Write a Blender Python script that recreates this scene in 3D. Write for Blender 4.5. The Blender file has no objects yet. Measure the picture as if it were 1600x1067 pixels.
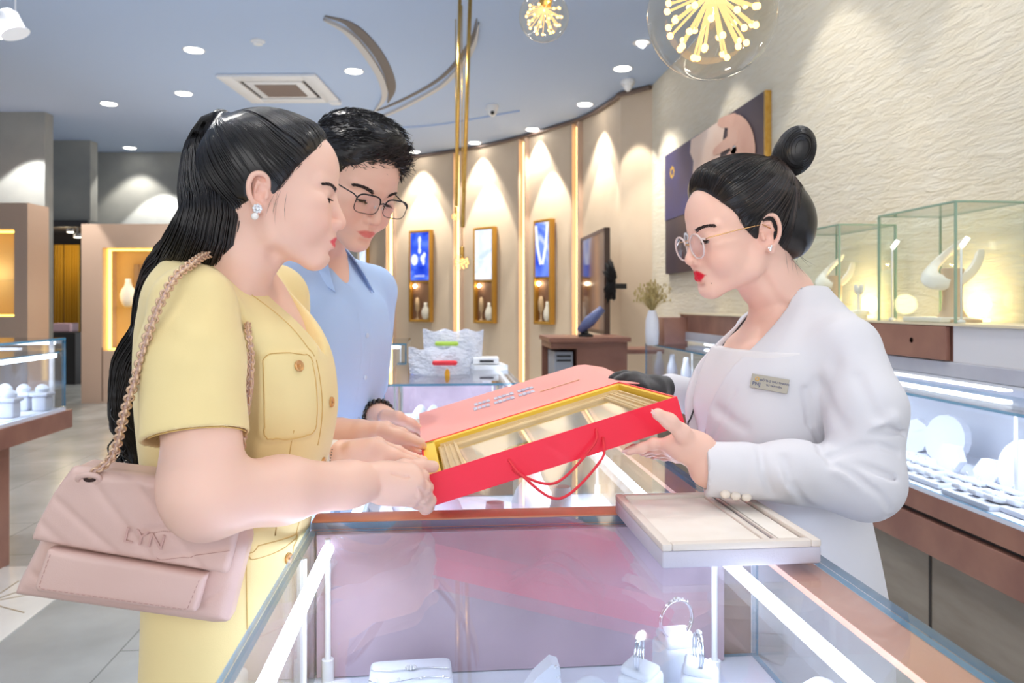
import bpy, math, random
import numpy as np
from mathutils import Vector, Matrix

# ------------------------------------------------------------------ camera
F_PX, CX, HZ, CAM_H = 1200.0, 800.0, 475.0, 1.30
YAW = math.radians(5.24)
FW = np.array([math.sin(YAW), math.cos(YAW), 0.0])
RT = np.array([math.cos(YAW), -math.sin(YAW), 0.0])
UP = np.array([0, 0, 1.0])
S = bpy.context.scene
COL = S.collection
cam_d = bpy.data.cameras.new('camera')
cam_d.sensor_width = 36.0
cam_d.lens = 36.0 * F_PX / 1600.0
cam_d.shift_y = -(533.5 - HZ) / 1600.0
cam_d.clip_start = 0.02
cam_d.dof.use_dof = True
cam_d.dof.focus_distance = 1.15
cam_d.dof.aperture_fstop = 7.5
cam = bpy.data.objects.new('camera', cam_d)
COL.objects.link(cam)
cam.location = (0, 0, CAM_H)
cam.rotation_euler = (math.radians(90), 0, -YAW)
S.camera = cam

# ------------------------------------------------------------------ view / world
S.view_settings.view_transform = 'Standard'
S.view_settings.look = 'None'
S.view_settings.gamma = 1.0
S.view_settings.use_curve_mapping = False
S.view_settings.exposure = 0.38
S.cycles.use_denoising = True
S.cycles.max_bounces = 10
S.cycles.diffuse_bounces = 3
S.cycles.glossy_bounces = 4
S.cycles.transmission_bounces = 6
S.cycles.transparent_max_bounces = 24
S.cycles.caustics_reflective = False
S.cycles.caustics_refractive = False
S.cycles.sample_clamp_indirect = 6.0
W = bpy.data.worlds.new('daylight')
S.world = W
W.use_nodes = True
W.node_tree.nodes['Background'].inputs[0].default_value = (0.93, 0.96, 1.0, 1)
W.node_tree.nodes['Background'].inputs[1].default_value = .62


def add_light(name, typ, loc, energy, color=(1, 1, 1), aim=None, **kw):
    d = bpy.data.lights.new(name, typ)
    d.energy = energy
    d.color = color
    for k, v in kw.items():
        setattr(d, k, v)
    o = bpy.data.objects.new(name, d)
    COL.objects.link(o)
    o.location = loc
    if aim is not None:
        o.rotation_euler = (Vector(aim) - Vector(loc)).to_track_quat('-Z', 'Y').to_euler()
    return o


def C(u, v, d):
    """point seen at photo pixel (u, v) standing d metres along the viewing axis"""
    return RT * ((u - CX) / F_PX * d) + FW * d + UP * (CAM_H - (v - HZ) / F_PX * d)


def CI(u, v, Z):
    """point on the horizontal plane z = Z seen at (u, v)"""
    return C(u, v, (CAM_H - Z) * F_PX / (v - HZ))


def CXP(u, X):
    """plan Y on the plane x = X for column u"""
    a = math.atan((u - CX) / F_PX) + YAW
    return X / math.tan(a)


def FR(lat, dep):
    """horizontal direction given in camera lateral / depth components"""
    v = RT * lat + FW * dep
    return v / np.linalg.norm(v)


# big soft front fill added behind the viewer, no shop front is built there
add_light('front_fill_panel', 'AREA', (-0.6, -3.2, 2.6), 48, (1.0, 0.98, 0.96), aim=(0.1, 1.4, 1.2), shape='RECTANGLE', size=5.0, size_y=2.6)
# unseen ceiling downlights over the counters; the hall spots are added fill without fixtures
for lx, ly, lp in ((-.55, .35, 14), (.75, .3, 14), (.1, 1.75, 22), (-1.5, 1.2, 40), (1.35, 1.6, 30), (-.9, 3.2, 70), (1.1, 4.0, 60), (-2.4, 4.6, 90), (-2.6, 7.4, 90), (-.4, 6.0, 90), (-.6, 8.8, 80), (.9, 8.2, 60)):
    add_light('downlight_fill', 'SPOT', (lx, ly, 3.70), lp, (1.0, 0.96, 0.90), aim=(lx, ly, 0), spot_size=math.radians(125), spot_blend=.8, shadow_soft_size=.09)


# added fill without fittings: a strip towards the stone wall and unseen upward panels
add_light('stone_wall_fill', 'AREA', (1.45, 2.6, 3.70), 15, (1.0, .96, .88), aim=(2.35, 2.6, 1.7), shape='RECTANGLE', size=4.4, size_y=.12)
for cx_, cy_, ce_ in ((0.0, -1.0, 15), (-2.2, 4.2, 17), (-1.8, 9.2, 20)):
    add_light('upward_fill', 'AREA', (cx_, cy_, 2.0), ce_, (1.0, .97, .94), shape='RECTANGLE', size=4.0, size_y=4.0).rotation_euler = (math.pi, 0, 0)


# ------------------------------------------------------------------ materials
def lin(c):
    return tuple((x / 255 / 12.92) if x / 255 <= 0.04045 else ((x / 255 + 0.055) / 1.055) ** 2.4 for x in c) + (1.0,)


MATS = {}


def mat(name, col, rough=0.5, metal=0.0, var=None, vscale=8.0, bump=0.0, bscale=60.0, stretch=(1, 1, 1), spec=0.5,
        sss=0.0, coat=0.0, sheen=0.0, emis=None, estr=0.0, attr=False, alpha=1.0, detail=4.0, obj_co=True):
    """procedural surface: base colour with a noise variation and a noise bump"""
    if name in MATS:
        return MATS[name]
    m = bpy.data.materials.new(name)
    m.use_nodes = True
    nt = m.node_tree
    b = nt.nodes['Principled BSDF']
    b.inputs['Base Color'].default_value = lin(col)
    b.inputs['Roughness'].default_value = rough
    b.inputs['Metallic'].default_value = metal
    b.inputs['Specular IOR Level'].default_value = spec
    b.inputs['Coat Weight'].default_value = coat
    b.inputs['Sheen Weight'].default_value = sheen
    b.inputs['Alpha'].default_value = alpha
    if sss:
        b.inputs['Subsurface Weight'].default_value = sss
        b.inputs['Subsurface Radius'].default_value = (1.0, 0.35, 0.2)
        b.inputs['Subsurface Scale'].default_value = 0.008
    if emis is not None:
        b.inputs['Emission Color'].default_value = lin(emis)
        b.inputs['Emission Strength'].default_value = estr
    tc = nt.nodes.new('ShaderNodeTexCoord')
    mp = nt.nodes.new('ShaderNodeMapping')
    mp.inputs['Scale'].default_value = stretch
    nt.links.new(tc.outputs['Object'], mp.inputs['Vector'])
    src = None
    if attr:
        a = nt.nodes.new('ShaderNodeAttribute')
        a.attribute_name = 'tint'
        src = a.outputs['Color']
    if var is not None:
        n = nt.nodes.new('ShaderNodeTexNoise')
        n.inputs['Scale'].default_value = vscale
        n.inputs['Detail'].default_value = detail
        nt.links.new(mp.outputs[0], n.inputs['Vector'])
        r = nt.nodes.new('ShaderNodeValToRGB')
        r.color_ramp.elements[0].position = 0.33
        r.color_ramp.elements[1].position = 0.67
        r.color_ramp.elements[0].color = lin(col)
        r.color_ramp.elements[1].color = lin(var)
        nt.links.new(n.outputs['Fac'], r.inputs[0])
        if src is not None:
            mx = nt.nodes.new('ShaderNodeMix')
            mx.data_type = 'RGBA'
            mx.blend_type = 'MULTIPLY'
            mx.inputs[0].default_value = 1.0
            nt.links.new(src, mx.inputs[6])
            nt.links.new(r.outputs[0], mx.inputs[7])
            src = mx.outputs[2]
        else:
            src = r.outputs[0]
    if src is not None:
        nt.links.new(src, b.inputs['Base Color'])
    if bump:
        n2 = nt.nodes.new('ShaderNodeTexNoise')
        n2.inputs['Scale'].default_value = bscale
        n2.inputs['Detail'].default_value = 3
        nt.links.new(mp.outputs[0], n2.inputs['Vector'])
        bp = nt.nodes.new('ShaderNodeBump')
        bp.inputs['Strength'].default_value = bump
        bp.inputs['Distance'].default_value = 0.002
        nt.links.new(n2.outputs['Fac'], bp.inputs['Height'])
        nt.links.new(bp.outputs[0], b.inputs['Normal'])
    MATS[name] = m
    return m


def emit(name, col, strength):
    if name in MATS:
        return MATS[name]
    m = bpy.data.materials.new(name)
    m.use_nodes = True
    nt = m.node_tree
    nt.nodes.clear()
    o = nt.nodes.new('ShaderNodeOutputMaterial')
    e = nt.nodes.new('ShaderNodeEmission')
    e.inputs[0].default_value = lin(col)
    e.inputs[1].default_value = strength
    nt.links.new(e.outputs[0], o.inputs[0])
    MATS[name] = m
    return m


def glassmat(name, tint=(245, 252, 255), refl=1.0, ior=1.45, rough=0.0):
    """thin pane: clear with a Fresnel mirror coat"""
    if name in MATS:
        return MATS[name]
    m = bpy.data.materials.new(name)
    m.use_nodes = True
    nt = m.node_tree
    nt.nodes.clear()
    o = nt.nodes.new('ShaderNodeOutputMaterial')
    t = nt.nodes.new('ShaderNodeBsdfTransparent')
    t.inputs[0].default_value = lin(tint)
    g = nt.nodes.new('ShaderNodeBsdfGlossy')
    g.inputs['Roughness'].default_value = rough
    lw = nt.nodes.new('ShaderNodeLayerWeight')
    lw.inputs[0].default_value = 0.5
    pw = nt.nodes.new('ShaderNodeMath')
    pw.operation = 'POWER'
    pw.inputs[1].default_value = 5.0
    f0 = ((ior - 1) / (ior + 1)) ** 2
    mu = nt.nodes.new('ShaderNodeMath')
    mu.operation = 'MULTIPLY_ADD'
    mu.inputs[1].default_value = (1 - f0) * refl
    mu.inputs[2].default_value = f0 * refl
    mu.use_clamp = True
    mx = nt.nodes.new('ShaderNodeMixShader')
    nt.links.new(lw.outputs['Facing'], pw.inputs[0])
    nt.links.new(pw.outputs[0], mu.inputs[0])
    nt.links.new(mu.outputs[0], mx.inputs[0])
    nt.links.new(t.outputs[0], mx.inputs[1])
    nt.links.new(g.outputs[0], mx.inputs[2])
    nt.links.new(mx.outputs[0], o.inputs[0])
    MATS[name] = m
    return m


def nodes_of(m):
    nt = m.node_tree
    return nt, nt.nodes['Principled BSDF'], [n for n in nt.nodes if n.type == 'MAPPING'][0]


GLASS = glassmat('clear_glass', (253, 255, 254), .8)
EDGE = mat('glass_edge', (70, 160, 185), 0.15, alpha=0.8)
COPPER = mat('copper_laminate', (139, 96, 84), 0.32, var=(163, 118, 100), vscale=5, spec=0.5)
COPPER_HI = mat('copper_strip', (214, 138, 104), 0.35, 0.0, var=(224, 156, 124), vscale=6)
WHITE_SAT = mat('white_leatherette', (222, 226, 238), 0.6, bump=0.15, bscale=300)
LED = emit('led_white', (225, 235, 255), 9.0)
LED_W = emit('led_warm', (255, 214, 140), 3.2)
GOLD = mat('brushed_gold', (222, 170, 80), 0.25, 0.9, var=(236, 190, 104), vscale=30)
SILVER = mat('silver', (225, 228, 235), 0.12, 1.0)
DIAMOND = mat('diamond', (250, 252, 255), 0.05, 0.6, spec=1.0)
WHITE_PAINT = mat('white_plastic', (236, 237, 240), 0.4)


# ------------------------------------------------------------------ mesh builder
class MB:
    def __init__(s):
        s.v, s.f, s.m = [], [], []

    def add(s, vs, fs, mi=0):
        o = len(s.v)
        s.v += [tuple(map(float, q)) for q in vs]
        s.f += [tuple(i + o for i in f) for f in fs]
        s.m += [mi] * len(fs)

    def box(s, c, size, R=None, mi=0, bev=0.0):
        sx, sy, sz = [q / 2 for q in size]
        c = np.array(c, float)
        R = np.eye(3) if R is None else np.array(R)
        if bev <= 0:
            vs = [(x, y, z) for x in (-sx, sx) for y in (-sy, sy) for z in (-sz, sz)]
            fs = [(0, 1, 3, 2), (4, 6, 7, 5), (0, 4, 5, 1), (2, 3, 7, 6), (0, 2, 6, 4), (1, 5, 7, 3)]
            s.add([c + R @ np.array(q) for q in vs], fs, mi)
            return
        b = min(bev, sx * .95, sy * .95, sz * .95)
        # rounded rect rings stacked with bevelled top and bottom
        def ring(z, ins):
            r = []
            ex, ey = sx - ins, sy - ins
            rr = b
            for (qx, qy, a0) in ((1, 1, 0), (-1, 1, 90), (-1, -1, 180), (1, -1, 270)):
                for k in range(4):
                    a = math.radians(a0 + k * 30)
                    r.append((qx * (ex - rr) + rr * math.cos(a), qy * (ey - rr) + rr * math.sin(a), z))
            return r
        rings = [ring(-sz, b * .7), ring(-sz + b * .3, b * .2), ring(-sz + b, 0), ring(sz - b, 0), ring(sz - b * .3, b * .2), ring(sz, b * .7)]
        n = 16
        vs = [c + R @ np.array(q) for rg in rings for q in rg]
        fs = []
        for k in range(5):
            for i in range(n):
                j = (i + 1) % n
                fs.append((k * n + i, k * n + j, (k + 1) * n + j, (k + 1) * n + i))
        fs.append(tuple(reversed(range(n))))
        fs.append(tuple(5 * n + i for i in range(n)))
        s.add(vs, fs, mi)

    def tube(s, pts, r, n=8, mi=0, cap=True, closed=False):
        P = [np.array(p, float) for p in pts]
        m = len(P)
        rs = r if hasattr(r, '__len__') else [r] * m
        T = []
        for i in range(m):
            if closed:
                t = P[(i + 1) % m] - P[i - 1]
            else:
                t = P[min(i + 1, m - 1)] - P[max(i - 1, 0)]
            T.append(t / (np.linalg.norm(t) + 1e-12))
        a = np.array([0, 0, 1.0]) if abs(T[0][2]) < 0.9 else np.array([1.0, 0, 0])
        N = a - T[0] * (a @ T[0])
        N /= np.linalg.norm(N)
        vs = []
        for i in range(m):
            N = N - T[i] * (N @ T[i])
            N /= (np.linalg.norm(N) + 1e-12)
            B = np.cross(T[i], N)
            for k in range(n):
                q = 2 * math.pi * k / n
                vs.append(P[i] + rs[i] * (math.cos(q) * N + math.sin(q) * B))
        fs = []
        for i in range(m if closed else m - 1):
            for k in range(n):
                a0, a1 = i * n + k, i * n + (k + 1) % n
                b0, b1 = ((i + 1) % m) * n + k, ((i + 1) % m) * n + (k + 1) % n
                fs.append((a0, a1, b1, b0))
        if cap and not closed:
            fs.append(tuple(reversed(range(n))))
            fs.append(tuple((m - 1) * n + k for k in range(n)))
        s.add(vs, fs, mi)

    def lathe(s, prof, c=(0, 0, 0), n=24, R=None, mi=0):
        """prof: list of (radius, height)"""
        c = np.array(c, float)
        R = np.eye(3) if R is None else np.array(R)
        vs = []
        for r, z in prof:
            for k in range(n):
                q = 2 * math.pi * k / n
                vs.append(c + R @ np.array([r * math.cos(q), r * math.sin(q), z]))
        fs = []
        for i in range(len(prof) - 1):
            for k in range(n):
                fs.append((i * n + k, i * n + (k + 1) % n, (i + 1) * n + (k + 1) % n, (i + 1) * n + k))
        fs.append(tuple(reversed(range(n))))
        fs.append(tuple((len(prof) - 1) * n + k for k in range(n)))
        s.add(vs, fs, mi)

    def ball(s, c, r, n=12, m=8, R=None, mi=0):
        r = (r, r, r) if not hasattr(r, '__len__') else r
        R = np.eye(3) if R is None else np.array(R)
        vs = []
        for i in range(m + 1):
            t = math.pi * i / m
            for k in range(n):
                q = 2 * math.pi * k / n
                vs.append(np.array(c) + R @ np.array([r[0] * math.sin(t) * math.cos(q), r[1] * math.sin(t) * math.sin(q), r[2] * math.cos(t)]))
        fs = []
        for i in range(m):
            for k in range(n):
                fs.append((i * n + k, (i + 1) * n + k, (i + 1) * n + (k + 1) % n, i * n + (k + 1) % n))
        s.add(vs, fs, mi)

    def prism(s, poly, h, O, A, B, mi=0):
        """polygon in the plane O + a A + b B, extruded by vector h"""
        O, A, B, h = [np.array(q, float) for q in (O, A, B, h)]
        n = len(poly)
        v0 = [O + A * p[0] + B * p[1] for p in poly]
        v1 = [q + h for q in v0]
        fs = [tuple(range(n)), tuple(reversed(range(n, 2 * n)))]
        for i in range(n):
            j = (i + 1) % n
            fs.append((i, n + i, n + j, j))
        s.add(v0 + v1, fs, mi)

    def build(s, name, ms, parent=None, smooth=False, loc=None, auto=None):
        me = bpy.data.meshes.new(name)
        vs = np.array(s.v) if s.v else np.zeros((0, 3))
        off = np.zeros(3) if loc is None else np.array(loc, float)
        me.from_pydata([tuple(q) for q in (vs - off)], [], s.f)
        for m in (ms if isinstance(ms, (list, tuple)) else [ms]):
            me.materials.append(m)
        me.polygons.foreach_set('material_index', s.m)
        me.validate()
        import bmesh
        bm = bmesh.new()
        bm.from_mesh(me)
        bmesh.ops.recalc_face_normals(bm, faces=bm.faces)
        bm.to_mesh(me)
        bm.free()
        if smooth:
            me.polygons.foreach_set('use_smooth', [True] * len(me.polygons))
            if auto is not None:
                me.set_sharp_from_angle(angle=math.radians(auto))
        o = bpy.data.objects.new(name, me)
        COL.objects.link(o)
        o.location = off
        if parent is not None:
            put(o, parent)
        return o


def put(o, parent):
    """parent keeping the world position (parents only ever carry a location)"""
    o.parent = parent
    pl = Vector((0, 0, 0))
    p = parent
    while p is not None:
        pl += Vector(p.location)
        p = p.parent
    o.location = Vector(o.location) - pl


def tag(o, label=None, cat=None, group=None, kind=None):
    if label:
        o['label'] = label
    if cat:
        o['category'] = cat
    if group:
        o['group'] = group
    if kind:
        o['kind'] = kind
    return o


def thing(name, label, cat, loc=(0, 0, 0), group=None):
    o = bpy.data.objects.new(name, None)
    COL.objects.link(o)
    o.empty_display_size = 0.05
    o.location = tuple(float(q) for q in loc)
    return tag(o, label, cat, group)


def struct(o):
    o['kind'] = 'structure'
    return o


def one(name, m, fn, parent=None, smooth=False, auto=None):
    b = MB()
    fn(b)
    return b.build(name, m, parent, smooth, auto=auto)


def text(name, body, loc, ex, ey, size, m, parent, extrude=0.0006, align='CENTER'):
    """lettering lying in the plane spanned by ex (reading direction) and ey (up)"""
    c = bpy.data.curves.new(name, 'FONT')
    c.body = body
    c.size = size
    c.extrude = extrude
    c.align_x = align
    c.align_y = 'CENTER'
    c.materials.append(m)
    tmp = bpy.data.objects.new(name, c)
    COL.objects.link(tmp)
    me = bpy.data.meshes.new_from_object(tmp.evaluated_get(bpy.context.evaluated_depsgraph_get()))
    me.name = name
    bpy.data.objects.remove(tmp)
    bpy.data.curves.remove(c)
    o = bpy.data.objects.new(name, me)
    COL.objects.link(o)
    ex, ey = Vector(ex).normalized(), Vector(ey).normalized()
    ez = ex.cross(ey)
    M = Matrix((ex, ey, ez)).transposed()
    o.rotation_euler = M.to_euler()
    o.location = Vector(tuple(float(q) for q in loc))
    if parent is not None:
        put(o, parent)
    return o


def rotz(a):
    c, s = math.cos(a), math.sin(a)
    return np.array([[c, -s, 0], [s, c, 0], [0, 0, 1.0]])


def spline(P, n):
    """Catmull-Rom through the points, n samples per span"""
    P = np.array(P, float)
    Q = np.vstack([2 * P[0] - P[1], P, 2 * P[-1] - P[-2]])
    out = []
    for i in range(1, len(Q) - 2):
        for k in range(n):
            t = k / n
            a, b, c, d = Q[i - 1], Q[i], Q[i + 1], Q[i + 2]
            out.append(0.5 * ((2 * b) + (-a + c) * t + (2 * a - 5 * b + 4 * c - d) * t * t + (-a + 3 * b - 3 * c + d) * t ** 3))
    out.append(P[-1])
    return np.array(out)


def interp(x, xs, ys):
    return np.interp(x, xs, ys)
# ================================================================== SETTING
CEIL = 3.75
WX = 2.35          # stone wall
CEIL_M = mat('ceiling_paint', (184, 204, 236), 0.8)
WALL_BEIGE = mat('beige_wall_panel', (226, 206, 182), 0.6, var=(220, 199, 174), vscale=2)
CONCRETE = mat('grey_concrete', (150, 153, 152), 0.75, var=(172, 174, 170), vscale=1.6, bump=0.1, bscale=20)
BEIGE_CAB = mat('beige_cabinet', (206, 178, 158), 0.5)

# floor: large grey tiles
def floor_mat():
    m = mat('grey_floor_tiles', (150, 152, 150), 0.22, var=(172, 174, 172), vscale=2.2)
    nt, b, mp = nodes_of(m)
    br = nt.nodes.new('ShaderNodeTexBrick')
    br.offset = 0.5
    br.inputs['Scale'].default_value = 1.0
    br.inputs['Brick Width'].default_value = 1.2
    br.inputs['Row Height'].default_value = 0.6
    br.inputs['Mortar Size'].default_value = 0.003
    br.inputs['Color1'].default_value = (1, 1, 1, 1)
    br.inputs['Color2'].default_value = (0.93, 0.93, 0.93, 1)
    br.inputs['Mortar'].default_value = (0.45, 0.45, 0.45, 1)
    rr = nt.nodes.new('ShaderNodeVectorRotate')
    rr.rotation_type = 'Z_AXIS'
    rr.inputs['Angle'].default_value = math.pi / 2
    nt.links.new(mp.outputs[0], rr.inputs['Vector'])
    nt.links.new(rr.outputs[0], br.inputs['Vector'])
    src = b.inputs['Base Color'].links[0].from_socket
    mx = nt.nodes.new('ShaderNodeMix')
    mx.data_type = 'RGBA'
    mx.blend_type = 'MULTIPLY'
    mx.inputs[0].default_value = 1
    nt.links.new(src, mx.inputs[6])
    nt.links.new(br.outputs[0], mx.inputs[7])
    nt.links.new(mx.outputs[2], b.inputs['Base Color'])
    return m


struct(one('floor', floor_mat(), lambda b: b.box((-1.5, 6.0, -0.05), (14, 18, 0.1))))
struct(one('ceiling', CEIL_M, lambda b: b.box((-1.5, 6.5, CEIL + 0.05), (14, 17, 0.1))))


def hexfloor(b):
    X0, X1, Y0, Y1 = -5.0, -1.69, 1.2, 4.0
    b.box(((X0 + X1) / 2, (Y0 + Y1) / 2, 0.002), (X1 - X0, Y1 - Y0, 0.004))
    R = 0.30
    dx, dy = R * 1.5, R * math.sqrt(3)
    for i in range(9):
        for j in range(7):
            cx, cy = X1 - 0.28 - i * dx, Y0 + 0.25 + j * dy + (dy / 2 if i % 2 else 0)
            for k in range(12):
                a = k * math.pi / 6
                r = R if k % 2 == 0 else R * 0.866
                p, q = (cx, cy), (cx + r * math.cos(a), cy + r * math.sin(a))
                if min(p[0], q[0]) < X0 or max(p[0], q[0]) > X1 or max(p[1], q[1]) > Y1 or min(p[1], q[1]) < Y0:
                    continue
                L = math.hypot(q[0] - p[0], q[1] - p[1])
                b.box(((p[0] + q[0]) / 2, (p[1] + q[1]) / 2, 0.0045), (L, 0.005, 0.002), rotz(math.atan2(q[1] - p[1], q[0] - p[0])), 1)


struct(one('floor_marble_inlay', [mat('white_marble', (232, 230, 224), 0.15, var=(214, 212, 206), vscale=3), mat('brass_inlay', (168, 148, 110), 0.35, 0.5)], hexfloor))

# stone wall on the right
def stone_mat():
    m = mat('split_stone', (236, 226, 204), 0.85, var=(240, 232, 214), vscale=1.0, stretch=(1, 5.0, 20))
    nt, b, mp = nodes_of(m)
    tc = mp.inputs['Vector'].links[0].from_socket
    # uneven thin courses: noise stretched along the wall plus a warped brick grid
    mp2 = nt.nodes.new('ShaderNodeMapping')
    mp2.inputs['Scale'].default_value = (1, 7.0, 36)
    nt.links.new(tc, mp2.inputs['Vector'])
    n1 = nt.nodes.new('ShaderNodeTexNoise')
    n1.inputs['Scale'].default_value = 1.0
    n1.inputs['Detail'].default_value = 6
    n1.inputs['Roughness'].default_value = 0.62
    n1.inputs['Distortion'].default_value = 0.6
    nt.links.new(mp2.outputs[0], n1.inputs['Vector'])
    mp3 = nt.nodes.new('ShaderNodeMapping')
    mp3.inputs['Scale'].default_value = (1, 4.6, 24)
    nt.links.new(tc, mp3.inputs['Vector'])
    v = nt.nodes.new('ShaderNodeTexVoronoi')
    v.feature = 'F1'
    v.inputs['Scale'].default_value = 1.0
    nt.links.new(mp3.outputs[0], v.inputs['Vector'])
    sc = nt.nodes.new('ShaderNodeSeparateColor')
    nt.links.new(v.outputs['Color'], sc.inputs[0])
    ad = nt.nodes.new('ShaderNodeMath')
    ad.operation = 'MULTIPLY_ADD'
    ad.inputs[1].default_value = 0.55
    nt.links.new(sc.outputs[0], ad.inputs[0])
    nt.links.new(n1.outputs['Fac'], ad.inputs[2])
    bp = nt.nodes.new('ShaderNodeBump')
    bp.inputs['Strength'].default_value = 1.0
    bp.inputs['Distance'].default_value = 0.018
    nt.links.new(ad.outputs[0], bp.inputs['Height'])
    nt.links.new(bp.outputs[0], b.inputs['Normal'])
    return m


struct(one('wall_right', stone_mat(), lambda b: b.box((WX + 0.1, 4.2, CEIL / 2), (0.2, 8.5, CEIL))))

# curved wall of beige panels with glowing slots
ARC = [(2.35, 8.42), (2.07, 8.75), (2.06, 8.95), (1.96, 9.5), (1.81, 10.0), (1.57, 10.42), (1.2, 11.04), (0.68, 11.72), (0.1, 12.28), (-0.53, 12.78), (-1.3, 13.2), (-2.2, 13.4)]
arc = spline(ARC[1:], 12)


def arc_at(u):
    """point of the curved wall seen in column u, with its tangent and inward normal"""
    best = None
    for i in range(len(arc) - 1):
        for t in (0, .25, .5, .75):
            p = arc[i] * (1 - t) + arc[i + 1] * t
            l = p[0] * RT[0] + p[1] * RT[1]
            d = p[0] * FW[0] + p[1] * FW[1]
            e = abs(CX + F_PX * l / d - u)
            if best is None or e < best[0]:
                best = (e, p, arc[i + 1] - arc[i], d)
    t = best[2] / np.linalg.norm(best[2])
    n = np.array([t[1], -t[0]])
    if n @ (-best[1]) < 0:
        n = -n
    return best[1], t, n, best[3]


def curved(b):
    path = [np.array(ARC[0])] + list(arc)
    for p, q in zip(path[:-1], path[1:]):
        t = (q - p) / np.linalg.norm(q - p)
        n = np.array([-t[1], t[0]])
        if n @ p < 0:
            n = -n
        o = n * 0.15
        b.add([(p[0], p[1], 0), (q[0], q[1], 0), (q[0], q[1], CEIL), (p[0], p[1], CEIL),
               (p[0] + o[0], p[1] + o[1], 0), (q[0] + o[0], q[1] + o[1], 0), (q[0] + o[0], q[1] + o[1], CEIL), (p[0] + o[0], p[1] + o[1], CEIL)],
              [(0, 1, 2, 3), (5, 4, 7, 6), (3, 2, 6, 7), (0, 4, 5, 1)])


struct(one('wall_back_curved', WALL_BEIGE, curved))


def trimline(b):
    pts = [(p[0], p[1], CEIL - 0.03) for p in [np.array(ARC[0])] + list(arc)]
    b.tube([(x - 0.012 * x, y - 0.02, z) for x, y, z in pts], 0.028, 6)


struct(one('trim_1', mat('dark_trim', (122, 104, 96), 0.5), trimline))

for k, u in enumerate((612, 717, 820, 904)):
    p, t, n, d = arc_at(u)
    R = np.array([[t[0], n[0], 0], [t[1], n[1], 0], [0, 0, 1.0]])
    g = thing('light_slot', ['glowing vertical light slot just right of the man\'s glasses', 'glowing vertical light slot behind the small hanging bulbs',
                             'glowing vertical light slot between the white screen and the blue necklace screen', 'glowing vertical light slot left of the dark landscape display'][k],
              'wall light', (p[0], p[1], 0), 'vertical light slots in the curved wall')
    one('glow_strip', LED_W, lambda b: b.box((p[0] + n[0] * .01, p[1] + n[1] * .01, CEIL / 2 - .05), (0.05, 0.02, CEIL - .12), R), g)
    for s in (-1, 1):
        q = p + t * s * 0.075
        one('channel_side', BEIGE_CAB, lambda b: b.box((q[0] + n[0] * .03, q[1] + n[1] * .03, CEIL / 2 - .03), (0.03, 0.07, CEIL - .07), R), g)

# back wall of the hall on the left, doorway and pillars
d_back = 12.5
def wall_left_back(b):
    a, c = C(141, 475, d_back), C(560, 475, d_back)
    m_ = (a + c) / 2
    b.box((m_[0], m_[1], CEIL / 2), (np.linalg.norm(c - a), .2, CEIL), rotz(-YAW))


struct(one('wall_back', CONCRETE, wall_left_back))
# stretch above the doorway
p = C(108, 475, 11.6)
struct(one('wall_over_doorway', CONCRETE, lambda b: b.box((p[0], p[1], 3.15), (0.75, .2, 1.2), rotz(-YAW))))
struct(one('trim_2', mat('door_head_dark', (70, 68, 72), 0.5), lambda b: b.box((p[0], p[1] - .12, 2.5), (0.7, .06, .10), rotz(-YAW))))
# grey pillar and the left side wall
p = C(40, 475, 9.9)
def pillar(b):
    a = C(70, 475, 9.8)
    q = a - RT * 1.6 + FW * 0.09
    b.box((q[0], q[1], CEIL / 2), (3.2, 0.18, CEIL), rotz(-YAW))


struct(one('wall_left_pillar', CONCRETE, pillar))
struct(one('wall_left', CONCRETE, lambda b: b.box((-7.4, 6.6, CEIL / 2), (.2, 6.0, CEIL))))
# closing wall behind the dark doorway
p = C(100, 475, 14.2)
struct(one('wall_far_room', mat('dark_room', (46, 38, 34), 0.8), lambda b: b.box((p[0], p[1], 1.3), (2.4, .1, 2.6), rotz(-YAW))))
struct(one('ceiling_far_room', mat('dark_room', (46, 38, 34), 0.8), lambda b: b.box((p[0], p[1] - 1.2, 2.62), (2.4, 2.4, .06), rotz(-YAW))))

# gold curtains and lamps of the dim room
for k, (u0, u1) in enumerate(((84, 98), (100, 112), (113, 124))):
    a, c = C(u0, 400, 13.6), C(u1, 400, 13.6)
    L = np.linalg.norm(c - a)
    def cur(b):
        pts = []
        for i in range(33):
            t = i / 32
            q = a + (c - a) * t + FW * 0.03 * math.sin(t * 6 * math.pi)
            pts.append(q)
        vs = []
        for q in pts:
            vs += [(q[0], q[1], 0.0), (q[0], q[1], 2.35), (q[0] + .02 * FW[0], q[1] + .02 * FW[1], 0.0), (q[0] + .02 * FW[0], q[1] + .02 * FW[1], 2.35)]
        fs = []
        for i in range(32):
            o = i * 4
            fs += [(o, o + 4, o + 5, o + 1), (o + 2, o + 3, o + 7, o + 6)]
        b.add(vs, fs)
    o = one('curtain', mat('mustard_velvet', (196, 150, 40), 0.6), cur, smooth=True)
    tag(o, ['mustard curtain at the doorway\'s left edge in the dim room', 'mustard curtain in the middle of the dim room doorway', 'mustard curtain at the doorway\'s right edge beside the beige cabinet'][k], 'curtain', 'mustard curtains in the dim room')
for k, (u, v) in enumerate(((110, 363), (121, 371))):
    q = C(u, v, 13.0)
    o = one('spot_lamp', [emit('lamp_face', (255, 240, 210), 14), WHITE_PAINT], lambda b: (b.lathe([(.0, 0), (.05, 0)], q, 16), b.lathe([(.055, 0.002), (.055, .06), (.02, .08)], q, 16, mi=1), b.tube([q + UP * .07, (q[0], q[1], 2.59)], .01, 6, mi=1)))
    tag(o, ['small bright ceiling lamp inside the dim doorway, higher one', 'small bright ceiling lamp inside the dim doorway, lower one'][k], 'ceiling lamp')
q = C(105, 430, 13.0)
add_light('doorway_lamp', 'POINT', (q[0], q[1], 2.2), 14, (1, .8, .5), shadow_soft_size=.1)

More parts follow.
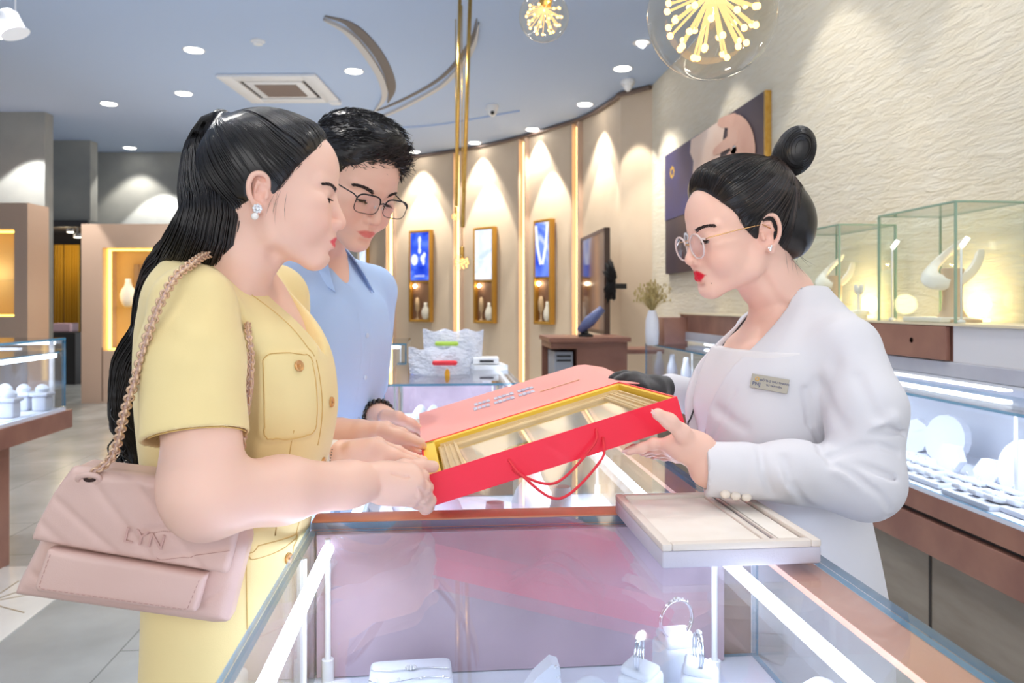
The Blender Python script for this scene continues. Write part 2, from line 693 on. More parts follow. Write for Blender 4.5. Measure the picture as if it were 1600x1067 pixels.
# dim room counter with a pinkish box
q = C(103, 560, 12.6)
def roomtable(b):
    b.box((q[0], q[1], 0.42), (0.55, .45, 0.84), rotz(-YAW), 0, .01)
o = one('side_table', mat('black_table', (30, 27, 27), 0.4), roomtable)
tag(o, 'black side table in the dim doorway under a pinkish box', 'table')
q = C(102, 515, 12.6)
o = one('gift_box', mat('dusty_pink_card', (205, 170, 180), .5), lambda b: b.box((q[0], q[1], .915), (.30, .25, .14), rotz(-YAW), 0, .01))
tag(o, 'pinkish closed box on the black table in the doorway', 'box')


# ------------------------------------------------------------------ ceiling fittings
def downlight(u, v, label, grp, power=60, spot=True, angle=85, r=0.085, warm=(1, .93, .82)):
    q = CI(u, v, CEIL)
    t = thing('downlight', label, 'ceiling light', (q[0], q[1], CEIL), grp)
    one('rim', WHITE_PAINT, lambda b: b.lathe([(r, -.001), (r * 1.18, -.008), (r * 1.25, 0)], q, 24), t, True)
    one('lamp_face', emit('downlight_face', (255, 250, 240), 12), lambda b: b.lathe([(0.0, -.006), (r, -.007), (r, -.001)], q, 24), t)
    if spot:
        add_light('downlight_beam', 'SPOT', (q[0], q[1], CEIL - .03), power, warm, aim=(q[0], q[1], 0), spot_size=math.radians(angle), spot_blend=.35, shadow_soft_size=.05)


dl = [(303, 78, 'big lit downlight left of the air conditioner, nearest the front', 0), (287, 146, 'lit downlight above and behind the woman\'s ponytail', 0),
      (170, 162, 'lit downlight above the doorway and grey pillar', 1), (203, 231, 'lit downlight lowest over the grey back wall', 1),
      (553, 111, 'lit downlight just right of the air conditioner', 0), (973, 107, 'lit downlight beside the ceiling speaker near the stone wall', 1),
      (914, 163, 'lit downlight over the wall lamp slot by the landscape display', 1), (832, 202, 'lit downlight over the blue necklace screen', 1),
      (742, 223, 'lit downlight just right of the hanging gold rods', 1), (647, 237, 'lit downlight just above the man\'s forehead', 1)]
for u, v, l, w in dl:
    wallside = u > 600
    downlight(u, v, l, 'round downlights in the blue-grey ceiling', power=(90 if wallside else 60), angle=(78 if wallside else 95))
# scallops on the curved wall and concrete
for u, wp in ((665, 150), (765, 150), (862, 140), (945, 80), (1000, 70)):
    pp, t, n, d = arc_at(min(u, 966))
    if u == 1000:
        pp, n = np.array([2.2, 8.58]), np.array([-.7, -.7])
    q = pp + n * 0.38
    add_light('wall_washer', 'SPOT', (q[0], q[1], CEIL - .06), wp, (1, .93, .8), aim=(pp[0] + n[0] * .10, pp[1] + n[1] * .10, 1.6), spot_size=math.radians(52), spot_blend=.18, shadow_soft_size=.03)
for u in (240, 30):
    q = C(u, 475, d_back - .7 if u > 100 else 9.25)
    e = C(u, 475, d_back - .2 if u > 100 else 9.75)
    add_light('wall_washer', 'SPOT', (q[0], q[1], CEIL - .06), 170, (1, .97, .92), aim=(e[0], e[1], 1.2), spot_size=math.radians(66), spot_blend=.15, shadow_soft_size=.03)
for y in (7.6, 6.0, 4.4, 2.8):
    add_light('wall_washer', 'SPOT', (1.75, y, CEIL - .06), 24, (1, .95, .85), aim=(2.2, y, 1.2), spot_size=math.radians(70), spot_blend=.3, shadow_soft_size=.04)

# cassette air conditioner
a = CI(345, 107, CEIL); b_ = CI(497, 113, CEIL)
def ac():
    P4 = [CI(345, 107, CEIL), CI(520, 113, CEIL), CI(536, 168, CEIL), CI(398, 165, CEIL)]
    cen = sum(P4) / 4
    K_ = 1.13
    c0 = CI(440, 137, CEIL)
    R = rotz(-YAW - 0.02) * np.array([K_, K_, 1.0])
    t = thing('air_conditioner', 'white square cassette air conditioner in the ceiling above the woman', 'air conditioner', (c0[0], c0[1], CEIL))
    def fr(b):
        for s in (-1, 1):
            b.box(c0 + R @ np.array([s * .40, 0, -.018]), (.15, .95, .036), R, 0, .01)
            b.box(c0 + R @ np.array([0, s * .40, -.018]), (.66, .15, .036), R, 0, .01)
    one('frame', WHITE_PAINT, fr, t, True, 40)
    one('air_gap', mat('dark_gap', (70, 66, 66), .8), lambda b: b.box(c0 + np.array([0, 0, -.006]), (.68, .68, .012), R), t)
    one('grille_panel', WHITE_PAINT, lambda b: b.box(c0 + np.array([0, 0, -.020]), (.57, .57, .026), R, 0, .02), t, True, 40)
    def gr(b):
        b.box(c0 + np.array([0, 0, -.034]), (.41, .41, .004), R, 0)
        for k in range(12):
            b.box(c0 + R @ np.array([0, -.19 + k * .0345, -.040]), (.40, .014, .010), R, 1)
    one('grille', [mat('grille_dark', (120, 106, 98), .8), mat('grille_slat', (168, 150, 140), .6)], gr, t)
    # four corner caps with the speaker-like corner sensor
    e = c0 + R @ np.array([.43, .43, -.04])
    one('corner_sensor', WHITE_PAINT, lambda b: b.box(e, (.12, .10, .05), R, 0, .02), t, True)
ac()

q = CI(403, 63, CEIL)
t = thing('smoke_detector', 'small round white smoke detector on the ceiling above the air conditioner', 'smoke detector', (q[0], q[1], CEIL))
one('base', WHITE_PAINT, lambda b: b.lathe([(.065, 0), (.065, -.015), (.05, -.02)], q, 20), t, True, 40)
one('sensor_head', WHITE_PAINT, lambda b: b.lathe([(.045, -.018), (.042, -.04), (.02, -.048), (0, -.048)], q, 20), t, True, 40)
q = CI(769, 164, CEIL)
t = thing('security_camera', 'small white dome security camera under the ceiling by the gold rods', 'camera', (q[0], q[1], CEIL))
one('mount', WHITE_PAINT, lambda b: b.lathe([(.075, 0), (.08, -.03), (.07, -.06)], q, 20), t, True, 50)
one('dome', WHITE_PAINT, lambda b: b.ball(q + np.array([0, 0, -.08]), .062, 16, 10), t, True)
one('lens', mat('black_lens', (15, 15, 18), .1), lambda b: b.ball(q + np.array([0, -.045, -.105]), .026, 12, 8), t, True)
q = CI(981, 124, CEIL)
t = thing('ceiling_speaker', 'white bell-shaped fitting hanging from the ceiling in the corner of the beige wall', 'ceiling fitting', (q[0], q[1], CEIL))
one('mount', WHITE_PAINT, lambda b: b.lathe([(.07, 0), (.08, -.04), (.06, -.07)], q, 20), t, True, 50)
one('bell', WHITE_PAINT, lambda b: b.lathe([(.05, -.07), (.045, -.10), (.02, -.13), (.0, -.13)], q, 20), t, True, 50)
# tilted spot by the bulb
q = CI(1003, 66, CEIL)
t = thing('recessed_spot', 'tilted little spotlight in the ceiling left of the large glass bulb', 'ceiling light', (q[0], q[1], CEIL))
R_ = np.array(Matrix.Rotation(math.radians(35), 3, 'Y'))
one('ring', WHITE_PAINT, lambda b: b.lathe([(.05, -.001), (.085, -.01), (.09, 0)], q, 20), t, True)
one('lamp_face', emit('downlight_face', (255, 250, 240), 12), lambda b: b.lathe([(0, -.03), (.045, -.03), (.045, .0)], q, 20, R_), t)
# track spot at the top left
q = C(18, 40, 4.2)
t = thing('track_spotlight', 'white hanging spotlight at the upper left, its lamp facing down', 'spotlight', (q[0], q[1], CEIL))
one('stem', WHITE_PAINT, lambda b: b.tube([(q[0] + .02, q[1], q[2] + .07), (q[0] + .02, q[1], CEIL)], .004, 6), t)
R_ = np.array(Matrix.Rotation(math.radians(-24), 3, 'Y'))
one('housing', WHITE_PAINT, lambda b: b.lathe([(.035, .085), (.055, .06), (.06, -.03), (.075, -.05)], q, 20, R_), t, True, 45)
q2 = C(8, 48, 4.2)
one('lamp_face', emit('downlight_face', (255, 250, 240), 12), lambda b: b.lathe([(0, -.005), (.085, -.005), (.085, .01)], q2, 20, R_), t)


# curved ceiling mouldings and lamp slots
def ribbon(name, pts, width, drop, m):
    P_ = spline([CI(u, v, CEIL)[:2] for u, v in pts], 10)
    def fn(b):
        vs, fs = [], []
        for i in range(len(P_)):
            t = P_[min(i + 1, len(P_) - 1)] - P_[max(i - 1, 0)]
            t /= np.linalg.norm(t)
            n = np.array([-t[1], t[0]])
            tt = i / (len(P_) - 1)
            w = width * (0.15 + 0.85 * min(1, 4 * tt, 4 * (1 - tt)))
            for s, z in ((-1, 0), (-1, -drop), (1, -drop), (1, 0)):
                vs.append((P_[i][0] + n[0] * s * w / 2, P_[i][1] + n[1] * s * w / 2, CEIL + z))
        for i in range(len(P_) - 1):
            for k in range(4):
                o = i * 4
                fs.append((o + k, o + (k + 1) % 4, o + 4 + (k + 1) % 4, o + 4 + k))
        b.add(vs, fs)
    return struct(one(name, m, fn, smooth=True, auto=50))


DARK_SLOT = mat('slot_dark', (120, 112, 108), .7)
LIP = mat('ceiling_lip', (206, 204, 204), .6)
ribbon('trim_3', [(508, 24), (548, 38), (585, 75), (606, 112), (612, 140), (606, 160)], .10, .01, DARK_SLOT)
ribbon('trim_4', [(506, 27), (545, 50), (578, 90), (597, 125), (600, 150), (585, 172)], .07, .03, LIP)
ribbon('trim_5', [(745, 28), (738, 58), (720, 88), (690, 120), (650, 145), (600, 168), (560, 180)], .045, .01, DARK_SLOT)
ribbon('trim_6', [(748, 34), (741, 66), (723, 97), (692, 130), (652, 154), (602, 178), (560, 190)], .05, .03, LIP)
ribbon('trim_7', [(812, 172), (770, 180), (700, 192), (640, 198), (590, 198)], .03, .02, CEIL_M)


# ------------------------------------------------------------------ lit gold framed showcases on the curved wall
def picture_mat(name, base, c1, c2, scale, seed, strength=1.0):
    if name in MATS:
        return MATS[name]
    m = bpy.data.materials.new(name)
    m.use_nodes = True
    nt = m.node_tree
    nt.nodes.clear()
    o = nt.nodes.new('ShaderNodeOutputMaterial')
    e = nt.nodes.new('ShaderNodeEmission')
    tc = nt.nodes.new('ShaderNodeTexCoord')
    mp = nt.nodes.new('ShaderNodeMapping')
    mp.inputs['Location'].default_value = (seed, seed * .7, 0)
    n = nt.nodes.new('ShaderNodeTexNoise')
    n.inputs['Scale'].default_value = scale
    n.inputs['Detail'].default_value = 2
    n.inputs['Distortion'].default_value = 1.5
    r = nt.nodes.new('ShaderNodeValToRGB')
    r.color_ramp.elements[0].position = .35
    r.color_ramp.elements[0].color = lin(base)
    r.color_ramp.elements[1].position = .7
    r.color_ramp.elements[1].color = lin(c2)
    k = r.color_ramp.elements.new(.55)
    k.color = lin(c1)
    nt.links.new(tc.outputs['Object'], mp.inputs[0])
    nt.links.new(mp.outputs[0], n.inputs['Vector'])
    nt.links.new(n.outputs['Fac'], r.inputs[0])
    nt.links.new(r.outputs[0], e.inputs[0])
    e.inputs[1].default_value = strength
    nt.links.new(e.outputs[0], o.inputs[0])
    MATS[name] = m
    return m


def bust_mesh(b, o, R, s=1.0, mi=0, lean=0.0):
    """jewellery bust: neck, shoulders and rounded base"""
    prof = [(0, .030, .022), (.02, .052, .034), (.06, .070, .040), (.11, .075, .038), (.155, .058, .032), (.185, .034, .027), (.215, .026, .024), (.25, .024, .022)]
    n = 16
    vs, fs = [], []
    for z, a, c in prof:
        for k in range(n):
            q = 2 * math.pi * k / n
            p = np.array([a * math.cos(q), c * math.sin(q) + lean * z, z]) * s
            vs.append(np.array(o) + R @ p)
    for i in range(len(prof) - 1):
        for k in range(n):
            fs.append((i * n + k, i * n + (k + 1) % n, (i + 1) * n + (k + 1) % n, (i + 1) * n + k))
    fs += [tuple(reversed(range(n))), tuple((len(prof) - 1) * n + k for k in range(n))]
    b.add(vs, fs, mi)


FRAME_GOLD = mat('frame_gold', (206, 154, 66), .35, .5)
NICHE = mat('niche_brown', (150, 108, 84), .6, var=(176, 130, 92), vscale=3)
IVORY = mat('ivory_bust', (240, 232, 214), .6)
frames = [(560, 38, 362, 503, 'w', 'lit gold framed showcase half hidden by the man\'s chin and shoulder'), (661.5, 43, 360, 503, 'b', 'lit gold framed showcase with deep blue earring picture, right of the man'),
          (762.5, 45, 355, 505, 'w', 'lit gold framed showcase with a white satin picture, beside the hanging small bulb'), (856, 44, 343, 507, 'n', 'lit gold framed showcase with a blue and white necklace picture, rightmost framed one')]
for k, (u, wpx, v0, v1, kind, lab) in enumerate(frames):
    pp, t, n, d = arc_at(u)
    if k == 3:
        wpx = 44
    d -= .05
    wd = wpx / F_PX * d
    if RT[:2] @ t < 0:
        t = -t
    zt, zb = CAM_H + (HZ - v0) / F_PX * d, CAM_H - (v1 - HZ) / F_PX * d
    O = np.array([pp[0], pp[1], 0]) + np.array([n[0], n[1], 0]) * .02
    X, N = np.array([t[0], t[1], 0]), np.array([n[0], n[1], 0])
    R = np.array([X, -N, UP]).T
    # R columns: x along wall, y into wall, z up
    def L(x, y, z):
        return O + X * x - N * y + UP * z
    g = thing('picture_showcase', lab, 'wall showcase', (O[0], O[1], zb), 'gold framed showcases on the curved wall')
    zs = zb + (zt - zb) * .44
    def fr(b):
        for s in (-1, 1):
            b.box(L(s * (wd / 2 - .018), -.04, (zt + zb) / 2), (.036, .09, zt - zb), R, 0, .006)
        for z in (zb + .02, zt - .02):
            b.box(L(0, -.04, z), (wd - .07, .09, .04), R, 0, .006)
        b.box(L(0, -.035, zs), (wd - .07, .08, .03), R, 0, .004)
    one('gold_frame', FRAME_GOLD, fr, g, True, 40)
    one('niche_back', NICHE, lambda b: b.box(L(0, -.004, (zb + zs) / 2), (wd - .07, .02, zs - zb - .04), R), g)
    pm = {'b': picture_mat('blue_picture', (20, 48, 190), (58, 92, 225), (96, 130, 250), 2.2, 3.1, 1.0),
          'w': picture_mat('satin_picture', (196, 212, 246), (232, 238, 255), (252, 252, 255), 2.6, 7.7, 1.05),
          'n': picture_mat('necklace_picture', (34, 66, 205), (120, 150, 240), (235, 238, 252), 1.4, 1.2, 1.0)}[kind]
    scr = one('lit_picture', pm, lambda b: b.box(L(0, -.072, (zs + zt) / 2), (wd - .075, .012, zt - zs - .05), R, 0), g)
    if kind == 'b':
        def jewels(b):
            y = -.080
            for (a, c, ra, rc) in ((.0, .52, .030, .06), (.0, .36, .02, .12), (.0, .17, .03, .05), (-.105, -.12, .07, .09), (.085, -.02, .035, .04), (.05, -.08, .03, .05), (.08, -.18, .03, .06), (.10, .03, .03, .04)):
                b.ball(L(a, y, (zs + zt) / 2 + c * .5), (ra, .003, rc), 14, 8, R)
        one('earring_print', emit('print_white', (225, 232, 255), 1.1), jewels, g, True)
        text('lettering', 'DIAMOND', L(0, -.079, zs + .09), X, UP, .045, emit('print_white', (225, 232, 255), 1.1), g)
    if kind == 'n':
        def vneck(b):
            for s in (-1, 1):
                b.tube([L(s * .13, -.080, zt - .08), L(s * .10, -.080, zt - .35), L(s * .02, -.080, zt - .62)], .022, 6)
        one('necklace_print', emit('print_white', (225, 232, 255), 1.1), vneck, g, True)
    lp = L(-wd * .25, -.06, zs - .07)
    one('niche_lamp', emit('lamp_face', (255, 240, 210), 14), lambda b: b.ball(lp, .028, 12, 8), g, True)
    tag(one('necklace_bust', IVORY, lambda b: bust_mesh(b, L(wd * .22, -.045, zb + .04), R, 1.1), smooth=True), 'ivory jewellery bust inside ' + ['the half hidden frame', 'the frame under the blue earring picture', 'the frame under the white satin picture', 'the frame under the blue necklace picture'][k], 'jewellery bust', 'ivory busts in the wall frames')
    tag(one('jewellery_stand', mat('tan_stand', (200, 168, 128), .6), lambda b: b.lathe([(.036, 0), (.036, .015), (.012, .03), (.012, .12), (.04, .16), (.042, .26), (.03, .34), (.0, .36)], L(-wd * .16, -.045, zb + .04), 14), smooth=True), 'tan round jewellery stand inside ' + ['the half hidden frame', 'the frame under the blue earring picture', 'the frame under the white satin picture', 'the frame under the blue necklace picture'][k], 'jewellery stand', 'tan stands in the wall frames')

# dark landscape display beside the stone wall corner
g = thing('wall_display', 'dark framed landscape display seen edge-on behind the brown desk', 'display', (1.72, 8.58, 0.98))
one('frame', mat('dark_bronze', (92, 70, 58), .35), lambda b: [b.box((1.72, y, 1.54), (.06, .04, 1.12)) for y in (7.9, 9.26)] + [b.box((1.72, 8.58, z), (.06, 1.36, .04)) for z in (1.0, 2.08)], g)
pm = mat('dark_screen', (70, 62, 84), .08, var=(130, 96, 84), vscale=1.2, stretch=(1, 3, .8))
one('screen', pm, lambda b: b.box((1.705, 8.58, 1.54), (.02, 1.32, 1.04)), g)
one('wall_arm', mat('black_metal', (24, 24, 26), .5), lambda b: (b.box((1.80, 8.2, 1.5), (.10, .3, .3)), b.box((1.93, 8.5, 1.5), (.28, .06, .06))), g)
# black feathery ornament behind it
random.seed(4)
def bow(b):
    o0 = C(950, 440, 7.9)
    for k in range(46):
        a = random.uniform(-1.2, 1.2) + (math.pi / 2 if k % 2 else -math.pi / 2)
        r = random.uniform(.10, .24)
        e = o0 + RT * (math.cos(a) * r * .35 + .01) + UP * math.sin(a) * r + FW * random.uniform(-.04, .04)
        b.tube([o0, (o0 + e) / 2 + RT * .03, e], [.02, .03, .004], 6)
one('feather_ornament', mat('black_feather', (18, 16, 18), .8), bow, g, smooth=True)

# ------------------------------------------------------------------ poster on the stone wall
ya, yb = CXP(1040, WX - .04), CXP(1195, WX - .04)
zt, zb = 2.83, 1.61
g = thing('wall_poster', 'large dark blue poster of a woman\'s face and ringed hand on the stone wall', 'poster', (WX - .03, (ya + yb) / 2, zb))
XP = WX - .042
one('board', mat('poster_dark', (48, 50, 74), .45, var=(92, 72, 72), vscale=.9, stretch=(1, 1, .6)), lambda b: b.box((WX - .022, (ya + yb) / 2, (zt + zb) / 2), (.04, ya - yb, zt - zb)), g)
one('gold_edge', GOLD, lambda b: b.box((WX - .022, yb - .012, (zt + zb) / 2), (.05, .024, zt - zb)), g)
PY = lambda a: ya + (yb - ya) * a        # a: 0 far (left) .. 1 near (right)
PZ = lambda c: zb + (zt - zb) * c
def flat(name, poly, m, off, th=.003):
    pl = [(PY(a), PZ(c)) for a, c in poly]
    return one(name, m, lambda b: b.prism(pl, (-th, 0, 0), (XP + .003 - off, 0, 0), (0, 1, 0), (0, 0, 1)), g)
flat('printed_blue', [(0, .45), (.42, .45), (.42, 1), (0, 1)], mat('poster_blue', (52, 62, 132), .45, var=(64, 58, 96), vscale=1.5), .004)
def sm(pts, n=6):
    return [tuple(q) for q in spline(pts + [pts[0]], n)[:-1]]
SKINP = mat('poster_skin', (248, 214, 194), .5, var=(255, 236, 224), vscale=1.2)
flat('printed_face', [(.34, .995), (.70, .995), (.66, .80), (.60, .62), (.52, .50), (.42, .42), (.38, .50), (.40, .58), (.385, .66), (.36, .72), (.37, .82), (.33, .90)], SKINP, .006)
flat('printed_lips', sm([(.40, .67), (.45, .70), (.49, .68), (.45, .62), (.41, .62)]), mat('poster_lips', (214, 40, 70), .4), .009)
HANDP = mat('poster_hand', (226, 172, 150), .5, var=(240, 196, 176), vscale=2)
flat('printed_hand', sm([(.72, .93), (.80, .96), (.90, .84), (.94, .68), (.90, .54), (.80, .50), (.74, .56), (.76, .70), (.72, .82)]), HANDP, .009)
for k_, (a0, c0, a1, c1) in enumerate(((.78, .93, .64, .985), (.80, .82, .60, .80), (.80, .72, .60, .66), (.80, .62, .62, .54))):
    da, dc = a1 - a0, c1 - c0
    L0 = math.hypot(da, dc)
    na, nc = -dc / L0 * .030, da / L0 * .040
    flat('printed_finger', sm([(a0 + na, c0 + nc), ((a0 + a1) / 2 + na, (c0 + c1) / 2 + nc), (a1 + na * .6, c1 + nc * .6), (a1 + da * .08, c1 + dc * .08), (a1 - na * .6, c1 - nc * .6), ((a0 + a1) / 2 - na, (c0 + c1) / 2 - nc), (a0 - na, c0 - nc)], 4), HANDP, .010 + .001 * k_)
flat('printed_ring', sm([(.745, .74), (.775, .77), (.80, .74), (.775, .71)]), SILVER, .012)
yl = PY(.10)
def sun(b):
    for k in range(8):
        a = k * math.pi / 4
        b.ball((XP - .003, yl + .055 * math.cos(a), PZ(.83) + .045 * math.sin(a)), (.004, .02, .02), 8, 6)
one('emblem', emit('print_gold', (240, 190, 80), .9), sun, g, True)
PW = emit('print_soft_white', (225, 225, 235), .8)
ey, up_ = (0, -1, 0), (0, 0, 1)
text('lettering', 'PNJ', (XP - .003, yl, PZ(.73)), ey, up_, .13, PW, g)
text('lettering', 'THÁNG', (XP - .003, PY(.38), PZ(.33)), ey, up_, .10, PW, g)
text('lettering', 'DIAMOND', (XP - .003, PY(.42), PZ(.245)), ey, up_, .17, PW, g)
text('lettering', 'TỎA SÁNG', (XP - .003, PY(.38), PZ(.15)), ey, up_, .085, PW, g)


# ------------------------------------------------------------------ lit niche cabinets on the left
def niche_cab(u0, u1, n0, n1, nv0, nv1, ztop, d, lab, full=True):
    a = C(u0, 475, d)
    wd = (u1 - u0) / F_PX * d
    R = rotz(-YAW)
    def L(x, y, z):
        return np.array([a[0], a[1], 0]) + RT * x + FW * y + UP * z
    x0, x1 = (n0 - u0) / F_PX * d, (n1 - u0) / F_PX * d
    z1, z0 = CAM_H + (HZ - nv0) / F_PX * d, CAM_H - (nv1 - HZ) / F_PX * d
    g = thing('wall_cabinet', lab, 'cabinet', tuple(L(wd / 2, 0, 0)), 'beige wall cabinets with lit niches')
    D = .42
    def body(b):
        def bx(xa, xb, za, zc, ya_=0, yb_=D):
            b.box(L((xa + xb) / 2, (ya_ + yb_) / 2, (za + zc) / 2), (xb - xa, yb_ - ya_, zc - za), R)
        bx(0, x0, 0, ztop); bx(x1, wd, 0, ztop); bx(x0, x1, z1, ztop); bx(x0, x1, 0, z0); bx(x0, x1, z0, z1, D - .04, D)
    one('body', BEIGE_CAB, body, g)
    YEL = mat('niche_yellow', (206, 176, 128), .5)
    one('niche_lining', YEL, lambda b: b.box(L((x0 + x1) / 2, D - .05, (z0 + z1) / 2), (x1 - x0, .02, z1 - z0), R), g)
    one('light_strip', emit('niche_led', (255, 206, 90), 5), lambda b: (b.box(L(x0 + .025, .14, (z0 + z1) / 2), (.03, .03, z1 - z0 - .02), R), b.box(L((x0 + x1) / 2, .14, z1 - .02), (x1 - x0 - .1, .03, .02), R), b.box(L((x0 + x1) / 2, .14, z0 + .015), (x1 - x0 - .1, .03, .015), R)), g)
    one('glass_shelf', GLASS, lambda b: b.box(L((x0 + x1) / 2, .2, z0 + (z1 - z0) * .42), (x1 - x0 - .01, .28, .012), R), g)
    one('door_seam', mat('seam_brown', (138, 112, 98), .6), lambda b: (b.box(L(wd * .6, -.003, CAM_H - (567 - HZ) / F_PX * d), (wd * .72, .006, .02), R), b.box(L(x0, -.003, .38), (.015, .006, .7), R)), g)
    c = L((x0 + x1) / 2, .15, (z0 + z1) / 2)
    add_light('niche_lamp', 'POINT', tuple(c), 3.5, (1, .8, .45), shadow_soft_size=.15)
    return L, x0, x1, z0, z1


L_, x0, x1, z0, z1 = niche_cab(127, 330, 160, 300, 387, 548, 2.35, 10.06, 'tall beige wall cabinet with a yellow lit niche, behind the woman\'s back')
zs = z0 + (z1 - z0) * .42 + .008
for k, (x, z, s, lab) in enumerate(((.33, zs, 1.5, 'white necklace bust on the glass shelf of the yellow niche'),)):
    tag(one('necklace_bust', IVORY, lambda b: bust_mesh(b, L_(x0 + x - .09, .2, z), rotz(-YAW), s), smooth=True), lab, 'jewellery bust')
WB = mat('taupe_block', (172, 146, 124), .6)
for k, (x, h, zz) in enumerate(((.36, .42, z1 - .62), (.44, .55, z1 - .75), (.52, .30, z1 - .55), (.66, .5, z1 - .65), (.78, .4, z1 - .6))):
    def fn(b):
        b.box(L_(x0 + x - .07, .34, zz + h / 2), (.075, .05, h), rotz(-YAW), 0, .006)
    tag(one('display_block', WB, fn, smooth=True, auto=40), ['narrow taupe block leftmost in the yellow niche', 'tallest taupe block, second from the left in the yellow niche', 'short taupe block in the middle of the yellow niche', 'taupe block fourth along in the yellow niche', 'taupe block nearest the ponytail in the yellow niche'][k], 'display block', 'taupe blocks in the yellow niche')
for k, (x, z) in enumerate(((.47, zs), (.62, zs + .25))):
    def fn(b):
        b.lathe([(.05, 0), (.055, .03), (.02, .05), (.02, .09), (.045, .12), (.045, .16), (.0, .18)], L_(x0 + x - .07, .2, z), 14)
    tag(one('jewellery_stand', IVORY, fn, smooth=True), ['small ivory jewellery stand on the niche shelf beside the bust', 'ivory jewellery stand up in the yellow niche near the ponytail'][k], 'jewellery stand')
niche_cab(-130, 43, -90, 22, 358, 495, 2.5, 9.1, 'beige wall cabinet with lit niche at the left edge in front of the pillar')
# ================================================================== SHOW CASES
TOP = 0.97
CASE_GLASS = glassmat('case_glass', (252, 254, 255), 1.2, 1.5)
CASE_EDGE = mat('case_glass_edge', (64, 150, 190), 0.12, alpha=.75)
CASE_IN = mat('case_back_panel', (168, 146, 158), .4, var=(190, 166, 178), vscale=7)  # copper panel; the cool LED cast is mixed into its colour


def pane(b, c, size, th_axis):
    """glass pane with its narrow faces in the edge material (index 1)"""
    sx, sy, sz = [q / 2 for q in size]
    c = np.array(c, float)
    vs = [c + np.array(q) for q in [(x, y, z) for x in (-sx, sx) for y in (-sy, sy) for z in (-sz, sz)]]
    fs = [(0, 1, 3, 2), (4, 6, 7, 5), (0, 4, 5, 1), (2, 3, 7, 6), (0, 2, 6, 4), (1, 5, 7, 3)]
    ax = [0, 0, 1, 1, 2, 2]
    o = len(b.v)
    b.v += [tuple(map(float, q)) for q in vs]
    for f, a in zip(fs, ax):
        b.f.append(tuple(i + o for i in f))
        b.m.append(0 if a == th_axis else 1)


def showcase(name, lab, x0, x1, y0, y1, zfloor, ztop, base=True, backs=(), strip=(), tubes=(), posts=(), lightpow=6, base_in=.03, group=None, cat='showcase', glass_sides='xXyY', shelf=.02):
    g = thing(name, lab, cat, ((x0 + x1) / 2, (y0 + y1) / 2, 0), group)
    T = .010
    cx, cy = (x0 + x1) / 2, (y0 + y1) / 2
    one('glass_top', [CASE_GLASS, CASE_EDGE], lambda b: pane(b, (cx, cy, ztop - T / 2), (x1 - x0, y1 - y0, T), 2), g)
    h = ztop - T - zfloor
    for s in glass_sides:
        if s in 'xX':
            X_ = x0 + T / 2 if s == 'x' else x1 - T / 2
            one('glass_side', [CASE_GLASS, CASE_EDGE], lambda b: pane(b, (X_, cy, zfloor + h / 2), (T, y1 - y0 - 2 * T, h - .002), 0), g)
        else:
            Y_ = y0 + T / 2 if s == 'y' else y1 - T / 2
            one('glass_side', [CASE_GLASS, CASE_EDGE], lambda b: pane(b, (cx, Y_, zfloor + h / 2), (x1 - x0, T, h - .002), 1), g)
    one('display_floor', WHITE_SAT, lambda b: b.box((cx, cy, zfloor - shelf / 2), (x1 - x0 - .004, y1 - y0 - .004, shelf)), g)
    if base:
        one('base_cabinet', COPPER, lambda b: b.box((cx, cy, (zfloor - shelf) / 2), (x1 - x0 - 2 * base_in, y1 - y0 - 2 * base_in, zfloor - shelf)), g)
        one('base_rim', COPPER, lambda b: b.box((cx, cy, zfloor - shelf - .035), (x1 - x0, y1 - y0, .07)), g)
    for (bx0, bx1, by0, by1) in backs:
        one('back_panel', CASE_IN, lambda b: b.box(((bx0 + bx1) / 2, (by0 + by1) / 2, zfloor + h / 2), (bx1 - bx0, by1 - by0, h - .004)), g)
    for (bx0, bx1, by0, by1) in strip:
        one('copper_strip', COPPER_HI, lambda b: b.box(((bx0 + bx1) / 2, (by0 + by1) / 2, ztop - T - .005), (bx1 - bx0, by1 - by0, .008)), g)
    for p, q, r in tubes:
        one('light_tube', LED, lambda b: b.tube([p, q], r, 10), g, True)
    for px, py in posts:
        one('post', WHITE_PAINT, lambda b: (b.tube([(px, py, zfloor), (px, py, ztop - T - .004)], .0045, 10), b.tube([(px, py, zfloor), (px, py, zfloor + .035)], .009, 12)), g, True, 40)
    if lightpow:
        for lx_ in (x0 + .06, x1 - .14):
            add_light('case_light', 'AREA', (lx_, cy, ztop - .045), lightpow / 2, (.70, .80, 1.0), shape='RECTANGLE', size=.012, size_y=(y1 - y0) * .85)
    return g


# --- near showcase (in front of the viewer)
NX0, NX1, NY1 = -.196, .497, 1.18
ZF = .745
near = showcase('glass_showcase', 'near glass-topped showcase with ring stands, directly below the red box', NX0, NX1, .05, NY1, ZF, TOP,
                backs=[(NX0 + .012, NX1 - .06, NY1 - .022, NY1 - .011)], strip=[(NX1 - .062, NX1 - .011, .08, NY1 - .012)],
                tubes=[((NX0 + .030, .10, TOP - .030), (NX0 + .030, NY1 - .03, TOP - .030), .0085), ((NX1 - .10, .10, TOP - .030), (NX1 - .10, NY1 - .03, TOP - .030), .0085)],
                posts=[(NX0 + .030, NY1 - .035), (NX0 + .006 + .004, NY1 - .12), (NX1 - .10, NY1 - .09)], lightpow=2.4)
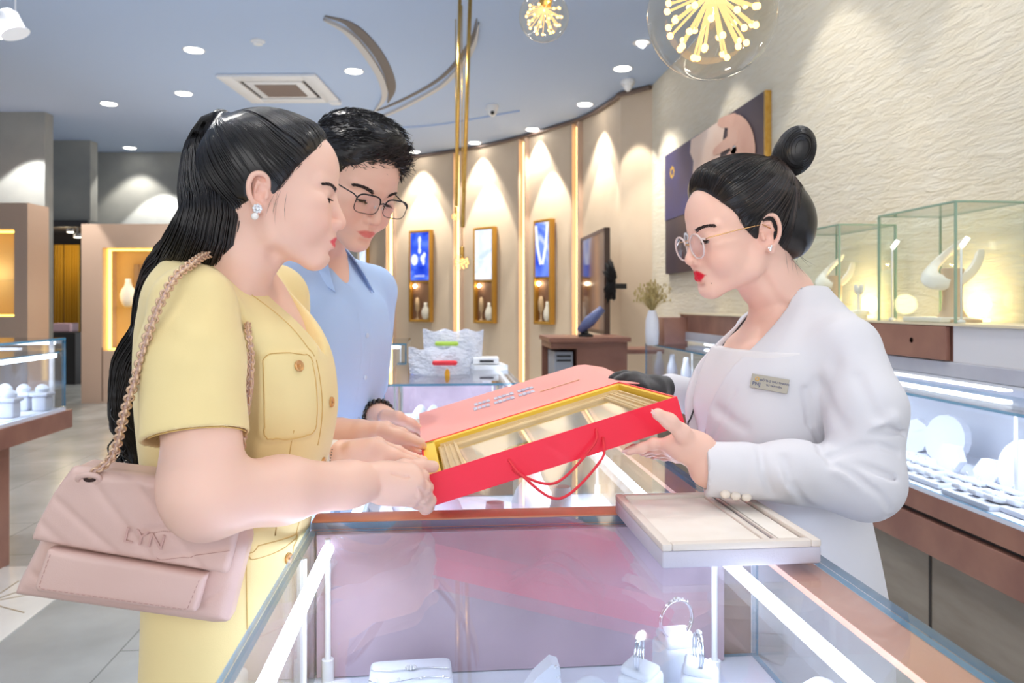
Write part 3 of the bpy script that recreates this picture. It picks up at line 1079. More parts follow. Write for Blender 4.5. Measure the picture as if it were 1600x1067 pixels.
# copper rail between the two showcases
rail = one('counter_rail', COPPER_HI, lambda b: b.box(((NX0 + NX1) / 2, NY1 + .026, TOP - .018), (NX1 - NX0, .047, .040), bev=.003), smooth=True, auto=40)
tag(rail, 'narrow copper rail between the near showcase and the next one', 'rail')
one('rail_panel', COPPER, lambda b: b.box(((NX0 + NX1) / 2, NY1 + .027, (TOP - .040) / 2), (NX1 - NX0 - .01, .042, TOP - .040)), rail)

# --- middle showcase under the red box
MY0, MY1 = NY1 + .052, 2.22
mid = showcase('glass_showcase', 'middle glass showcase full of white jewellery stands behind the copper rail', NX0 + .02, NX1 - .02, MY0, MY1, ZF, TOP,
               tubes=[((NX1 - .12, MY0 + .04, TOP - .03), (NX1 - .12, MY1 - .05, TOP - .03), .008), ((NX0 + .05, MY0 + .04, TOP - .03), (NX0 + .05, MY1 - .05, TOP - .03), .008)],
               posts=[(NX0 + .05, MY1 - .04), (NX1 - .05, MY1 - .04)], strip=[(NX1 - .075, NX1 - .032, MY0 + .02, MY1 - .02)], lightpow=8)
# --- far island
FX0, FX1, FY0, FY1 = -.245, .33, 3.2, 4.42
far = showcase('glass_showcase', 'far glass showcase topped with clipped plastic bags, behind the red lid', FX0, FX1, FY0, FY1, .68, TOP,
               backs=[(FX0 + .02, FX1 - .02, FY1 - .02, FY1 - .011)],
               tubes=[((FX1 - .03, FY0 + .05, TOP - .025), (FX1 - .03, FY1 - .05, TOP - .025), .008)],
               posts=[(FX0 + .05, FY0 + .05), (FX0 + .08, FY0 + .03), (FX1 - .04, FY1 - .05)], lightpow=6)
# --- the island at the very back, with a raised glass box
BX0, BX1, BY0, BY1 = -1.6, -.55, 5.1, 5.9
back = showcase('glass_showcase', 'back island showcase seen between the man\'s shirt and the plastic bags', BX0, BX1 + .32, BY0, BY1, .74, 1.04,
                tubes=[((BX0 + .05, BY0 + .03, 1.015), (BX1 + .27, BY0 + .03, 1.015), .008)], posts=[(BX1 + .28, BY0 + .04)], lightpow=8)
showcase('glass_showcase', 'raised glass box on top of the back island showcase', BX0, BX1, BY0 + .15, BY1, 1.065, 1.11, base=False,
         tubes=[((BX0 + .05, BY0 + .18, 1.09), (BX1 - .05, BY0 + .18, 1.09), .007)], lightpow=0)

# --- left showcase on a copper plinth
LX1 = -2.1
left = thing('glass_showcase', 'left edge showcase on a copper plinth holding small white stands', 'showcase', (LX1 - .5, 3.2, 0))
def lsc():
    g = left
    x0_, x1_, y0_, y1_ = LX1 - .75, LX1, 2.2, 4.52
    zf, zt_ = .72, 1.106
    T = .012
    cx, cy = (x0_ + x1_) / 2, (y0_ + y1_) / 2
    one('glass_top', [CASE_GLASS, CASE_EDGE], lambda b: pane(b, (cx, cy, zt_), (x1_ - x0_, y1_ - y0_, T), 2), g)
    one('glass_side', [CASE_GLASS, CASE_EDGE], lambda b: pane(b, (x1_ - .006, cy, (zf + zt_) / 2), (T, y1_ - y0_, zt_ - zf - .014), 0), g)
    one('glass_side', [CASE_GLASS, CASE_EDGE], lambda b: pane(b, (cx, y1_ - .006, (zf + zt_) / 2), (x1_ - x0_ - .03, T, zt_ - zf - .014), 1), g)
    one('glass_shelf', [CASE_GLASS, CASE_EDGE], lambda b: pane(b, (cx + .1, cy, zt_ - .075), (x1_ - x0_ - .25, y1_ - y0_ - .03, .010), 2), g)
    one('light_bar', emit('led_bar', (235, 242, 255), 4), lambda b: (b.box((x1_ - .035, cy, zt_ - .090), (.022, y1_ - y0_ - .10, .022)), b.box((cx, y1_ - .04, zt_ - .022), (x1_ - x0_ - .08, .018, .016))), g)
    one('post', WHITE_PAINT, lambda b: b.box((x1_ - .05, y1_ - .05, (zf + zt_) / 2), (.02, .02, zt_ - zf - .02)), g)
    one('back_panel', mat('frosted_back', (160, 168, 180), .5), lambda b: b.box((x0_ + .01, cy, (zf + zt_) / 2), (.02, y1_ - y0_, zt_ - zf - .02)), g)
    one('display_floor', WHITE_SAT, lambda b: b.box((cx, cy, zf - .008), (x1_ - x0_, y1_ - y0_, .016)), g)
    one('copper_slab', COPPER, lambda b: b.box((cx, cy + .02, zf - .066), (x1_ - x0_ + .03, y1_ - y0_ + .05, .10)), g)
    one('plinth', COPPER, lambda b: b.box((cx - .04, 3.1, (zf - .116) / 2), (x1_ - x0_ - .02, 1.9, zf - .116)), g)
    add_light('case_light', 'AREA', (cx, cy, zt_ - .10), 14, (.8, .88, 1), shape='RECTANGLE', size=.03, size_y=2.0)
lsc()

# --- counter run along the stone wall
RX, RY0, RY1 = 1.73, .35, 6.42
STONE_BASE = mat('base_travertine', (160, 150, 136), .5, var=(142, 130, 116), vscale=3, stretch=(1, 1, 5))
run = thing('wall_counter', 'long lit jewellery counter with copper drawers along the stone wall', 'counter', (2.0, 3.4, 0))
def wallrun():
    g = run
    cy, ly = (RY0 + RY1) / 2, RY1 - RY0
    one('stone_base', STONE_BASE, lambda b: b.box((2.08, cy, .2), (.50, ly - .04, .40)), g)
    one('base_joint', mat('joint_dark', (60, 54, 50), .7), lambda b: [b.box((1.829, y, .2), (.006, .012, .40)) for y in (1.55, 2.14, 2.73, 3.3)], g)
    # drawer fronts
    ys = [RY0, 1.71, 2.98, 4.2, RY1]
    for a, c in zip(ys[:-1], ys[1:]):
        d_ = one('drawer', COPPER, lambda b: b.box((RX + .20, (a + c) / 2, .583), (.40, c - a - .008, .072), bev=.002), g)
        one('knob', SILVER, lambda b: b.lathe([(.0, 0), (.014, 0), (.016, .006), (.012, .012), (0, .013)], (RX - .012, a + .36 if a > 1 else a + .6, .585), 14, np.array([[0, 0, 1], [0, 1, 0], [-1, 0, 0.0]])), d_, True)
        one('lower_front', COPPER, lambda b: b.box((RX + .20, (a + c) / 2, .466), (.40, c - a - .006, .122), bev=.002), g)
    one('groove', mat('joint_dark', (60, 54, 50), .7), lambda b: b.box((RX + .22, cy, .5365), (.38, ly, .020)), g)
    one('display_floor', WHITE_SAT, lambda b: b.box((RX + .30, cy, .6275), (.60, ly, .014)), g)
    one('back_panel', WHITE_SAT, lambda b: b.box((2.315, cy, .82), (.02, ly, .37)), g)
    for a, c in ((RY0, 4.3), (4.3, RY1)):
        one('glass_front', [CASE_GLASS, CASE_EDGE], lambda b: pane(b, (RX + .005, (a + c) / 2, .7975), (.010, c - a - .002, .325), 0), g)
        one('glass_top', [CASE_GLASS, CASE_EDGE], lambda b: pane(b, (RX + .15, (a + c) / 2, .965), (.30, c - a - .002, .010), 2), g)
    one('glass_end', [CASE_GLASS, CASE_EDGE], lambda b: pane(b, (RX + .30, RY1 - .005, .7975), (.58, .010, .325), 1), g)
    for y in (.6, 1.9, 3.0, 4.2, 5.3):
        one('light_bar', emit('led_dots', (240, 246, 255), 5), lambda b: b.box((2.02, y, .992), (.03, .85, .012)), g)
        one('post', WHITE_PAINT, lambda b: b.tube([(RX + .22, y + .55, .635), (RX + .22, y + .55, .96)], .006, 10), g, True)
    one('case_head', mat('head_white', (226, 228, 234), .5), lambda b: b.box((2.16, cy, 1.004), (.32, ly, .012)), g)
    one('marble_slab', mat('grey_marble', (205, 205, 212), .3, var=(188, 188, 198), vscale=4), lambda b: b.box((2.175, cy, 1.041), (.35, ly, .060), bev=.004), g)
    add_light('case_light', 'AREA', (1.86, 2.1, .95), 8, (.82, .9, 1), shape='RECTANGLE', size=.025, size_y=3.3)
    add_light('case_light', 'AREA', (1.86, 5.0, .95), 7, (.82, .9, 1), shape='RECTANGLE', size=.025, size_y=2.6)
wallrun()
# raised white box row with copper drawer
up = thing('upper_cabinet', 'white raised cabinet with one copper drawer on the marble slab', 'cabinet', (2.17, 2.5, 1.071))
one('body', mat('cabinet_white', (232, 230, 232), .45), lambda b: b.box((2.175, 1.7, 1.143), (.34, 2.3, .142)), up)
one('body_far', COPPER, lambda b: b.box((2.18, 4.6, 1.143), (.33, 3.5, .142)), up)
d_ = one('drawer', COPPER, lambda b: b.box((2.0, 3.37, 1.143), (.02, .99, .135), bev=.002), up)
one('knob', SILVER, lambda b: b.lathe([(.0, 0), (.012, 0), (.015, .006), (.011, .012), (0, .013)], (1.99, CXP(1424, 1.99), 1.147), 14, np.array([[0, 0, 1], [0, 1, 0], [-1, 0, 0.0]])), d_, True)
one('ledge_top', mat('ledge_cream', (236, 222, 190), .4), lambda b: b.box((2.17, 3.45, 1.219), (.355, 5.8, .010)), up)


def glassbox(lab, x0, x1, y0, y1, z0, z1):
    g = thing('glass_cabinet', lab, 'glass cabinet', ((x0 + x1) / 2, (y0 + y1) / 2, z0), 'clear glass boxes on the ledge')
    T = .007
    GE = mat('green_glass_edge', (150, 178, 158), .15)
    cx, cy, h = (x0 + x1) / 2, (y0 + y1) / 2, z1 - z0 - T
    one('top', [GLASS, GE], lambda b: pane(b, (cx, cy, z1 - T / 2), (x1 - x0, y1 - y0, T), 2), g)
    for x in (x0 + T / 2, x1 - T / 2):
        one('side', [GLASS, GE], lambda b: pane(b, (x, cy, z0 + h / 2), (T, y1 - y0 - 2 * T, h), 0), g)
    for y in (y0 + T / 2, y1 - T / 2):
        one('side', [GLASS, GE], lambda b: pane(b, (cx, y, z0 + h / 2), (x1 - x0, T, h), 1), g)
    one('edge_bead', GE, lambda b: ([b.box((x, y, z0 + h / 2), (.008, .008, h)) for x in (x0, x1) for y in (y0, y1)],
                                    [b.box((cx, y, z1 - .003), (x1 - x0, .007, .007)) for y in (y0, y1)], [b.box((x, cy, z1 - .003), (.007, y1 - y0, .007)) for x in (x0, x1)]), g)
    return g


glassbox('tall clear glass box with a tilted necklace collar, nearest along the ledge', 2.0, 2.30, 2.83, 3.36, 1.2245, 1.705)
glassbox('clear glass box just right of the attendant\'s neck, second along the ledge', 2.0, 2.30, 3.71, 4.30, 1.2245, 1.705)
WARM_EM = emit('ledge_lamp', (255, 206, 110), 6)
for y, lab in ((3.18, 'warm lamp strip lying inside the nearest glass box'), (4.05, 'warm lamp strip lying inside the glass box by the attendant')):
    tag(one('lamp_strip', WARM_EM, lambda b: b.box((2.27, y, 1.232), (.03, .34, .014), bev=.003)), lab, 'lamp', 'warm lamp strips on the ledge')
    add_light('ledge_light', 'POINT', (2.24, y, 1.30), 2.2, (1, .78, .4), shadow_soft_size=.05)


def collar(u, v, X, s, lab, tilt=.9):
    """tilted white necklace collar on a tapering stem"""
    y = CXP(u, X)
    d = X * FW[0] + y * FW[1]
    z = CAM_H - (v - HZ) / F_PX * d
    base = 1.2245
    g = thing('necklace_stand', lab, 'necklace stand', (X, y, base), 'tilted white necklace collars')
    def neck(b):
        pr = [(.075, 0), (.075, .012), (.040, .020), (.028, .05), (.026, .10), (.030, z - base - .02)]
        b.lathe([(r * s, h) for r, h in pr], (X, y, base), 20)
    one('stem', mat('stand_beige', (214, 188, 156), .6), neck, g, True, 50)
    n_ = np.array([-.66, -.62, .42]); n_ /= np.linalg.norm(n_)
    e1 = np.array([.45, -.42, .78]); e1 = e1 - n_ * (e1 @ n_); e1 /= np.linalg.norm(e1)
    e2 = np.cross(n_, e1)
    R_ = np.array([e1, e2, n_]).T
    def col(b):
        pts_, n = [], 28
        vs, fs = [], []
        for i in range(n + 1):
            a = math.radians(35 + 290 * i / n)
            w = (.030 + .030 * math.sin(math.pi * i / n)) * s
            ro = np.array([.098 * math.cos(a), .058 * math.sin(a), .02 * math.cos(2 * a)]) * s
            ri = ro * (1 - w / .11 / s)
            c0 = np.array([X, y, z])
            h = .012 * s
            vs += [c0 + R_ @ (ro + [0, 0, -h]), c0 + R_ @ (ro + [0, 0, 0]), c0 + R_ @ ((ro + ri) / 2 + [0, 0, h]), c0 + R_ @ (ri + [0, 0, 0]), c0 + R_ @ (ri + [0, 0, -h])]
        for i in range(n):
            for k in range(5):
                o = i * 5
                fs.append((o + k, o + (k + 1) % 5, o + 5 + (k + 1) % 5, o + 5 + k))
        fs += [(0, 1, 2, 3, 4), tuple(n * 5 + k for k in (4, 3, 2, 1, 0))]
        b.add(vs, fs)
    one('collar', mat('collar_white', (250, 246, 236), .55), col, g, True, 60)


collar(1488, 412, 2.14, 1.45, 'tilted white necklace collar in the nearest glass box')
collar(1305, 425, 2.14, 1.25, 'tilted white necklace collar behind the attendant\'s shoulder')
y_ = CXP(1342, 2.14)
tag(one('earring_stand', mat('collar_white', (250, 246, 236), .55), lambda b: (b.lathe([(.04, 0), (.04, .02), (.05, .022), (.05, .04), (.01, .045), (.009, .13), (0, .132)], (2.14, y_, 1.2245), 16),
    b.ball((2.14, y_ - .022, 1.375), (.008, .022, .03), 12, 8, np.array(Matrix.Rotation(.6, 3, 'X'))), b.ball((2.14, y_ + .022, 1.375), (.008, .022, .03), 12, 8, np.array(Matrix.Rotation(-.6, 3, 'X')))), smooth=True, auto=50),
    'small white heart-shaped earring stand inside the second glass box', 'earring stand')
for u, X, v0, lab in ((1394, 2.05, 388, 'slim white lamp stick between the two glass boxes'), (1502, 2.06, 385, 'slim white lamp stick in front of the large collar')):
    y = CXP(u, X)
    d = X * FW[0] + y * FW[1]
    z = CAM_H + (HZ - v0) / F_PX * d
    g = thing('lamp_stick', lab, 'lamp', (X, y, 1.2245), 'slim lamp sticks on the ledge')
    one('stick', WHITE_PAINT, lambda b: (b.tube([(X, y, 1.2245), (X, y, z)], .004, 8), b.lathe([(.015, 0), (.015, .01), (.004, .014)], (X, y, 1.2245), 12)), g, True)
    one('lamp_head', emit('stick_head', (255, 250, 235), 4), lambda b: b.tube([(X, y, z), (X + .02, y - .012, z + .035)], .009, 8), g, True)

# tray left lying in the near glass box
y_ = CXP(1470, 2.12)
tag(one('jewellery_tray', mat('collar_white', (250, 246, 236), .55), lambda b: b.box((2.10, y_, 1.235), (.14, .26, .02), bev=.004), smooth=True, auto=40), 'flat ivory tray on the ledge under the large collar', 'tray')

# --- things standing on the far end of the wall counter
VB = C(1019, 505, 6.15)
g = thing('flower_vase', 'tall white vase with dried beige grass on the wall counter', 'vase', (VB[0], VB[1], TOP))
one('vase_body', mat('porcelain', (232, 234, 244), .3), lambda b: b.lathe([(.035, 0), (.05, .01), (.056, .10), (.052, .20), (.036, .26), (.03, .28), (.026, .28), (.026, .26)], (VB[0] , VB[1], TOP), 24), g, True, 60)
def grass(b):
    random.seed(9)
    for k in range(150):
        a, r = random.uniform(0, 6.28), random.uniform(.02, .15)
        h = random.uniform(.10, .26) * (1 - r * 1.5)
        p0 = np.array([VB[0], VB[1], TOP + .27])
        p2 = p0 + np.array([r * math.cos(a), r * math.sin(a), h])
        b.tube([p0, (p0 + p2) / 2 + np.array([0, 0, .02]), p2], [.0025, .002, .0015], 3)
        b.ball(p2, (.006, .006, .014), 5, 4)
tag(one('dried_grass', mat('dried_grass', (206, 186, 130), .8, var=(178, 156, 100), vscale=40), grass, g, False), kind='stuff')
q = C(1051, 525, 5.6)
q = np.array([1.92, CXP(1051, 1.92), 0])
tag(one('storage_box', COPPER, lambda b: b.box((q[0], q[1], TOP + .11), (.20, .18, .22), bev=.004), smooth=True, auto=40), 'brown copper coloured block beside the vase on the wall counter', 'box')

# --- desk at the back with a computer
DX0, DX1, DY0, DY1 = .98, 1.62, 7.1, 7.75
desk = thing('desk_cabinet', 'brown copper desk cabinet with an open bay in front of the dark display', 'desk', (1.3, 7.4, 0))
BRN = mat('desk_brown', (128, 84, 68), .4, var=(146, 100, 82), vscale=4)
def dsk(b):
    b.box((1.32, DY0 - .0, .98), (.74, .70, .04))
    b.box((1.44, 7.12, .48), (.46, .62, .96))
    b.box((.985, 7.42, .48), (.03, .03, .96)); b.box((1.10, 7.42, .48), (.25, .04, .96)); b.box((1.09, 7.1, .25), (.24, .6, .5)); b.box((1.09, 7.1, .93), (.24, .6, .06))
one('body', BRN, dsk, desk)
g = thing('computer_tower', 'grey computer tower in the open bay of the brown desk', 'computer', (1.10, 7.05, .5))
one('case', mat('computer_grey', (150, 156, 168), .4), lambda b: b.box((1.10, 7.08, .69), (.17, .42, .36), bev=.006), g)
one('slots', mat('black_plastic', (24, 24, 26), .4), lambda b: [b.box((1.10, 6.866, z), (.13, .006, .018)) for z in (.83, .79, .60)], g)
q0 = C(915, 521, 7.05)
g = thing('tilted_tablet', 'blue-grey tilted tablet on a black foot on the brown desk', 'tablet', (q0[0], q0[1], 1.0))
one('foot', mat('black_plastic', (24, 24, 26), .4), lambda b: b.lathe([(.07, 0), (.07, .02), (.03, .035), (.02, .06)], (q0[0], q0[1], 1.0), 16), g, True, 40)
one('slab', mat('tablet_blue', (98, 110, 158), .25), lambda b: b.tube([(q0[0] - .06, q0[1], 1.05), (q0[0] + .03, q0[1] - .02, 1.14), (q0[0] + .15, q0[1] - .04, 1.26)], [.03, .055, .035], 12), g, True)
one('shelf_desk', BRN, lambda b: b.box((1.84, 7.2, .86), (.42, .5, .04)), desk)

# --- bags and papers on the far island
BAGM = bpy.data.materials.new('clear_plastic')
BAGM.use_nodes = True
nt = BAGM.node_tree
bs = nt.nodes['Principled BSDF']
bs.inputs['Base Color'].default_value = lin((232, 236, 250))
bs.inputs['Alpha'].default_value = .72
bs.inputs['Roughness'].default_value = .18
nz = nt.nodes.new('ShaderNodeTexNoise')
nz.inputs['Scale'].default_value = 9
bpn = nt.nodes.new('ShaderNodeBump')
bpn.inputs['Distance'].default_value = .02
nt.links.new(nz.outputs[0], bpn.inputs['Height'])
nt.links.new(bpn.outputs[0], bs.inputs['Normal'])


def zipbag(lab, u0, u1, v0, v1, Y, hc, hu0, hu1, hv, flare, print_=None):
    d = Y * FW[1]
    A_, B_ = C(u0, v1, d), C(u1, v1, d)
    base = (A_ + B_) / 2
    base[2] = TOP
    wd = (u1 - u0) / F_PX * d
    ht = (v1 - v0) / F_PX * d
    g = thing('plastic_bag', lab, 'plastic bag', tuple(base))
    def bag(b):
        n, m = 16, 10
        for side in (-1, 1):
            vs, fs = [], []
            for i in range(n + 1):
                for j in range(m + 1):
                    s, t = i / n * 2 - 1, j / m
                    th = (1 - s * s) * (1 - t) ** .5 * .07 + .004
                    w = wd / 2 * (1 + flare * t)
                    z = ht * t + .008 * math.sin(9 * s + Y) * t
                    vs.append(base + RT * s * w + FW * side * (th + .006 * math.sin(7 * s + 5 * t)) + UP * (z + .002))
            for i in range(n):
                for j in range(m):
                    o = i * (m + 1) + j
                    fs.append((o, o + m + 1, o + m + 2, o + 1))
            b.add(vs, fs)
    one('pouch', BAGM, bag, g, True)
    one('papers', mat('paper_white', (244, 246, 250), .6), lambda b: b.box(base + UP * (ht * .36 + .004), (wd * .86, .02, ht * .72), rotz(-YAW), 0, .004), g)
    hc_ = C((hu0 + hu1) / 2, hv, d - .09)
    one('clip_handle', hc, lambda b: b.box(hc_, ((hu1 - hu0) / F_PX * d, .03, .022), rotz(-YAW), 0, .009), g, True)
    if print_ is not None:
        q = C(print_[0], print_[1], d - .075)
        one('printed_mark', print_[2], lambda b: b.ball(q, (.012, .002, .026), 12, 8, rotz(-YAW)), g, True)
    return g


RED_P = mat('red_plastic', (236, 44, 60), .3)
zipbag('upright clear plastic bag with a green clip, behind the red clipped one', 664, 752, 532, 590, 4.0, mat('green_plastic', (178, 212, 74), .3), 680, 716, 537, .08)
zipbag('clear plastic bag with a red clip handle, nearer on the far showcase', 640, 734, 554, 594, 3.62, RED_P, 676, 714, 567, .04, (699, 585, mat('orange_print', (244, 176, 40), .5)))
q = C(762, 582, 3.95)
def stacks(b):
    b.box((q[0], q[1], TOP + .012), (.17, .22, .022), rotz(.1))
tag(one('paper_pad', mat('paper_white', (244, 246, 250), .6), stacks), 'small white paper pad lying right of the plastic bags, lower one', 'paper pad')
def stack2(b):
    b.box((q[0] - .01, q[1], TOP + .042), (.13, .16, .03), rotz(-.05), 0, .003)
    b.box((q[0] - .01, q[1] - .083, TOP + .042), (.07, .006, .010), rotz(-.05), 1)
tag(one('card_box', [mat('paper_white', (244, 246, 250), .6), mat('dark_label', (50, 52, 60), .5)], stack2), 'white card box with a dark label on the paper pad', 'box')


# ------------------------------------------------------------------ jewellery stands inside the cases
def ringmesh(b, c, r, tube_r, R, stone=.004, mi=0, ms=1):
    pts = [np.array(c) + R @ np.array([r * math.cos(a), 0, r * math.sin(a)]) for a in np.linspace(0, 2 * math.pi, 28, endpoint=False)]
    b.tube(pts, tube_r, 8, mi, closed=True)


def ring_stand(base, w, h, lab, ring_r=.0105, rot=0.0, style=0, grp=None):
    g = thing('ring_stand', lab, 'ring stand', tuple(base), grp)
    R = rotz(rot)
    B = np.array(base, float)
    def st(b):
        n = 4
        z = [0, h * .86, h]
        s = [1.0, .86, .80]
        vs, fs = [], []
        b.box(B + UP * h * .46, (w, w, h * .92), R, 0, w * .12)
        # slanted padded top
        b.box(B + UP * (h * .95) + R @ np.array([0, 0, 0]), (w * .86, w * .86, h * .10), R @ np.array(Matrix.Rotation(.18, 3, 'X')), 0, w * .1)
    one('block', WHITE_SAT, st, g, True, 50)
    ringc = B + UP * (h + ring_r * .72)
    Rr = R @ np.array(Matrix.Rotation(.25, 3, 'Z'))
    rg = one('ring', SILVER, lambda b: (ringmesh(b, ringc, ring_r, .0016, Rr), ringmesh(b, ringc + Rr @ np.array([0, .0034, 0]), ring_r * 1.0, .0013, Rr)), g, True)
    top = ringc + UP * ring_r
    def gems(b):
        for k in range(-2, 3):
            a = k * .32
            p = ringc + Rr @ np.array([math.sin(a) * ring_r * 1.08, 0, math.cos(a) * ring_r * 1.08])
            b.ball(p, (.0022, .0024, .0022) if k else (.0036, .0036, .0032), 6, 4)
        if style:
            for k in range(8):
                a = k * math.pi / 4
                b.ball(top + UP * .002 + Rr @ np.array([math.cos(a) * .0042, math.sin(a) * .0042, 0]), .0016, 6, 4)
    one('diamonds', DIAMOND, gems, rg, False)
    return g


def near_pt(u, v, z=ZF):
    return CI(u, v, z)


# the three tall stands at the front; heights follow the photo
def up_z(u, v, p):
    d = p @ FW
    return CAM_H - (v - HZ) / F_PX * d


pB = C(1058, 1010, 1.00); pB[2] = ZF
pA = C(1001, 1060, .93); pA[2] = ZF
pC = C(1093, 1060, .93); pC[2] = ZF
ring_stand(pB, .052, up_z(1058, 990, pB) - ZF, 'tallest white ring stand with a halo diamond ring, in the near showcase', .025, .1, 1, 'white ring stands in the near showcase')
ring_stand(pA, .044, up_z(1001, 1038, pA) - ZF, 'lower ring stand left of the tallest one in the near showcase', .021, .9, 0, 'white ring stands in the near showcase')
ring_stand(pC, .044, up_z(1093, 1035, pC) - ZF, 'lower ring stand right of the tallest one, ring set with a row of stones', .020, 1.2, 0, 'white ring stands in the near showcase')
# pendant cushion with chains
pp_ = C(642, 1062, 1.075); pp_[2] = ZF
g = thing('jewellery_cushion', 'flat white cushion box showing a bracelet with a central flower of stones', 'jewellery box', tuple(pp_))
one('cushion', WHITE_SAT, lambda b: b.box(pp_ + UP * .022, (.115, .07, .044), rotz(.04), 0, .008), g, True, 50)
one('chain', SILVER, lambda b: (b.tube([pp_ + np.array([x, -.034 + .006 * math.sin(x * 60), .046]) for x in np.linspace(-.055, .055, 24)], .0008, 5), b.tube([pp_ + np.array([x, -.004 + .003 * math.sin(x * 70), .046]) for x in np.linspace(-.055, .055, 24)], .0008, 5)), g, True)
def fl(b):
    for k in range(9):
        a = k * 2 * math.pi / 8
        r = .006 if k < 8 else 0
        b.ball(pp_ + np.array([r * math.cos(a), -.002 + r * .7 * math.sin(a), .0475]), .0022, 6, 4)
        if k < 4:
            b.ball(pp_ + np.array([-.045 + k * .03, -.034, .0475]), .0018, 6, 4)
one('diamonds', DIAMOND, fl, g)
q = np.array([-.145, 1.08, ZF])
tag(one('jewellery_cushion', WHITE_SAT, lambda b: b.box(q + UP * .012, (.05, .05, .024), rotz(.3), 0, .005), smooth=True, auto=50), 'small white cushion by the left posts inside the near showcase', 'jewellery box')
# curved wedge display
q = C(842, 1075, 1.06); q[2] = ZF
g = thing('earring_wedge', 'curved white wedge stand with two stud stones, left of the ring stands', 'jewellery stand', tuple(q))
def wedge(b):
    pr = [(-.030, 0), (.026, 0), (.030, .020), (.027, .060), (.016, .064), (-.006, .045), (-.022, .022)]
    b.prism([(x, z) for x, z in pr], (0, .03, 0), q - np.array([0, .015, 0]), (1, 0, 0), (0, 0, 1))
one('wedge', WHITE_SAT, wedge, g, True, 40)
one('studs', DIAMOND, lambda b: (b.ball(q + np.array([.021, -.015, .060]), .0028, 8, 5), b.ball(q + np.array([.025, -.015, .046]), .0028, 8, 5)), g)
q2 = C(922, 1085, 1.04); q2[2] = ZF
tag(one('earring_wedge', WHITE_SAT, lambda b: b.ball(q2 + UP * .0261, (.026, .018, .026), 14, 8), smooth=True), 'small rounded white stand between the wedge and the ring stands', 'jewellery stand')
q3 = C(1285, 1090, .85); q3[2] = ZF
tag(one('jewellery_mound', WHITE_SAT, lambda b: (b.ball(q3 + UP * .0701, (.040, .040, .070), 18, 10)), smooth=True), 'rounded white display mound at the right end of the near showcase', 'jewellery stand')

# middle showcase contents
random.seed(21)
def mid_item(kind, x, y, s, lab, grp):
    B = np.array([x, y, ZF])
    R = rotz(random.uniform(-.4, .4))
    def fn(b):
        if kind == 'bust':
            bust_mesh(b, B, R, s)
        elif kind == 'block':
            b.box(B + UP * .03 * s, (.05 * s, .05 * s, .06 * s), R, 0, .006)
            ringmesh(b, B + UP * (.06 * s + .010), .010, .0012, R, mi=1)
        elif kind == 'tray':
            b.box(B + UP * .008, (.12 * s, .09 * s, .016), R, 0, .004)
            for i in range(3):
                for j in range(2):
                    c = B + R @ np.array([(-.035 + i * .035) * s, (-.018 + j * .036) * s, .024])
                    b.box(c, (.022 * s, .022 * s, .018), R, 0, .003)
                    ringmesh(b, c + UP * .013, .007, .0009, R, mi=1)
        elif kind == 'cone':
            b.lathe([(.03 * s, 0), (.03 * s, .01), (.012 * s, .02), (.008 * s, .09 * s), (.0, .11 * s)], B, 14)
            ringmesh(b, B + UP * .05 * s, .011, .0012, R @ np.array(Matrix.Rotation(1.3, 3, 'X')), mi=1)
        elif kind == 'slab':
            b.box(B + UP * .055 * s, (.085 * s, .012, .11 * s), R @ np.array(Matrix.Rotation(-.25, 3, 'X')), 0, .005)
    o = one({'bust': 'necklace_bust', 'block': 'ring_block', 'tray': 'ring_tray', 'cone': 'ring_cone', 'slab': 'earring_board'}[kind], [WHITE_SAT, SILVER], fn, smooth=True, auto=50)
    tag(o, lab, {'bust': 'jewellery bust', 'block': 'ring stand', 'tray': 'ring tray', 'cone': 'ring stand', 'slab': 'earring board'}[kind], grp)


GM = 'white stands in the middle showcase'
spec_ = [('bust', .10, 1.45, .72, 'white bust behind the red cord handle in the middle showcase'), ('bust', .235, 1.50, .78, 'white bust right of the red cord handle in the middle showcase'),
         ('slab', .19, 1.36, 1.1, 'upright white board in front of the two busts in the middle showcase'), ('block', -.06, 1.33, 1.0, 'low white ring block under the left end of the red box'),
         ('block', -.01, 1.42, 1.1, 'white ring block second from the left under the red box'), ('tray', -.09, 1.48, 1.0, 'white ring tray near the hands in the middle showcase'),
         ('block', .04, 1.34, .9, 'white ring block in front of the left bust'), ('tray', .10, 1.31, .9, 'white ring tray against the copper rail'),
         ('slab', -.13, 1.36, .9, 'upright white board at the left corner of the middle showcase'), ('cone', .0, 1.56, 1.1, 'white ring cone behind the ring blocks'),
         ('tray', .30, 1.36, .9, 'white ring tray right of the upright board'), ('bust', .0, 1.75, .7, 'white bust at the back of the middle showcase, left one'),
         ('bust', .22, 1.85, .7, 'white bust at the back of the middle showcase, right one'), ('tray', .31, 1.62, 1.0, 'white ring tray near the right light tube of the middle showcase'),
         ('cone', .155, 1.36, .9, 'white ring cone just in front of the two busts'), ('block', -.12, 1.60, 1.2, 'tall white ring block at the left glass of the middle showcase'),
         ('slab', .34, 1.48, 1.0, 'upright white board by the attendant\'s fingers in the middle showcase'), ('bust', -.08, 1.95, .7, 'white bust in the far left corner of the middle showcase')]
for k_, x, y, s, lab in spec_:
    mid_item(k_, x, y, s, lab, GM)

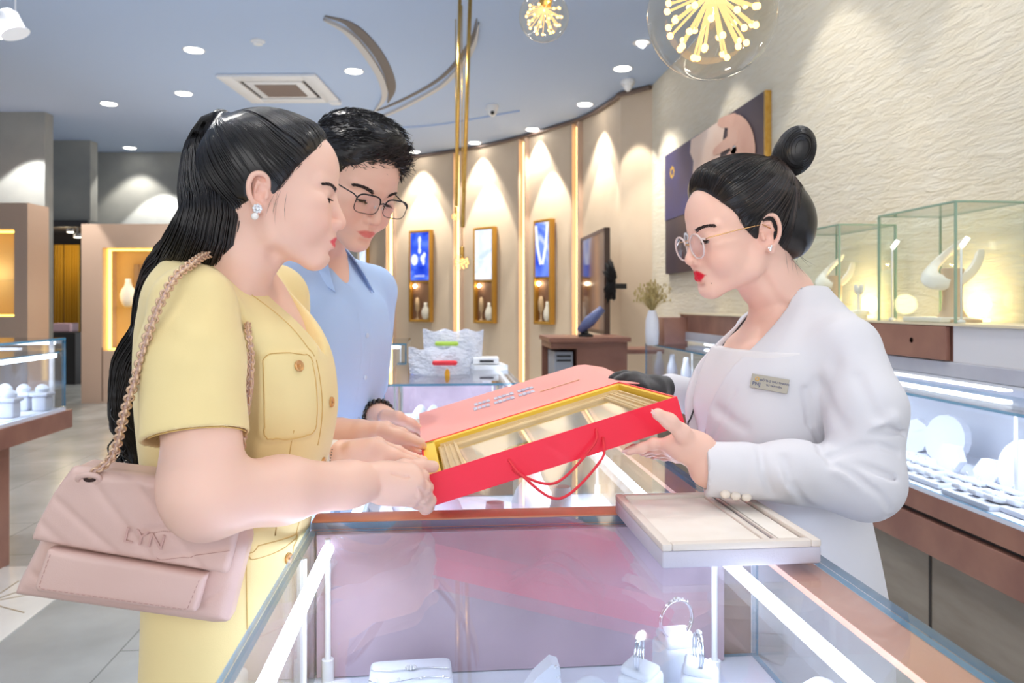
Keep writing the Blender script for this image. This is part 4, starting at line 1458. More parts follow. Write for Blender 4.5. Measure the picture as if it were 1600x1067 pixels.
# far island: white hand shaped stands
for k, (u, v, lab) in enumerate(((652, 660, 'white shell-shaped earring stand, left of the pair in the far showcase'), (672, 655, 'white shell-shaped earring stand, right of the pair in the far showcase'))):
    q = CI(u, v + 20, .68)
    q = C(u, 640, 3.45); q[2] = .6802
    tag(one('earring_stand', WHITE_SAT, lambda b: (b.ball(q + np.array([0, 0, .085]), (.035, .02, .085), 16, 10, np.array(Matrix.Rotation(.25, 3, 'Y'))), b.ball(q + np.array([.01, -.03, .05]), (.03, .018, .05), 14, 8, np.array(Matrix.Rotation(.4, 3, 'Y')))), smooth=True), lab, 'earring stand', 'shell stands in the far showcase')
# left case stands
for u, X_, lab in ((8, -2.38, 'white ring stand at the very left edge in the left showcase'), (37, -2.27, 'white ring stand second from the left edge in the left showcase'),
                   (66, -2.165, 'white ring stand nearest the far glass end of the left showcase'), (15, -2.20, 'white ring stand closest to the left border, front row')):
    y = CXP(u, X_)
    B = np.array([X_, y, .7205])
    tag(one('ring_stand', WHITE_SAT, lambda b: (b.box(B + UP * .04, (.075, .075, .08), None, 0, .01), b.box(B + UP * .09, (.095, .095, .02), None, 0, .006), b.lathe([(.03, .10), (.035, .12), (.018, .14), (0, .145)], B, 14)), smooth=True, auto=50),
        lab, 'ring stand', 'white ring stands in the left showcase')

# right wall counter contents
GR = 'white displays in the wall counter'
def rc(u, v, X, z=.635):
    return np.array([X, CXP(u, X), z])
def hexslab(u, X, s, lab, n=6, tall=1.0):
    B = rc(u, 0, X)
    poly = [(s * math.cos(a) , s * tall * (math.sin(a)) + s * tall * .87) for a in [math.pi / 6 * 0 + k * 2 * math.pi / n for k in range(n)]]
    tag(one('display_slab', WHITE_SAT, lambda b: b.prism(poly, (.03, 0, 0), B, (.2, -.98, 0), (.15, 0, .98))), lab, 'display stand', GR)
hexslab(1470, 2.12, .105, 'large white half-round slab at the back of the wall counter', 16)
hexslab(1476, 1.98, .062, 'hexagonal white slab in front of the half-round one', 6)
hexslab(1537, 1.98, .055, 'tilted hexagonal white slab right of the post in the wall counter', 6)
hexslab(1590, 2.0, .095, 'big white oval slab at the right border in the wall counter', 18, 1.1)
hexslab(1425, 2.12, .08, 'white slab beside the attendant\'s elbow in the wall counter', 8)
def tray(u, X, lx, ly, lab, rings=4):
    B = rc(u, 0, X)
    def fn(b):
        b.box(B + UP * .010, (lx, ly, .018), None, 0, .004)
        for k in range(rings):
            c = B + np.array([lx * .0, -ly / 2 + ly * (k + .5) / rings, .019])
            b.box(c + UP * .008, (lx * .55, ly / rings * .62, .018), np.array(Matrix.Rotation(.35, 3, 'Y')), 0, .005)
            ringmesh(b, c + UP * .026, .009, .0012, rotz(1.2 + k * .3), mi=1)
    tag(one('ring_tray', [WHITE_SAT, SILVER], fn, smooth=True, auto=50), lab, 'ring tray', GR)
tray(1450, 1.82, .10, .26, 'white ring tray near the attendant\'s elbow in the wall counter', 4)
tray(1530, 1.80, .11, .24, 'wide white ring tray at the front glass of the wall counter', 3)
tray(1510, 1.90, .08, .20, 'white ring tray behind the wide front one', 3)
tray(1590, 1.83, .10, .20, 'white ring tray at the right border of the wall counter', 3)
tray(1440, 1.92, .08, .26, 'white ring tray in front of the half-round slab', 4)
tray(1570, 1.93, .08, .16, 'white ring tray beneath the big oval slab', 2)
for u, lab in ((1030, 'white bust at the far end of the wall counter, left one'), (1050, 'white bust at the far end of the wall counter, middle one'), (1072, 'white bust at the far end of the wall counter, right one')):
    B = rc(u, 0, 1.95)
    tag(one('necklace_bust', WHITE_SAT, lambda b: bust_mesh(b, B, rotz(.8), .95), smooth=True), lab, 'jewellery bust', GR)
for k in range(6):
    B = np.array([-1.45 + k * .2, 5.35 + (k % 2) * .2, .7405])
    tag(one('necklace_bust', WHITE_SAT, lambda b: bust_mesh(b, B, rotz(k), .7), smooth=True), 'small white bust in the back island showcase, ' + ['leftmost', 'second from the left', 'third from the left', 'third from the right', 'second from the right', 'rightmost'][k], 'jewellery bust', 'white busts in the back island')
tag(one('tissue_stack', mat('paper_white', (244, 246, 250), .6), lambda b: b.box((-.72, 5.2, 1.0501), (.2, .06, .02))), 'white paper strip on the back island showcase', 'paper')


# ------------------------------------------------------------------ hanging glass bulbs
BULB = glassmat('bulb_glass', (255, 252, 245), 1.0, 1.4)
FIL = emit('filament_glow', (255, 186, 92), 7)
FROD = emit('filament_rod', (255, 208, 140), 1.2)
def pendant(u, v, d, r, lab, cap=True, rods=30, wire_u=None, lamp=3, tilt=(0, 0), seed=1, wire_top=None):
    c = C(u, v, d)
    ax = np.array([tilt[0], tilt[1], 1.0]); ax /= np.linalg.norm(ax)
    R = np.array(Vector((0, 0, 1)).rotation_difference(Vector(tuple(ax))).to_matrix())
    g = thing('glass_pendant', lab, 'pendant lamp', tuple(c), 'firework bulbs hanging on gold rods')
    one('globe', BULB, lambda b: b.ball(c, r, 32, 20), g, True)
    one('socket', GOLD, lambda b: b.lathe([(.22 * r / 1, -.15 * r), (.25 * r, 0), (.25 * r, 1.2 * r), (.08 * r, 1.3 * r)], c + ax * r * .55, 20, R), g, True, 40)
    random.seed(seed)
    def rodsf(b):
        for k in range(rods):
            z = 1 - 2 * (k + .5) / rods
            z = z * .8 - .15
            a = k * 2.4
            q = math.sqrt(max(0, 1 - z * z))
            dr = R @ np.array([q * math.cos(a), q * math.sin(a), z])
            p0 = c + ax * r * .35
            b.tube([p0, c + dr * r * .68], max(.0012, .022 * r), 5)
    def tips(b):
        for k in range(rods):
            z = 1 - 2 * (k + .5) / rods
            z = z * .8 - .15
            a = k * 2.4
            q = math.sqrt(max(0, 1 - z * z))
            dr = R @ np.array([q * math.cos(a), q * math.sin(a), z])
            b.ball(c + dr * r * .70, .055 * r, 6, 5)
    one('filament_rods', FROD, rodsf, g, True)
    one('filament_tips', FIL, tips, g, True)
    t0 = c + ax * r * 1.7
    tc_ = np.array([t0[0], t0[1], CEIL - .001])
    one('rod', GOLD, lambda b: b.tube([t0, tc_], max(.004, .05 * r), 8), g, True)
    add_light('pendant_light', 'POINT', tuple(c), lamp, (1, .78, .45), shadow_soft_size=.1 * r)
    return g


pendant(1112, 22, .98, .082, 'large glowing glass bulb at the top, nearest the viewer', lamp=.6, tilt=(.02, -.05), rods=44)
pendant(850, 26, 2.3, .075, 'medium glass bulb with gold socket at the top, left of the largest', lamp=1.2, tilt=(.12, 0.0), rods=36)
pendant(722, 410, 6.3, .072, 'small hanging bulb on the longer gold rod by the white satin picture', lamp=1.5, rods=26)
pendant(712, 338, 6.6, .045, 'smallest bulb just above the longer hanging one', lamp=1, rods=16)
q = C(735, 300, 6.0)
qb = C(727, 240, 6.0)
tag(one('hanging_rod', GOLD, lambda b: b.tube([(q[0], q[1], CEIL - .001), (qb[0] - .02, qb[1], 1.9)], .016, 10), smooth=True), 'thicker gold rod hanging right beside the small bulbs', 'rod')
q = C(719, 300, 5.9)
tag(one('hanging_rod', GOLD, lambda b: b.tube([(q[0], q[1], CEIL - .001), (q[0] - .03, q[1], 2.05)], .014, 10), smooth=True), 'gold rod hanging just left of the thicker one', 'rod')
# ================================================================== SOLID SCULPTING (implicit shapes meshed with surface nets)
class SDF:
    """list of primitives blended smoothly; every primitive keeps a bounding ball for culling"""
    def __init__(s):
        s.it = []
        s.post = []

    def _add(s, f, c, r, k, op):
        s.it.append((f, np.array(c, float), float(r), float(k), op))
        return s

    def ell(s, c, r, R=None, k=.01, op='u'):
        c = np.array(c, float)
        r = np.array(r if hasattr(r, '__len__') else (r, r, r), float)
        R = np.eye(3) if R is None else np.array(R, float)
        def f(P):
            q = (P - c) @ R
            a = np.linalg.norm(q / r, axis=1)
            b = np.linalg.norm(q / (r * r), axis=1) + 1e-9
            return a * (a - 1) / b
        return s._add(f, c, r.max(), k, op)

    def cone(s, a, b, ra, rb=None, k=.01, op='u', flat=None):
        """tapered capsule; flat=(axis, factor) squashes it along a direction"""
        a, b = np.array(a, float), np.array(b, float)
        rb = ra if rb is None else rb
        ab = b - a
        L2 = ab @ ab + 1e-12
        fa = None if flat is None else (np.array(flat[0], float) / np.linalg.norm(flat[0]), flat[1])
        def f(P):
            q = P - a
            t = np.clip(q @ ab / L2, 0, 1)
            d = q - t[:, None] * ab
            if fa is not None:
                d = d + ((d @ fa[0]) * (fa[1] - 1))[:, None] * fa[0]
            return np.linalg.norm(d, axis=1) - (ra + (rb - ra) * t)
        return s._add(f, (a + b) / 2, np.linalg.norm(ab) / 2 + max(ra, rb), k, op)

    def chain(s, pts, rs, k=.008, op='u', flat=None):
        for i in range(len(pts) - 1):
            s.cone(pts[i], pts[i + 1], rs[i], rs[i + 1], k, op, flat)
        return s

    def loft(s, secs, O, R, k=.01, op='u', pw=2.2, cap=.01):
        """secs rows: z, cx, cy, rx, ry in the frame (O, R); superellipse sections along z"""
        secs = np.array(secs, float)
        O = np.array(O, float)
        R = np.array(R, float)
        z0, z1 = secs[0, 0], secs[-1, 0]
        zz = np.linspace(z0, z1, 60)
        # smooth interpolation
        cols = []
        for c in range(1, 5):
            v = np.interp(zz, secs[:, 0], secs[:, c])
            for _ in range(6):
                v[1:-1] = (v[:-2] + 2 * v[1:-1] + v[2:]) / 4
            cols.append(v)
        def f(P):
            q = (P - O) @ R
            z = np.clip(q[:, 2], z0, z1)
            cx, cy, rx, ry = [np.interp(z, zz, c) for c in cols]
            x, y = (q[:, 0] - cx), (q[:, 1] - cy)
            a = (np.abs(x / rx) ** pw + np.abs(y / ry) ** pw) ** (1 / pw)
            d = (a - 1) * np.minimum(rx, ry) * .92
            e = np.abs(q[:, 2] - (z0 + z1) / 2) - (z1 - z0) / 2
            return np.maximum(d, e) + 0 * cap
        c0 = O + R @ np.array([cols[0].mean(), cols[1].mean(), (z0 + z1) / 2])
        return s._add(f, c0, math.hypot((z1 - z0) / 2, secs[:, 3:].max() * 1.35 + .05), k, op)

    def fn(s, f, c=(0, 0, 0), r=99., k=.005, op='u'):
        return s._add(f, c, r, k, op)

    def __call__(s, P):
        lo, hi = P.min(0), P.max(0)
        cc, hd = (lo + hi) / 2, np.linalg.norm(hi - lo) / 2
        d = np.full(len(P), 0.5)
        for f, c, r, k, op in s.it:
            if r < 50 and np.linalg.norm(cc - c) - hd - r > .055 + k:
                if op == 'i':
                    d[:] = np.maximum(d, .05)
                continue
            e = f(P)
            if op == 'u':
                h = np.clip(.5 + .5 * (d - e) / k, 0, 1)
                d = d * (1 - h) + e * h - k * h * (1 - h)
            elif op == 's':
                e = -e
                h = np.clip(.5 - .5 * (d - e) / k, 0, 1)
                d = d * (1 - h) + e * h + k * h * (1 - h)
            elif op == 'i':
                h = np.clip(.5 - .5 * (d - e) / k, 0, 1)
                d = d * (1 - h) + e * h + k * h * (1 - h)
            elif op == 'd':      # displacement (negative = raise)
                d = d + e
        return d

    def groove(s, pts, w, depth, op='d'):
        """dent (or ridge when depth < 0) that follows a poly-line lying near the surface"""
        pts = np.array(pts, float)
        def f(P):
            m = np.full(len(P), 9.)
            for a, b in zip(pts[:-1], pts[1:]):
                ab = b - a
                q = P - a
                t = np.clip(q @ ab / (ab @ ab + 1e-12), 0, 1)
                m = np.minimum(m, np.linalg.norm(q - t[:, None] * ab, axis=1))
            return depth * np.exp(-(m / w) ** 2)
        c = pts.mean(0)
        return s._add(f, c, np.linalg.norm(pts - c, axis=1).max() + 3 * w, .01, 'd')


def mesh_sdf(F, lo, hi, h, name, B=8):
    """sparse surface nets: coarse blocks near the surface are refined to voxels of size h"""
    lo, hi = np.array(lo, float), np.array(hi, float)
    nb = np.ceil((hi - lo) / (h * B)).astype(int) + 1
    gi = np.stack(np.meshgrid(*[np.arange(n) for n in nb], indexing='ij'), -1).reshape(-1, 3)
    ctr = lo + (gi + .5) * h * B
    # chunked coarse pass
    d = np.empty(len(ctr))
    rows = nb[1] * nb[2]
    step = max(1, int(4000 // max(1, rows))) * rows
    for i in range(0, len(ctr), step):
        d[i:i + step] = F(ctr[i:i + step])
    act = gi[np.abs(d) < h * B * 1.25 + .004]
    if len(act) == 0:
        raise RuntimeError('empty ' + name)
    loc = np.stack(np.meshgrid(*[np.arange(B + 1)] * 3, indexing='ij'), -1).reshape(-1, 3)
    n1 = B + 1
    N = nb * B + 2
    def key(ijk):
        return (ijk[..., 0].astype(np.int64) * N[1] + ijk[..., 1]) * N[2] + ijk[..., 2]
    cellk, cellv, ek = [], [], [[], [], []]
    es = [[], [], []]
    corners = np.array([(x, y, z) for x in (0, 1) for y in (0, 1) for z in (0, 1)])
    edges = [(a, b) for a in range(8) for b in range(a + 1, 8) if np.abs(corners[a] - corners[b]).sum() == 1]
    for blk in act:
        base = blk * B
        P = lo + (base + loc) * h
        v = F(P).reshape(n1, n1, n1)
        if v.min() > 0 or v.max() < 0:
            continue
        s = v < 0
        cv = np.stack([v[c[0]:c[0] + B, c[1]:c[1] + B, c[2]:c[2] + B] for c in corners], -1)
        cs = cv < 0
        sm = cs.sum(-1)
        m = (sm > 0) & (sm < 8)
        idx = np.argwhere(m)
        if len(idx):
            vals = cv[m]
            acc = np.zeros((len(idx), 3))
            cnt = np.zeros(len(idx))
            for a, b in edges:
                x = (vals[:, a] < 0) != (vals[:, b] < 0)
                t = np.where(x, vals[:, a] / (vals[:, a] - vals[:, b] + 1e-15), 0)
                p = corners[a] + t[:, None] * (corners[b] - corners[a])
                acc += np.where(x[:, None], p, 0)
                cnt += x
            cellk.append(key(base + idx))
            cellv.append(lo + (base + idx + acc / cnt[:, None]) * h)
        for ax in range(3):
            sl0 = [slice(0, B)] * 3
            sl1 = list(sl0)
            sl1[ax] = slice(1, B + 1)
            a, b = s[tuple(sl0)], s[tuple(sl1)]
            x = np.argwhere(a != b)
            if len(x):
                ek[ax].append(base + x)
                es[ax].append(a[tuple(x.T)])
    ck = np.concatenate(cellk)
    cvv = np.concatenate(cellv)
    o = np.argsort(ck)
    ck, cvv = ck[o], cvv[o]
    quads = []
    for ax in range(3):
        if not ek[ax]:
            continue
        e = np.concatenate(ek[ax])
        sg = np.concatenate(es[ax])
        u, w = [(1, 2), (2, 0), (0, 1)][ax]
        q = []
        ok = np.ones(len(e), bool)
        for du, dw in ((0, 0), (-1, 0), (-1, -1), (0, -1)):
            c = e.copy()
            c[:, u] += du
            c[:, w] += dw
            k = key(c)
            p = np.searchsorted(ck, k)
            p = np.clip(p, 0, len(ck) - 1)
            ok &= ck[p] == k
            q.append(p)
        q = np.stack(q, 1)
        q[~sg] = q[~sg][:, ::-1]
        quads.append(q[ok])
    Q = np.concatenate(quads)
    return cvv, Q


def relax(V, Q, it=1, lam=.5):
    n = len(V)
    e = np.concatenate([Q[:, [0, 1]], Q[:, [1, 2]], Q[:, [2, 3]], Q[:, [3, 0]]])
    e = np.concatenate([e, e[:, ::-1]])
    deg = np.bincount(e[:, 0], minlength=n).astype(float)[:, None]
    for _ in range(it):
        S_ = np.stack([np.bincount(e[:, 0], V[e[:, 1], c], n) for c in range(3)], 1)
        V = V * (1 - lam) + lam * S_ / np.maximum(deg, 1)
    return V


def mesh_object(name, parts, ms, parent=None, tint=None, origin=None, mi=None):
    """parts: list of (V, Q); joined into one mesh object"""
    off = 0
    Vs, Qs, Ms = [], [], []
    for i, (V, Q) in enumerate(parts):
        Vs.append(V)
        Qs.append(Q + off)
        Ms.append(np.full(len(Q), 0 if mi is None else mi[i]))
        off += len(V)
    V, Q = np.concatenate(Vs), np.concatenate(Qs)
    origin = np.zeros(3) if origin is None else np.array(origin, float)
    me = bpy.data.meshes.new(name)
    me.vertices.add(len(V))
    me.vertices.foreach_set('co', (V - origin).astype(np.float32).ravel())
    me.loops.add(Q.size)
    me.loops.foreach_set('vertex_index', Q.astype(np.int32).ravel())
    me.polygons.add(len(Q))
    me.polygons.foreach_set('loop_start', np.arange(0, Q.size, 4, dtype=np.int32))
    me.polygons.foreach_set('loop_total', np.full(len(Q), 4, np.int32))
    me.update(calc_edges=True)
    me.polygons.foreach_set('use_smooth', np.ones(len(Q), bool))
    me.polygons.foreach_set('material_index', np.concatenate(Ms).astype(np.int32))
    for m in (ms if isinstance(ms, (list, tuple)) else [ms]):
        me.materials.append(m)
    if tint is not None:
        a = me.color_attributes.new('tint', 'FLOAT_COLOR', 'POINT')
        c = np.ones((len(V), 4), np.float32)
        c[:, :3] = tint(V)
        a.data.foreach_set('color', c.ravel())
    o = bpy.data.objects.new(name, me)
    COL.objects.link(o)
    o.location = origin
    if parent is not None:
        put(o, parent)
    return o


def snap(F, P, it=4, off=0.0):
    """move points onto the surface F = off"""
    P = np.array(P, float)
    e = 5e-4
    for _ in range(it):
        d = F(P) - off
        g = np.stack([F(P + e * np.eye(3)[i]) - F(P - e * np.eye(3)[i]) for i in range(3)], 1) / (2 * e)
        g /= (np.linalg.norm(g, axis=1)[:, None] + 1e-9)
        P = P - g * d[:, None] * .9
    return P


def onray(F, u, v, d0=.6, d1=2.6, off=0.0):
    """first point of the surface met by the line of sight through (u, v)"""
    d = np.arange(d0, d1, .0025)
    P = np.array([C(u, v, x) for x in d])
    f = np.concatenate([F(P[i:i + 40]) for i in range(0, len(P), 40)])
    k = int(np.argmax(f < 0)) if (f < 0).any() else int(np.argmin(f))
    return snap(F, P[k:k + 1], 4, off)[0]


def grad(F, P):
    e = 8e-4
    g = np.stack([F(P + e * np.eye(3)[i]) - F(P - e * np.eye(3)[i]) for i in range(3)], 1)
    return g / (np.linalg.norm(g, axis=1)[:, None] + 1e-9)


def strands(name, paths, r, m, parent, nside=3, taper=True):
    """many thin tubes (hair locks) as one mesh; paths: array (n, k, 3)"""
    paths = np.asarray(paths, float)
    n, k, _ = paths.shape
    T = np.gradient(paths, axis=1)
    T /= np.linalg.norm(T, axis=2, keepdims=True) + 1e-9
    ref = np.array([.3, .5, .81])
    A = np.cross(T, ref)
    A /= np.linalg.norm(A, axis=2, keepdims=True) + 1e-9
    Bn = np.cross(T, A)
    rr = np.ones(k)
    if taper:
        t = np.linspace(0, 1, k)
        rr = np.minimum(1, np.minimum(t * 6 + .3, (1 - t) * 3 + .12))
    r = np.broadcast_to(np.asarray(r, float).reshape(-1, 1, 1), (n, 1, 1)) if np.ndim(r) else r
    V = np.stack([paths + (A * math.cos(2 * math.pi * j / nside) + Bn * math.sin(2 * math.pi * j / nside)) * rr[None, :, None] * r for j in range(nside)], 2)
    V = V.reshape(-1, 3)
    i, a, j = np.meshgrid(np.arange(n), np.arange(k - 1), np.arange(nside), indexing='ij')
    b0 = (i * k + a) * nside
    Q = np.stack([b0 + j, b0 + (j + 1) % nside, b0 + nside + (j + 1) % nside, b0 + nside + j], -1).reshape(-1, 4)
    return mesh_object(name, [(V, Q)], m, parent)


# ------------------------------------------------------------------ head
def head_sdf(O, R, s=1.0, nose=1.0, jawx=0.0, full=1.0, ear_dz=0.0, mouth_open=0.0, eye_open=1.0, brow=1.0, chin=1.0, male=0.0, edx=0.0):
    """head in its own frame: x towards the face, y to its left, z up, origin between the ears (metres)"""
    H = SDF()
    O = np.array(O, float)
    def W(p):
        return O + R @ (np.array(p, float) * s)
    def E(c, r, k=.012, op='u', rot=None):
        RR = R if rot is None else R @ rot
        H.ell(W(c), np.array(r) * s, RR, k * s, op)
    def Cn(a, b, ra, rb, k=.008, op='u', flat=None):
        H.cone(W(a), W(b), ra * s, rb * s, k * s, op, None if flat is None else (R @ np.array(flat[0], float), flat[1]))
    ry = lambda a: np.array(Matrix.Rotation(math.radians(a), 3, 'Y'))
    rz = lambda a: np.array(Matrix.Rotation(math.radians(a), 3, 'Z'))
    rx = lambda a: np.array(Matrix.Rotation(math.radians(a), 3, 'X'))
    E((-.004, 0, .046), (.088, .073, .080))                      # cranium
    E((-.030, 0, .035), (.062, .068, .070), .02)
    E((.036, 0, .052), (.060, .060, .058), .02)                  # forehead
    E((.040, 0, -.004), (.053, .061, .058), .02)                 # mid face
    E((.037, 0, -.042), (.053, .0525 * full, .041), .02)         # lower face
    E((.078 + jawx, 0, -.075), (.0195, .021, .0165 * chin), .014)       # chin
    for y in (1, -1):
        Cn((.004, y * .052, -.030), (.014, y * .046 * full, -.054), .013, .011, .022)
        Cn((.014, y * .044 * full, -.054), (.074 + jawx, y * .012, -.076), .0115, .012, .022)
        E((.060, y * .038, -.024), (.030, .024, .028), .016)     # cheek
        E((.060, y * .046, .002), (.024, .016, .013), .014)      # cheek bone
        Cn((.0865, y * .010, .0315), (.070, y * .047, .033), .0075, .006, .012)   # brow ridge
        E((.103 - edx, y * .030, .0125), (.0135, .019, .0105), .009, 's')               # socket
        E((.0745 - edx, y * .031, .0115), (.0148, .0165, .0138), .005)                  # lids over the eyeball
    # nose
    Cn((.0860, 0, .020), (.1020 + .004 * nose, 0, -.014), .0068, .0085, .009)
    E((.1075 + .005 * (nose - 1), 0, -.0205), (.0095, .0088, .0080), .006)
    E((.0985, 0, -.026), (.010, .010, .0055), .006)
    for y in (1, -1):
        E((.0985, y * .0115, -.0235), (.0090, .0062, .0068), .004)
        E((.1035, y * .0062, -.0315), (.0040, .0026, .0032), .0025, 's', ry(-25))
    # muzzle and lips
    E((.079, 0, -.047), (.0215, .027, .0215), .014)
    Cn((.1000, 0, -.0360), (.0975, 0, -.0300), .0035, .003, .004)
    E((.1030, 0, -.0362), (.003, .0028, .006), .004, 's')
    o = mouth_open
    Cn((.0985, .004, -.0435), (.0870, .0215, -.0490), .0042, .0020, .0035)
    Cn((.0985, -.004, -.0435), (.0870, -.0215, -.0490), .0042, .0020, .0035)
    Cn((.0965, .0055, -.0545 - o), (.0870, .0190, -.0510 - o * .3), .0056, .0024, .0035)
    Cn((.0965, -.0055, -.0545 - o), (.0870, -.0190, -.0510 - o * .3), .0056, .0024, .0035)
    for y in (1, -1):
        Cn((.1050, 0, -.0488 - o * .5), (.0895, y * .0225, -.0497 - o * .2), .0010 + o * .3, .0007, .0012, 's')
    E((.0975, 0, -.0655), (.006, .014, .0045), .006, 's')
    # eye slits
    for y in (1, -1):
        zc = .0075 - .0012 * (1 - eye_open)
        H.ell(W((.0905 - edx, y * .031, zc)), np.array((.010, .0135, .0008 + .0026 * eye_open)) * s, R @ rz(y * 18), .0012 * s, 's')
        # crease of the upper lid
        H.groove([W((.0865 - edx, y * .019, zc + .0065)), W((.0885 - edx, y * .030, zc + .0085)), W((.083 - edx, y * .043, zc + .0055))], .0013 * s, .0007 * s)
    return H, W


def ear_sdf(H, W, R, s, side, dz=0.0, dx=0.0, size=1.0):
    """ear on one side: bowl, rim, tragus and lobe"""
    y = side
    b = lambda x, yy, z: W((x * size - .004 + dx, y * (.0665 + yy), z * size + dz))
    # slight tilt of the disc away from the head
    H.cone(b(-.006, .004, .020), b(-.004, .003, -.018), .0125 * s, .0095 * s, .006 * s, 'u', (R @ np.array([.30, y * 1.0, 0.]), 3.2))
    rim = [(.006, .004, .012), (.004, .009, .026), (-.006, .013, .032), (-.018, .015, .027), (-.0225, .0155, .012), (-.020, .014, -.004), (-.012, .010, -.018)]
    rs_ = spline([b(*p) for p in rim], 4)
    H.chain(rs_, [.0031 * s] * len(rs_), .003 * s)
    H.chain([b(-.001, .007, .016), b(-.010, .010, .019), b(-.013, .0105, .006), b(-.008, .008, -.009)], [.0022 * s, .0024 * s, .0024 * s, .0022 * s], .003 * s)
    H.ell(b(-.006, .0075, -.024), (.0078 * s, .0045 * s, .0090 * s), R, .005 * s)
    H.cone(b(.0045, .005, .002), b(.004, .006, -.006), .0036 * s, .0036 * s, .004 * s)
    H.ell(b(-.004, -.004, .004), (.014 * s, .007 * s, .022 * s), R, .006 * s)
    H.ell(b(-.0055, .0095, -.002), (.0055 * s, .0050 * s, .0080 * s), R, .003 * s, 's')
    H.groove([b(-.002, .010, .024), b(-.012, .014, .024), b(-.0165, .014, .010), b(-.013, .012, -.006)], .0020 * s, .0024 * s)


def hairline_fn(O, R, s, table, back=-.20, zlow=-.10):
    """distance-like field, negative where hair may grow: behind x = hx(z)"""
    zs = np.array([t[0] for t in table]) * s
    xs = np.array([t[1] for t in table]) * s
    o = np.argsort(zs)
    zs, xs = zs[o], xs[o]
    O = np.array(O, float)
    def f(P):
        q = (P - O) @ R
        hx = np.interp(q[:, 2] + .35 * np.abs(q[:, 1]) * 0, zs, xs)
        return np.maximum((q[:, 0] - hx) * .75, zlow * s - q[:, 2])
    return f


def skin_tint(base, O, R, s, lip, blush=.5, lipw=1.0, o_=0.0):
    base = np.array(lin(base)[:3])
    lipc = np.array(lin(lip)[:3])
    pk = np.array([1.0, .80, .78])
    def f(V):
        q = ((V - O) @ R) / s
        c = np.tile(base, (len(V), 1))
        # blush on cheeks, nose tip and ears
        for (cx, cy, cz, rad) in ((.075, .040, -.020, .020), (.075, -.040, -.020, .020), (.110, 0, -.020, .010), (-.01, .075, .0, .022), (-.01, -.075, .0, .022)):
            w = np.exp(-((q - [cx, cy, cz]) ** 2).sum(1) / (2 * rad * rad)) * blush
            c *= (1 - w[:, None]) + w[:, None] * pk
        # lips
        y = np.abs(q[:, 1])
        t = np.clip(y / .0215, 0, 1)
        zm = -.0490 - .0008 * t
        up = .0078 * (1 - t ** 2.2) * lipw
        up -= .0013 * np.exp(-(y / .003) ** 2)
        dn = (.0098 + o_) * (1 - t ** 2.0) * lipw
        inside = np.minimum(np.minimum(zm + up - q[:, 2], q[:, 2] - (zm - dn)), (.0225 - y))
        w = 1 / (1 + np.exp(-inside / .0005))
        w *= (q[:, 0] > .070)
        w = np.clip(w, 0, 1)[:, None]
        return c * (1 - w) + lipc * w
    return f


def brow_lash(H, W, R, s, parent, hair_m, side, dense=1.0, lash=True, bz=0.0, thick=1.0, eye_open=1.0, edx=0.0):
    rnd = np.random.default_rng(5 + side)
    y = side
    n = int(170 * dense)
    t = rnd.random(n)
    xs = .093 - .021 * t ** 1.5
    ys = (.015 + .034 * t)
    zs = .0285 + bz + .0045 * np.sin(t * math.pi * .8) + (rnd.random(n) - .5) * .0056 * thick * (1 - .65 * t)
    root = snap(H, np.array([W((a, y * b, c)) for a, b, c in zip(xs, ys, zs)]))
    dr = R @ np.array([-.25, y * .9, .25])
    L = .0062 * s
    P = np.stack([root, root + dr * L * .5, root + dr * L], 1)
    for j in range(3):
        P[:, j] = snap(H, P[:, j], 3, .0006 * s * (1 - .3 * j))
    strands('eyebrow', P, .00034 * s * thick, hair_m, parent)
    if not lash:
        return
    # dark lash line and downward lashes
    zc = .0072 + .0022 * eye_open
    tt = np.linspace(0, 1, 14)
    line = snap(H, np.array([W((.0905 - edx - .012 * a ** 2, y * (.0195 + .0255 * a), zc - .0026 + .0026 * math.sin(a * math.pi) - .001 * a)) for a in tt]), 4, .0001)
    b = MB()
    b.tube(line, [(.0006 + .0009 * math.sin(math.pi * min(1, a * .9 + .1))) * s for a in tt], 5)
    n = 46
    k = rnd.integers(2, 13, n)
    root = line[k] + rnd.normal(0, .0004, (n, 3))
    f = R @ np.array([.75, y * .35, -.45])
    o = b.build('eyelashes', hair_m, parent, True)
    P = np.stack([root, root + f * .003 * s, root + (f * .0080 + R @ np.array([0, 0, .0016])) * s], 1)
    strands('eyelashes', P, .00028 * s, hair_m, parent)


EYE_W = mat('eye_white', (232, 226, 224), .15, coat=.5)
IRIS = mat('iris_brown', (40, 24, 18), .1, coat=.6)


def eyes(W, R, s, parent, look=(1, 0, -.35), edx=0.0):
    lk = np.array(look, float)
    lk /= np.linalg.norm(lk)
    for y in (1, -1):
        def fn(b):
            c = W((.0755 - edx, y * .031, .0090))
            b.ball(c, .0118 * s, 20, 14, R)
            n_ = R @ lk
            Rr = np.array(Vector((0, 0, 1)).rotation_difference(Vector(tuple(n_))).to_matrix())
            b.lathe([(.0, .0123 * s), (.0028 * s, .01225 * s), (.0055 * s, .0112 * s), (.0056 * s, .0104 * s)], c, 20, Rr, 1)
        one('eyeball', [EYE_W, IRIS], fn, parent, True)


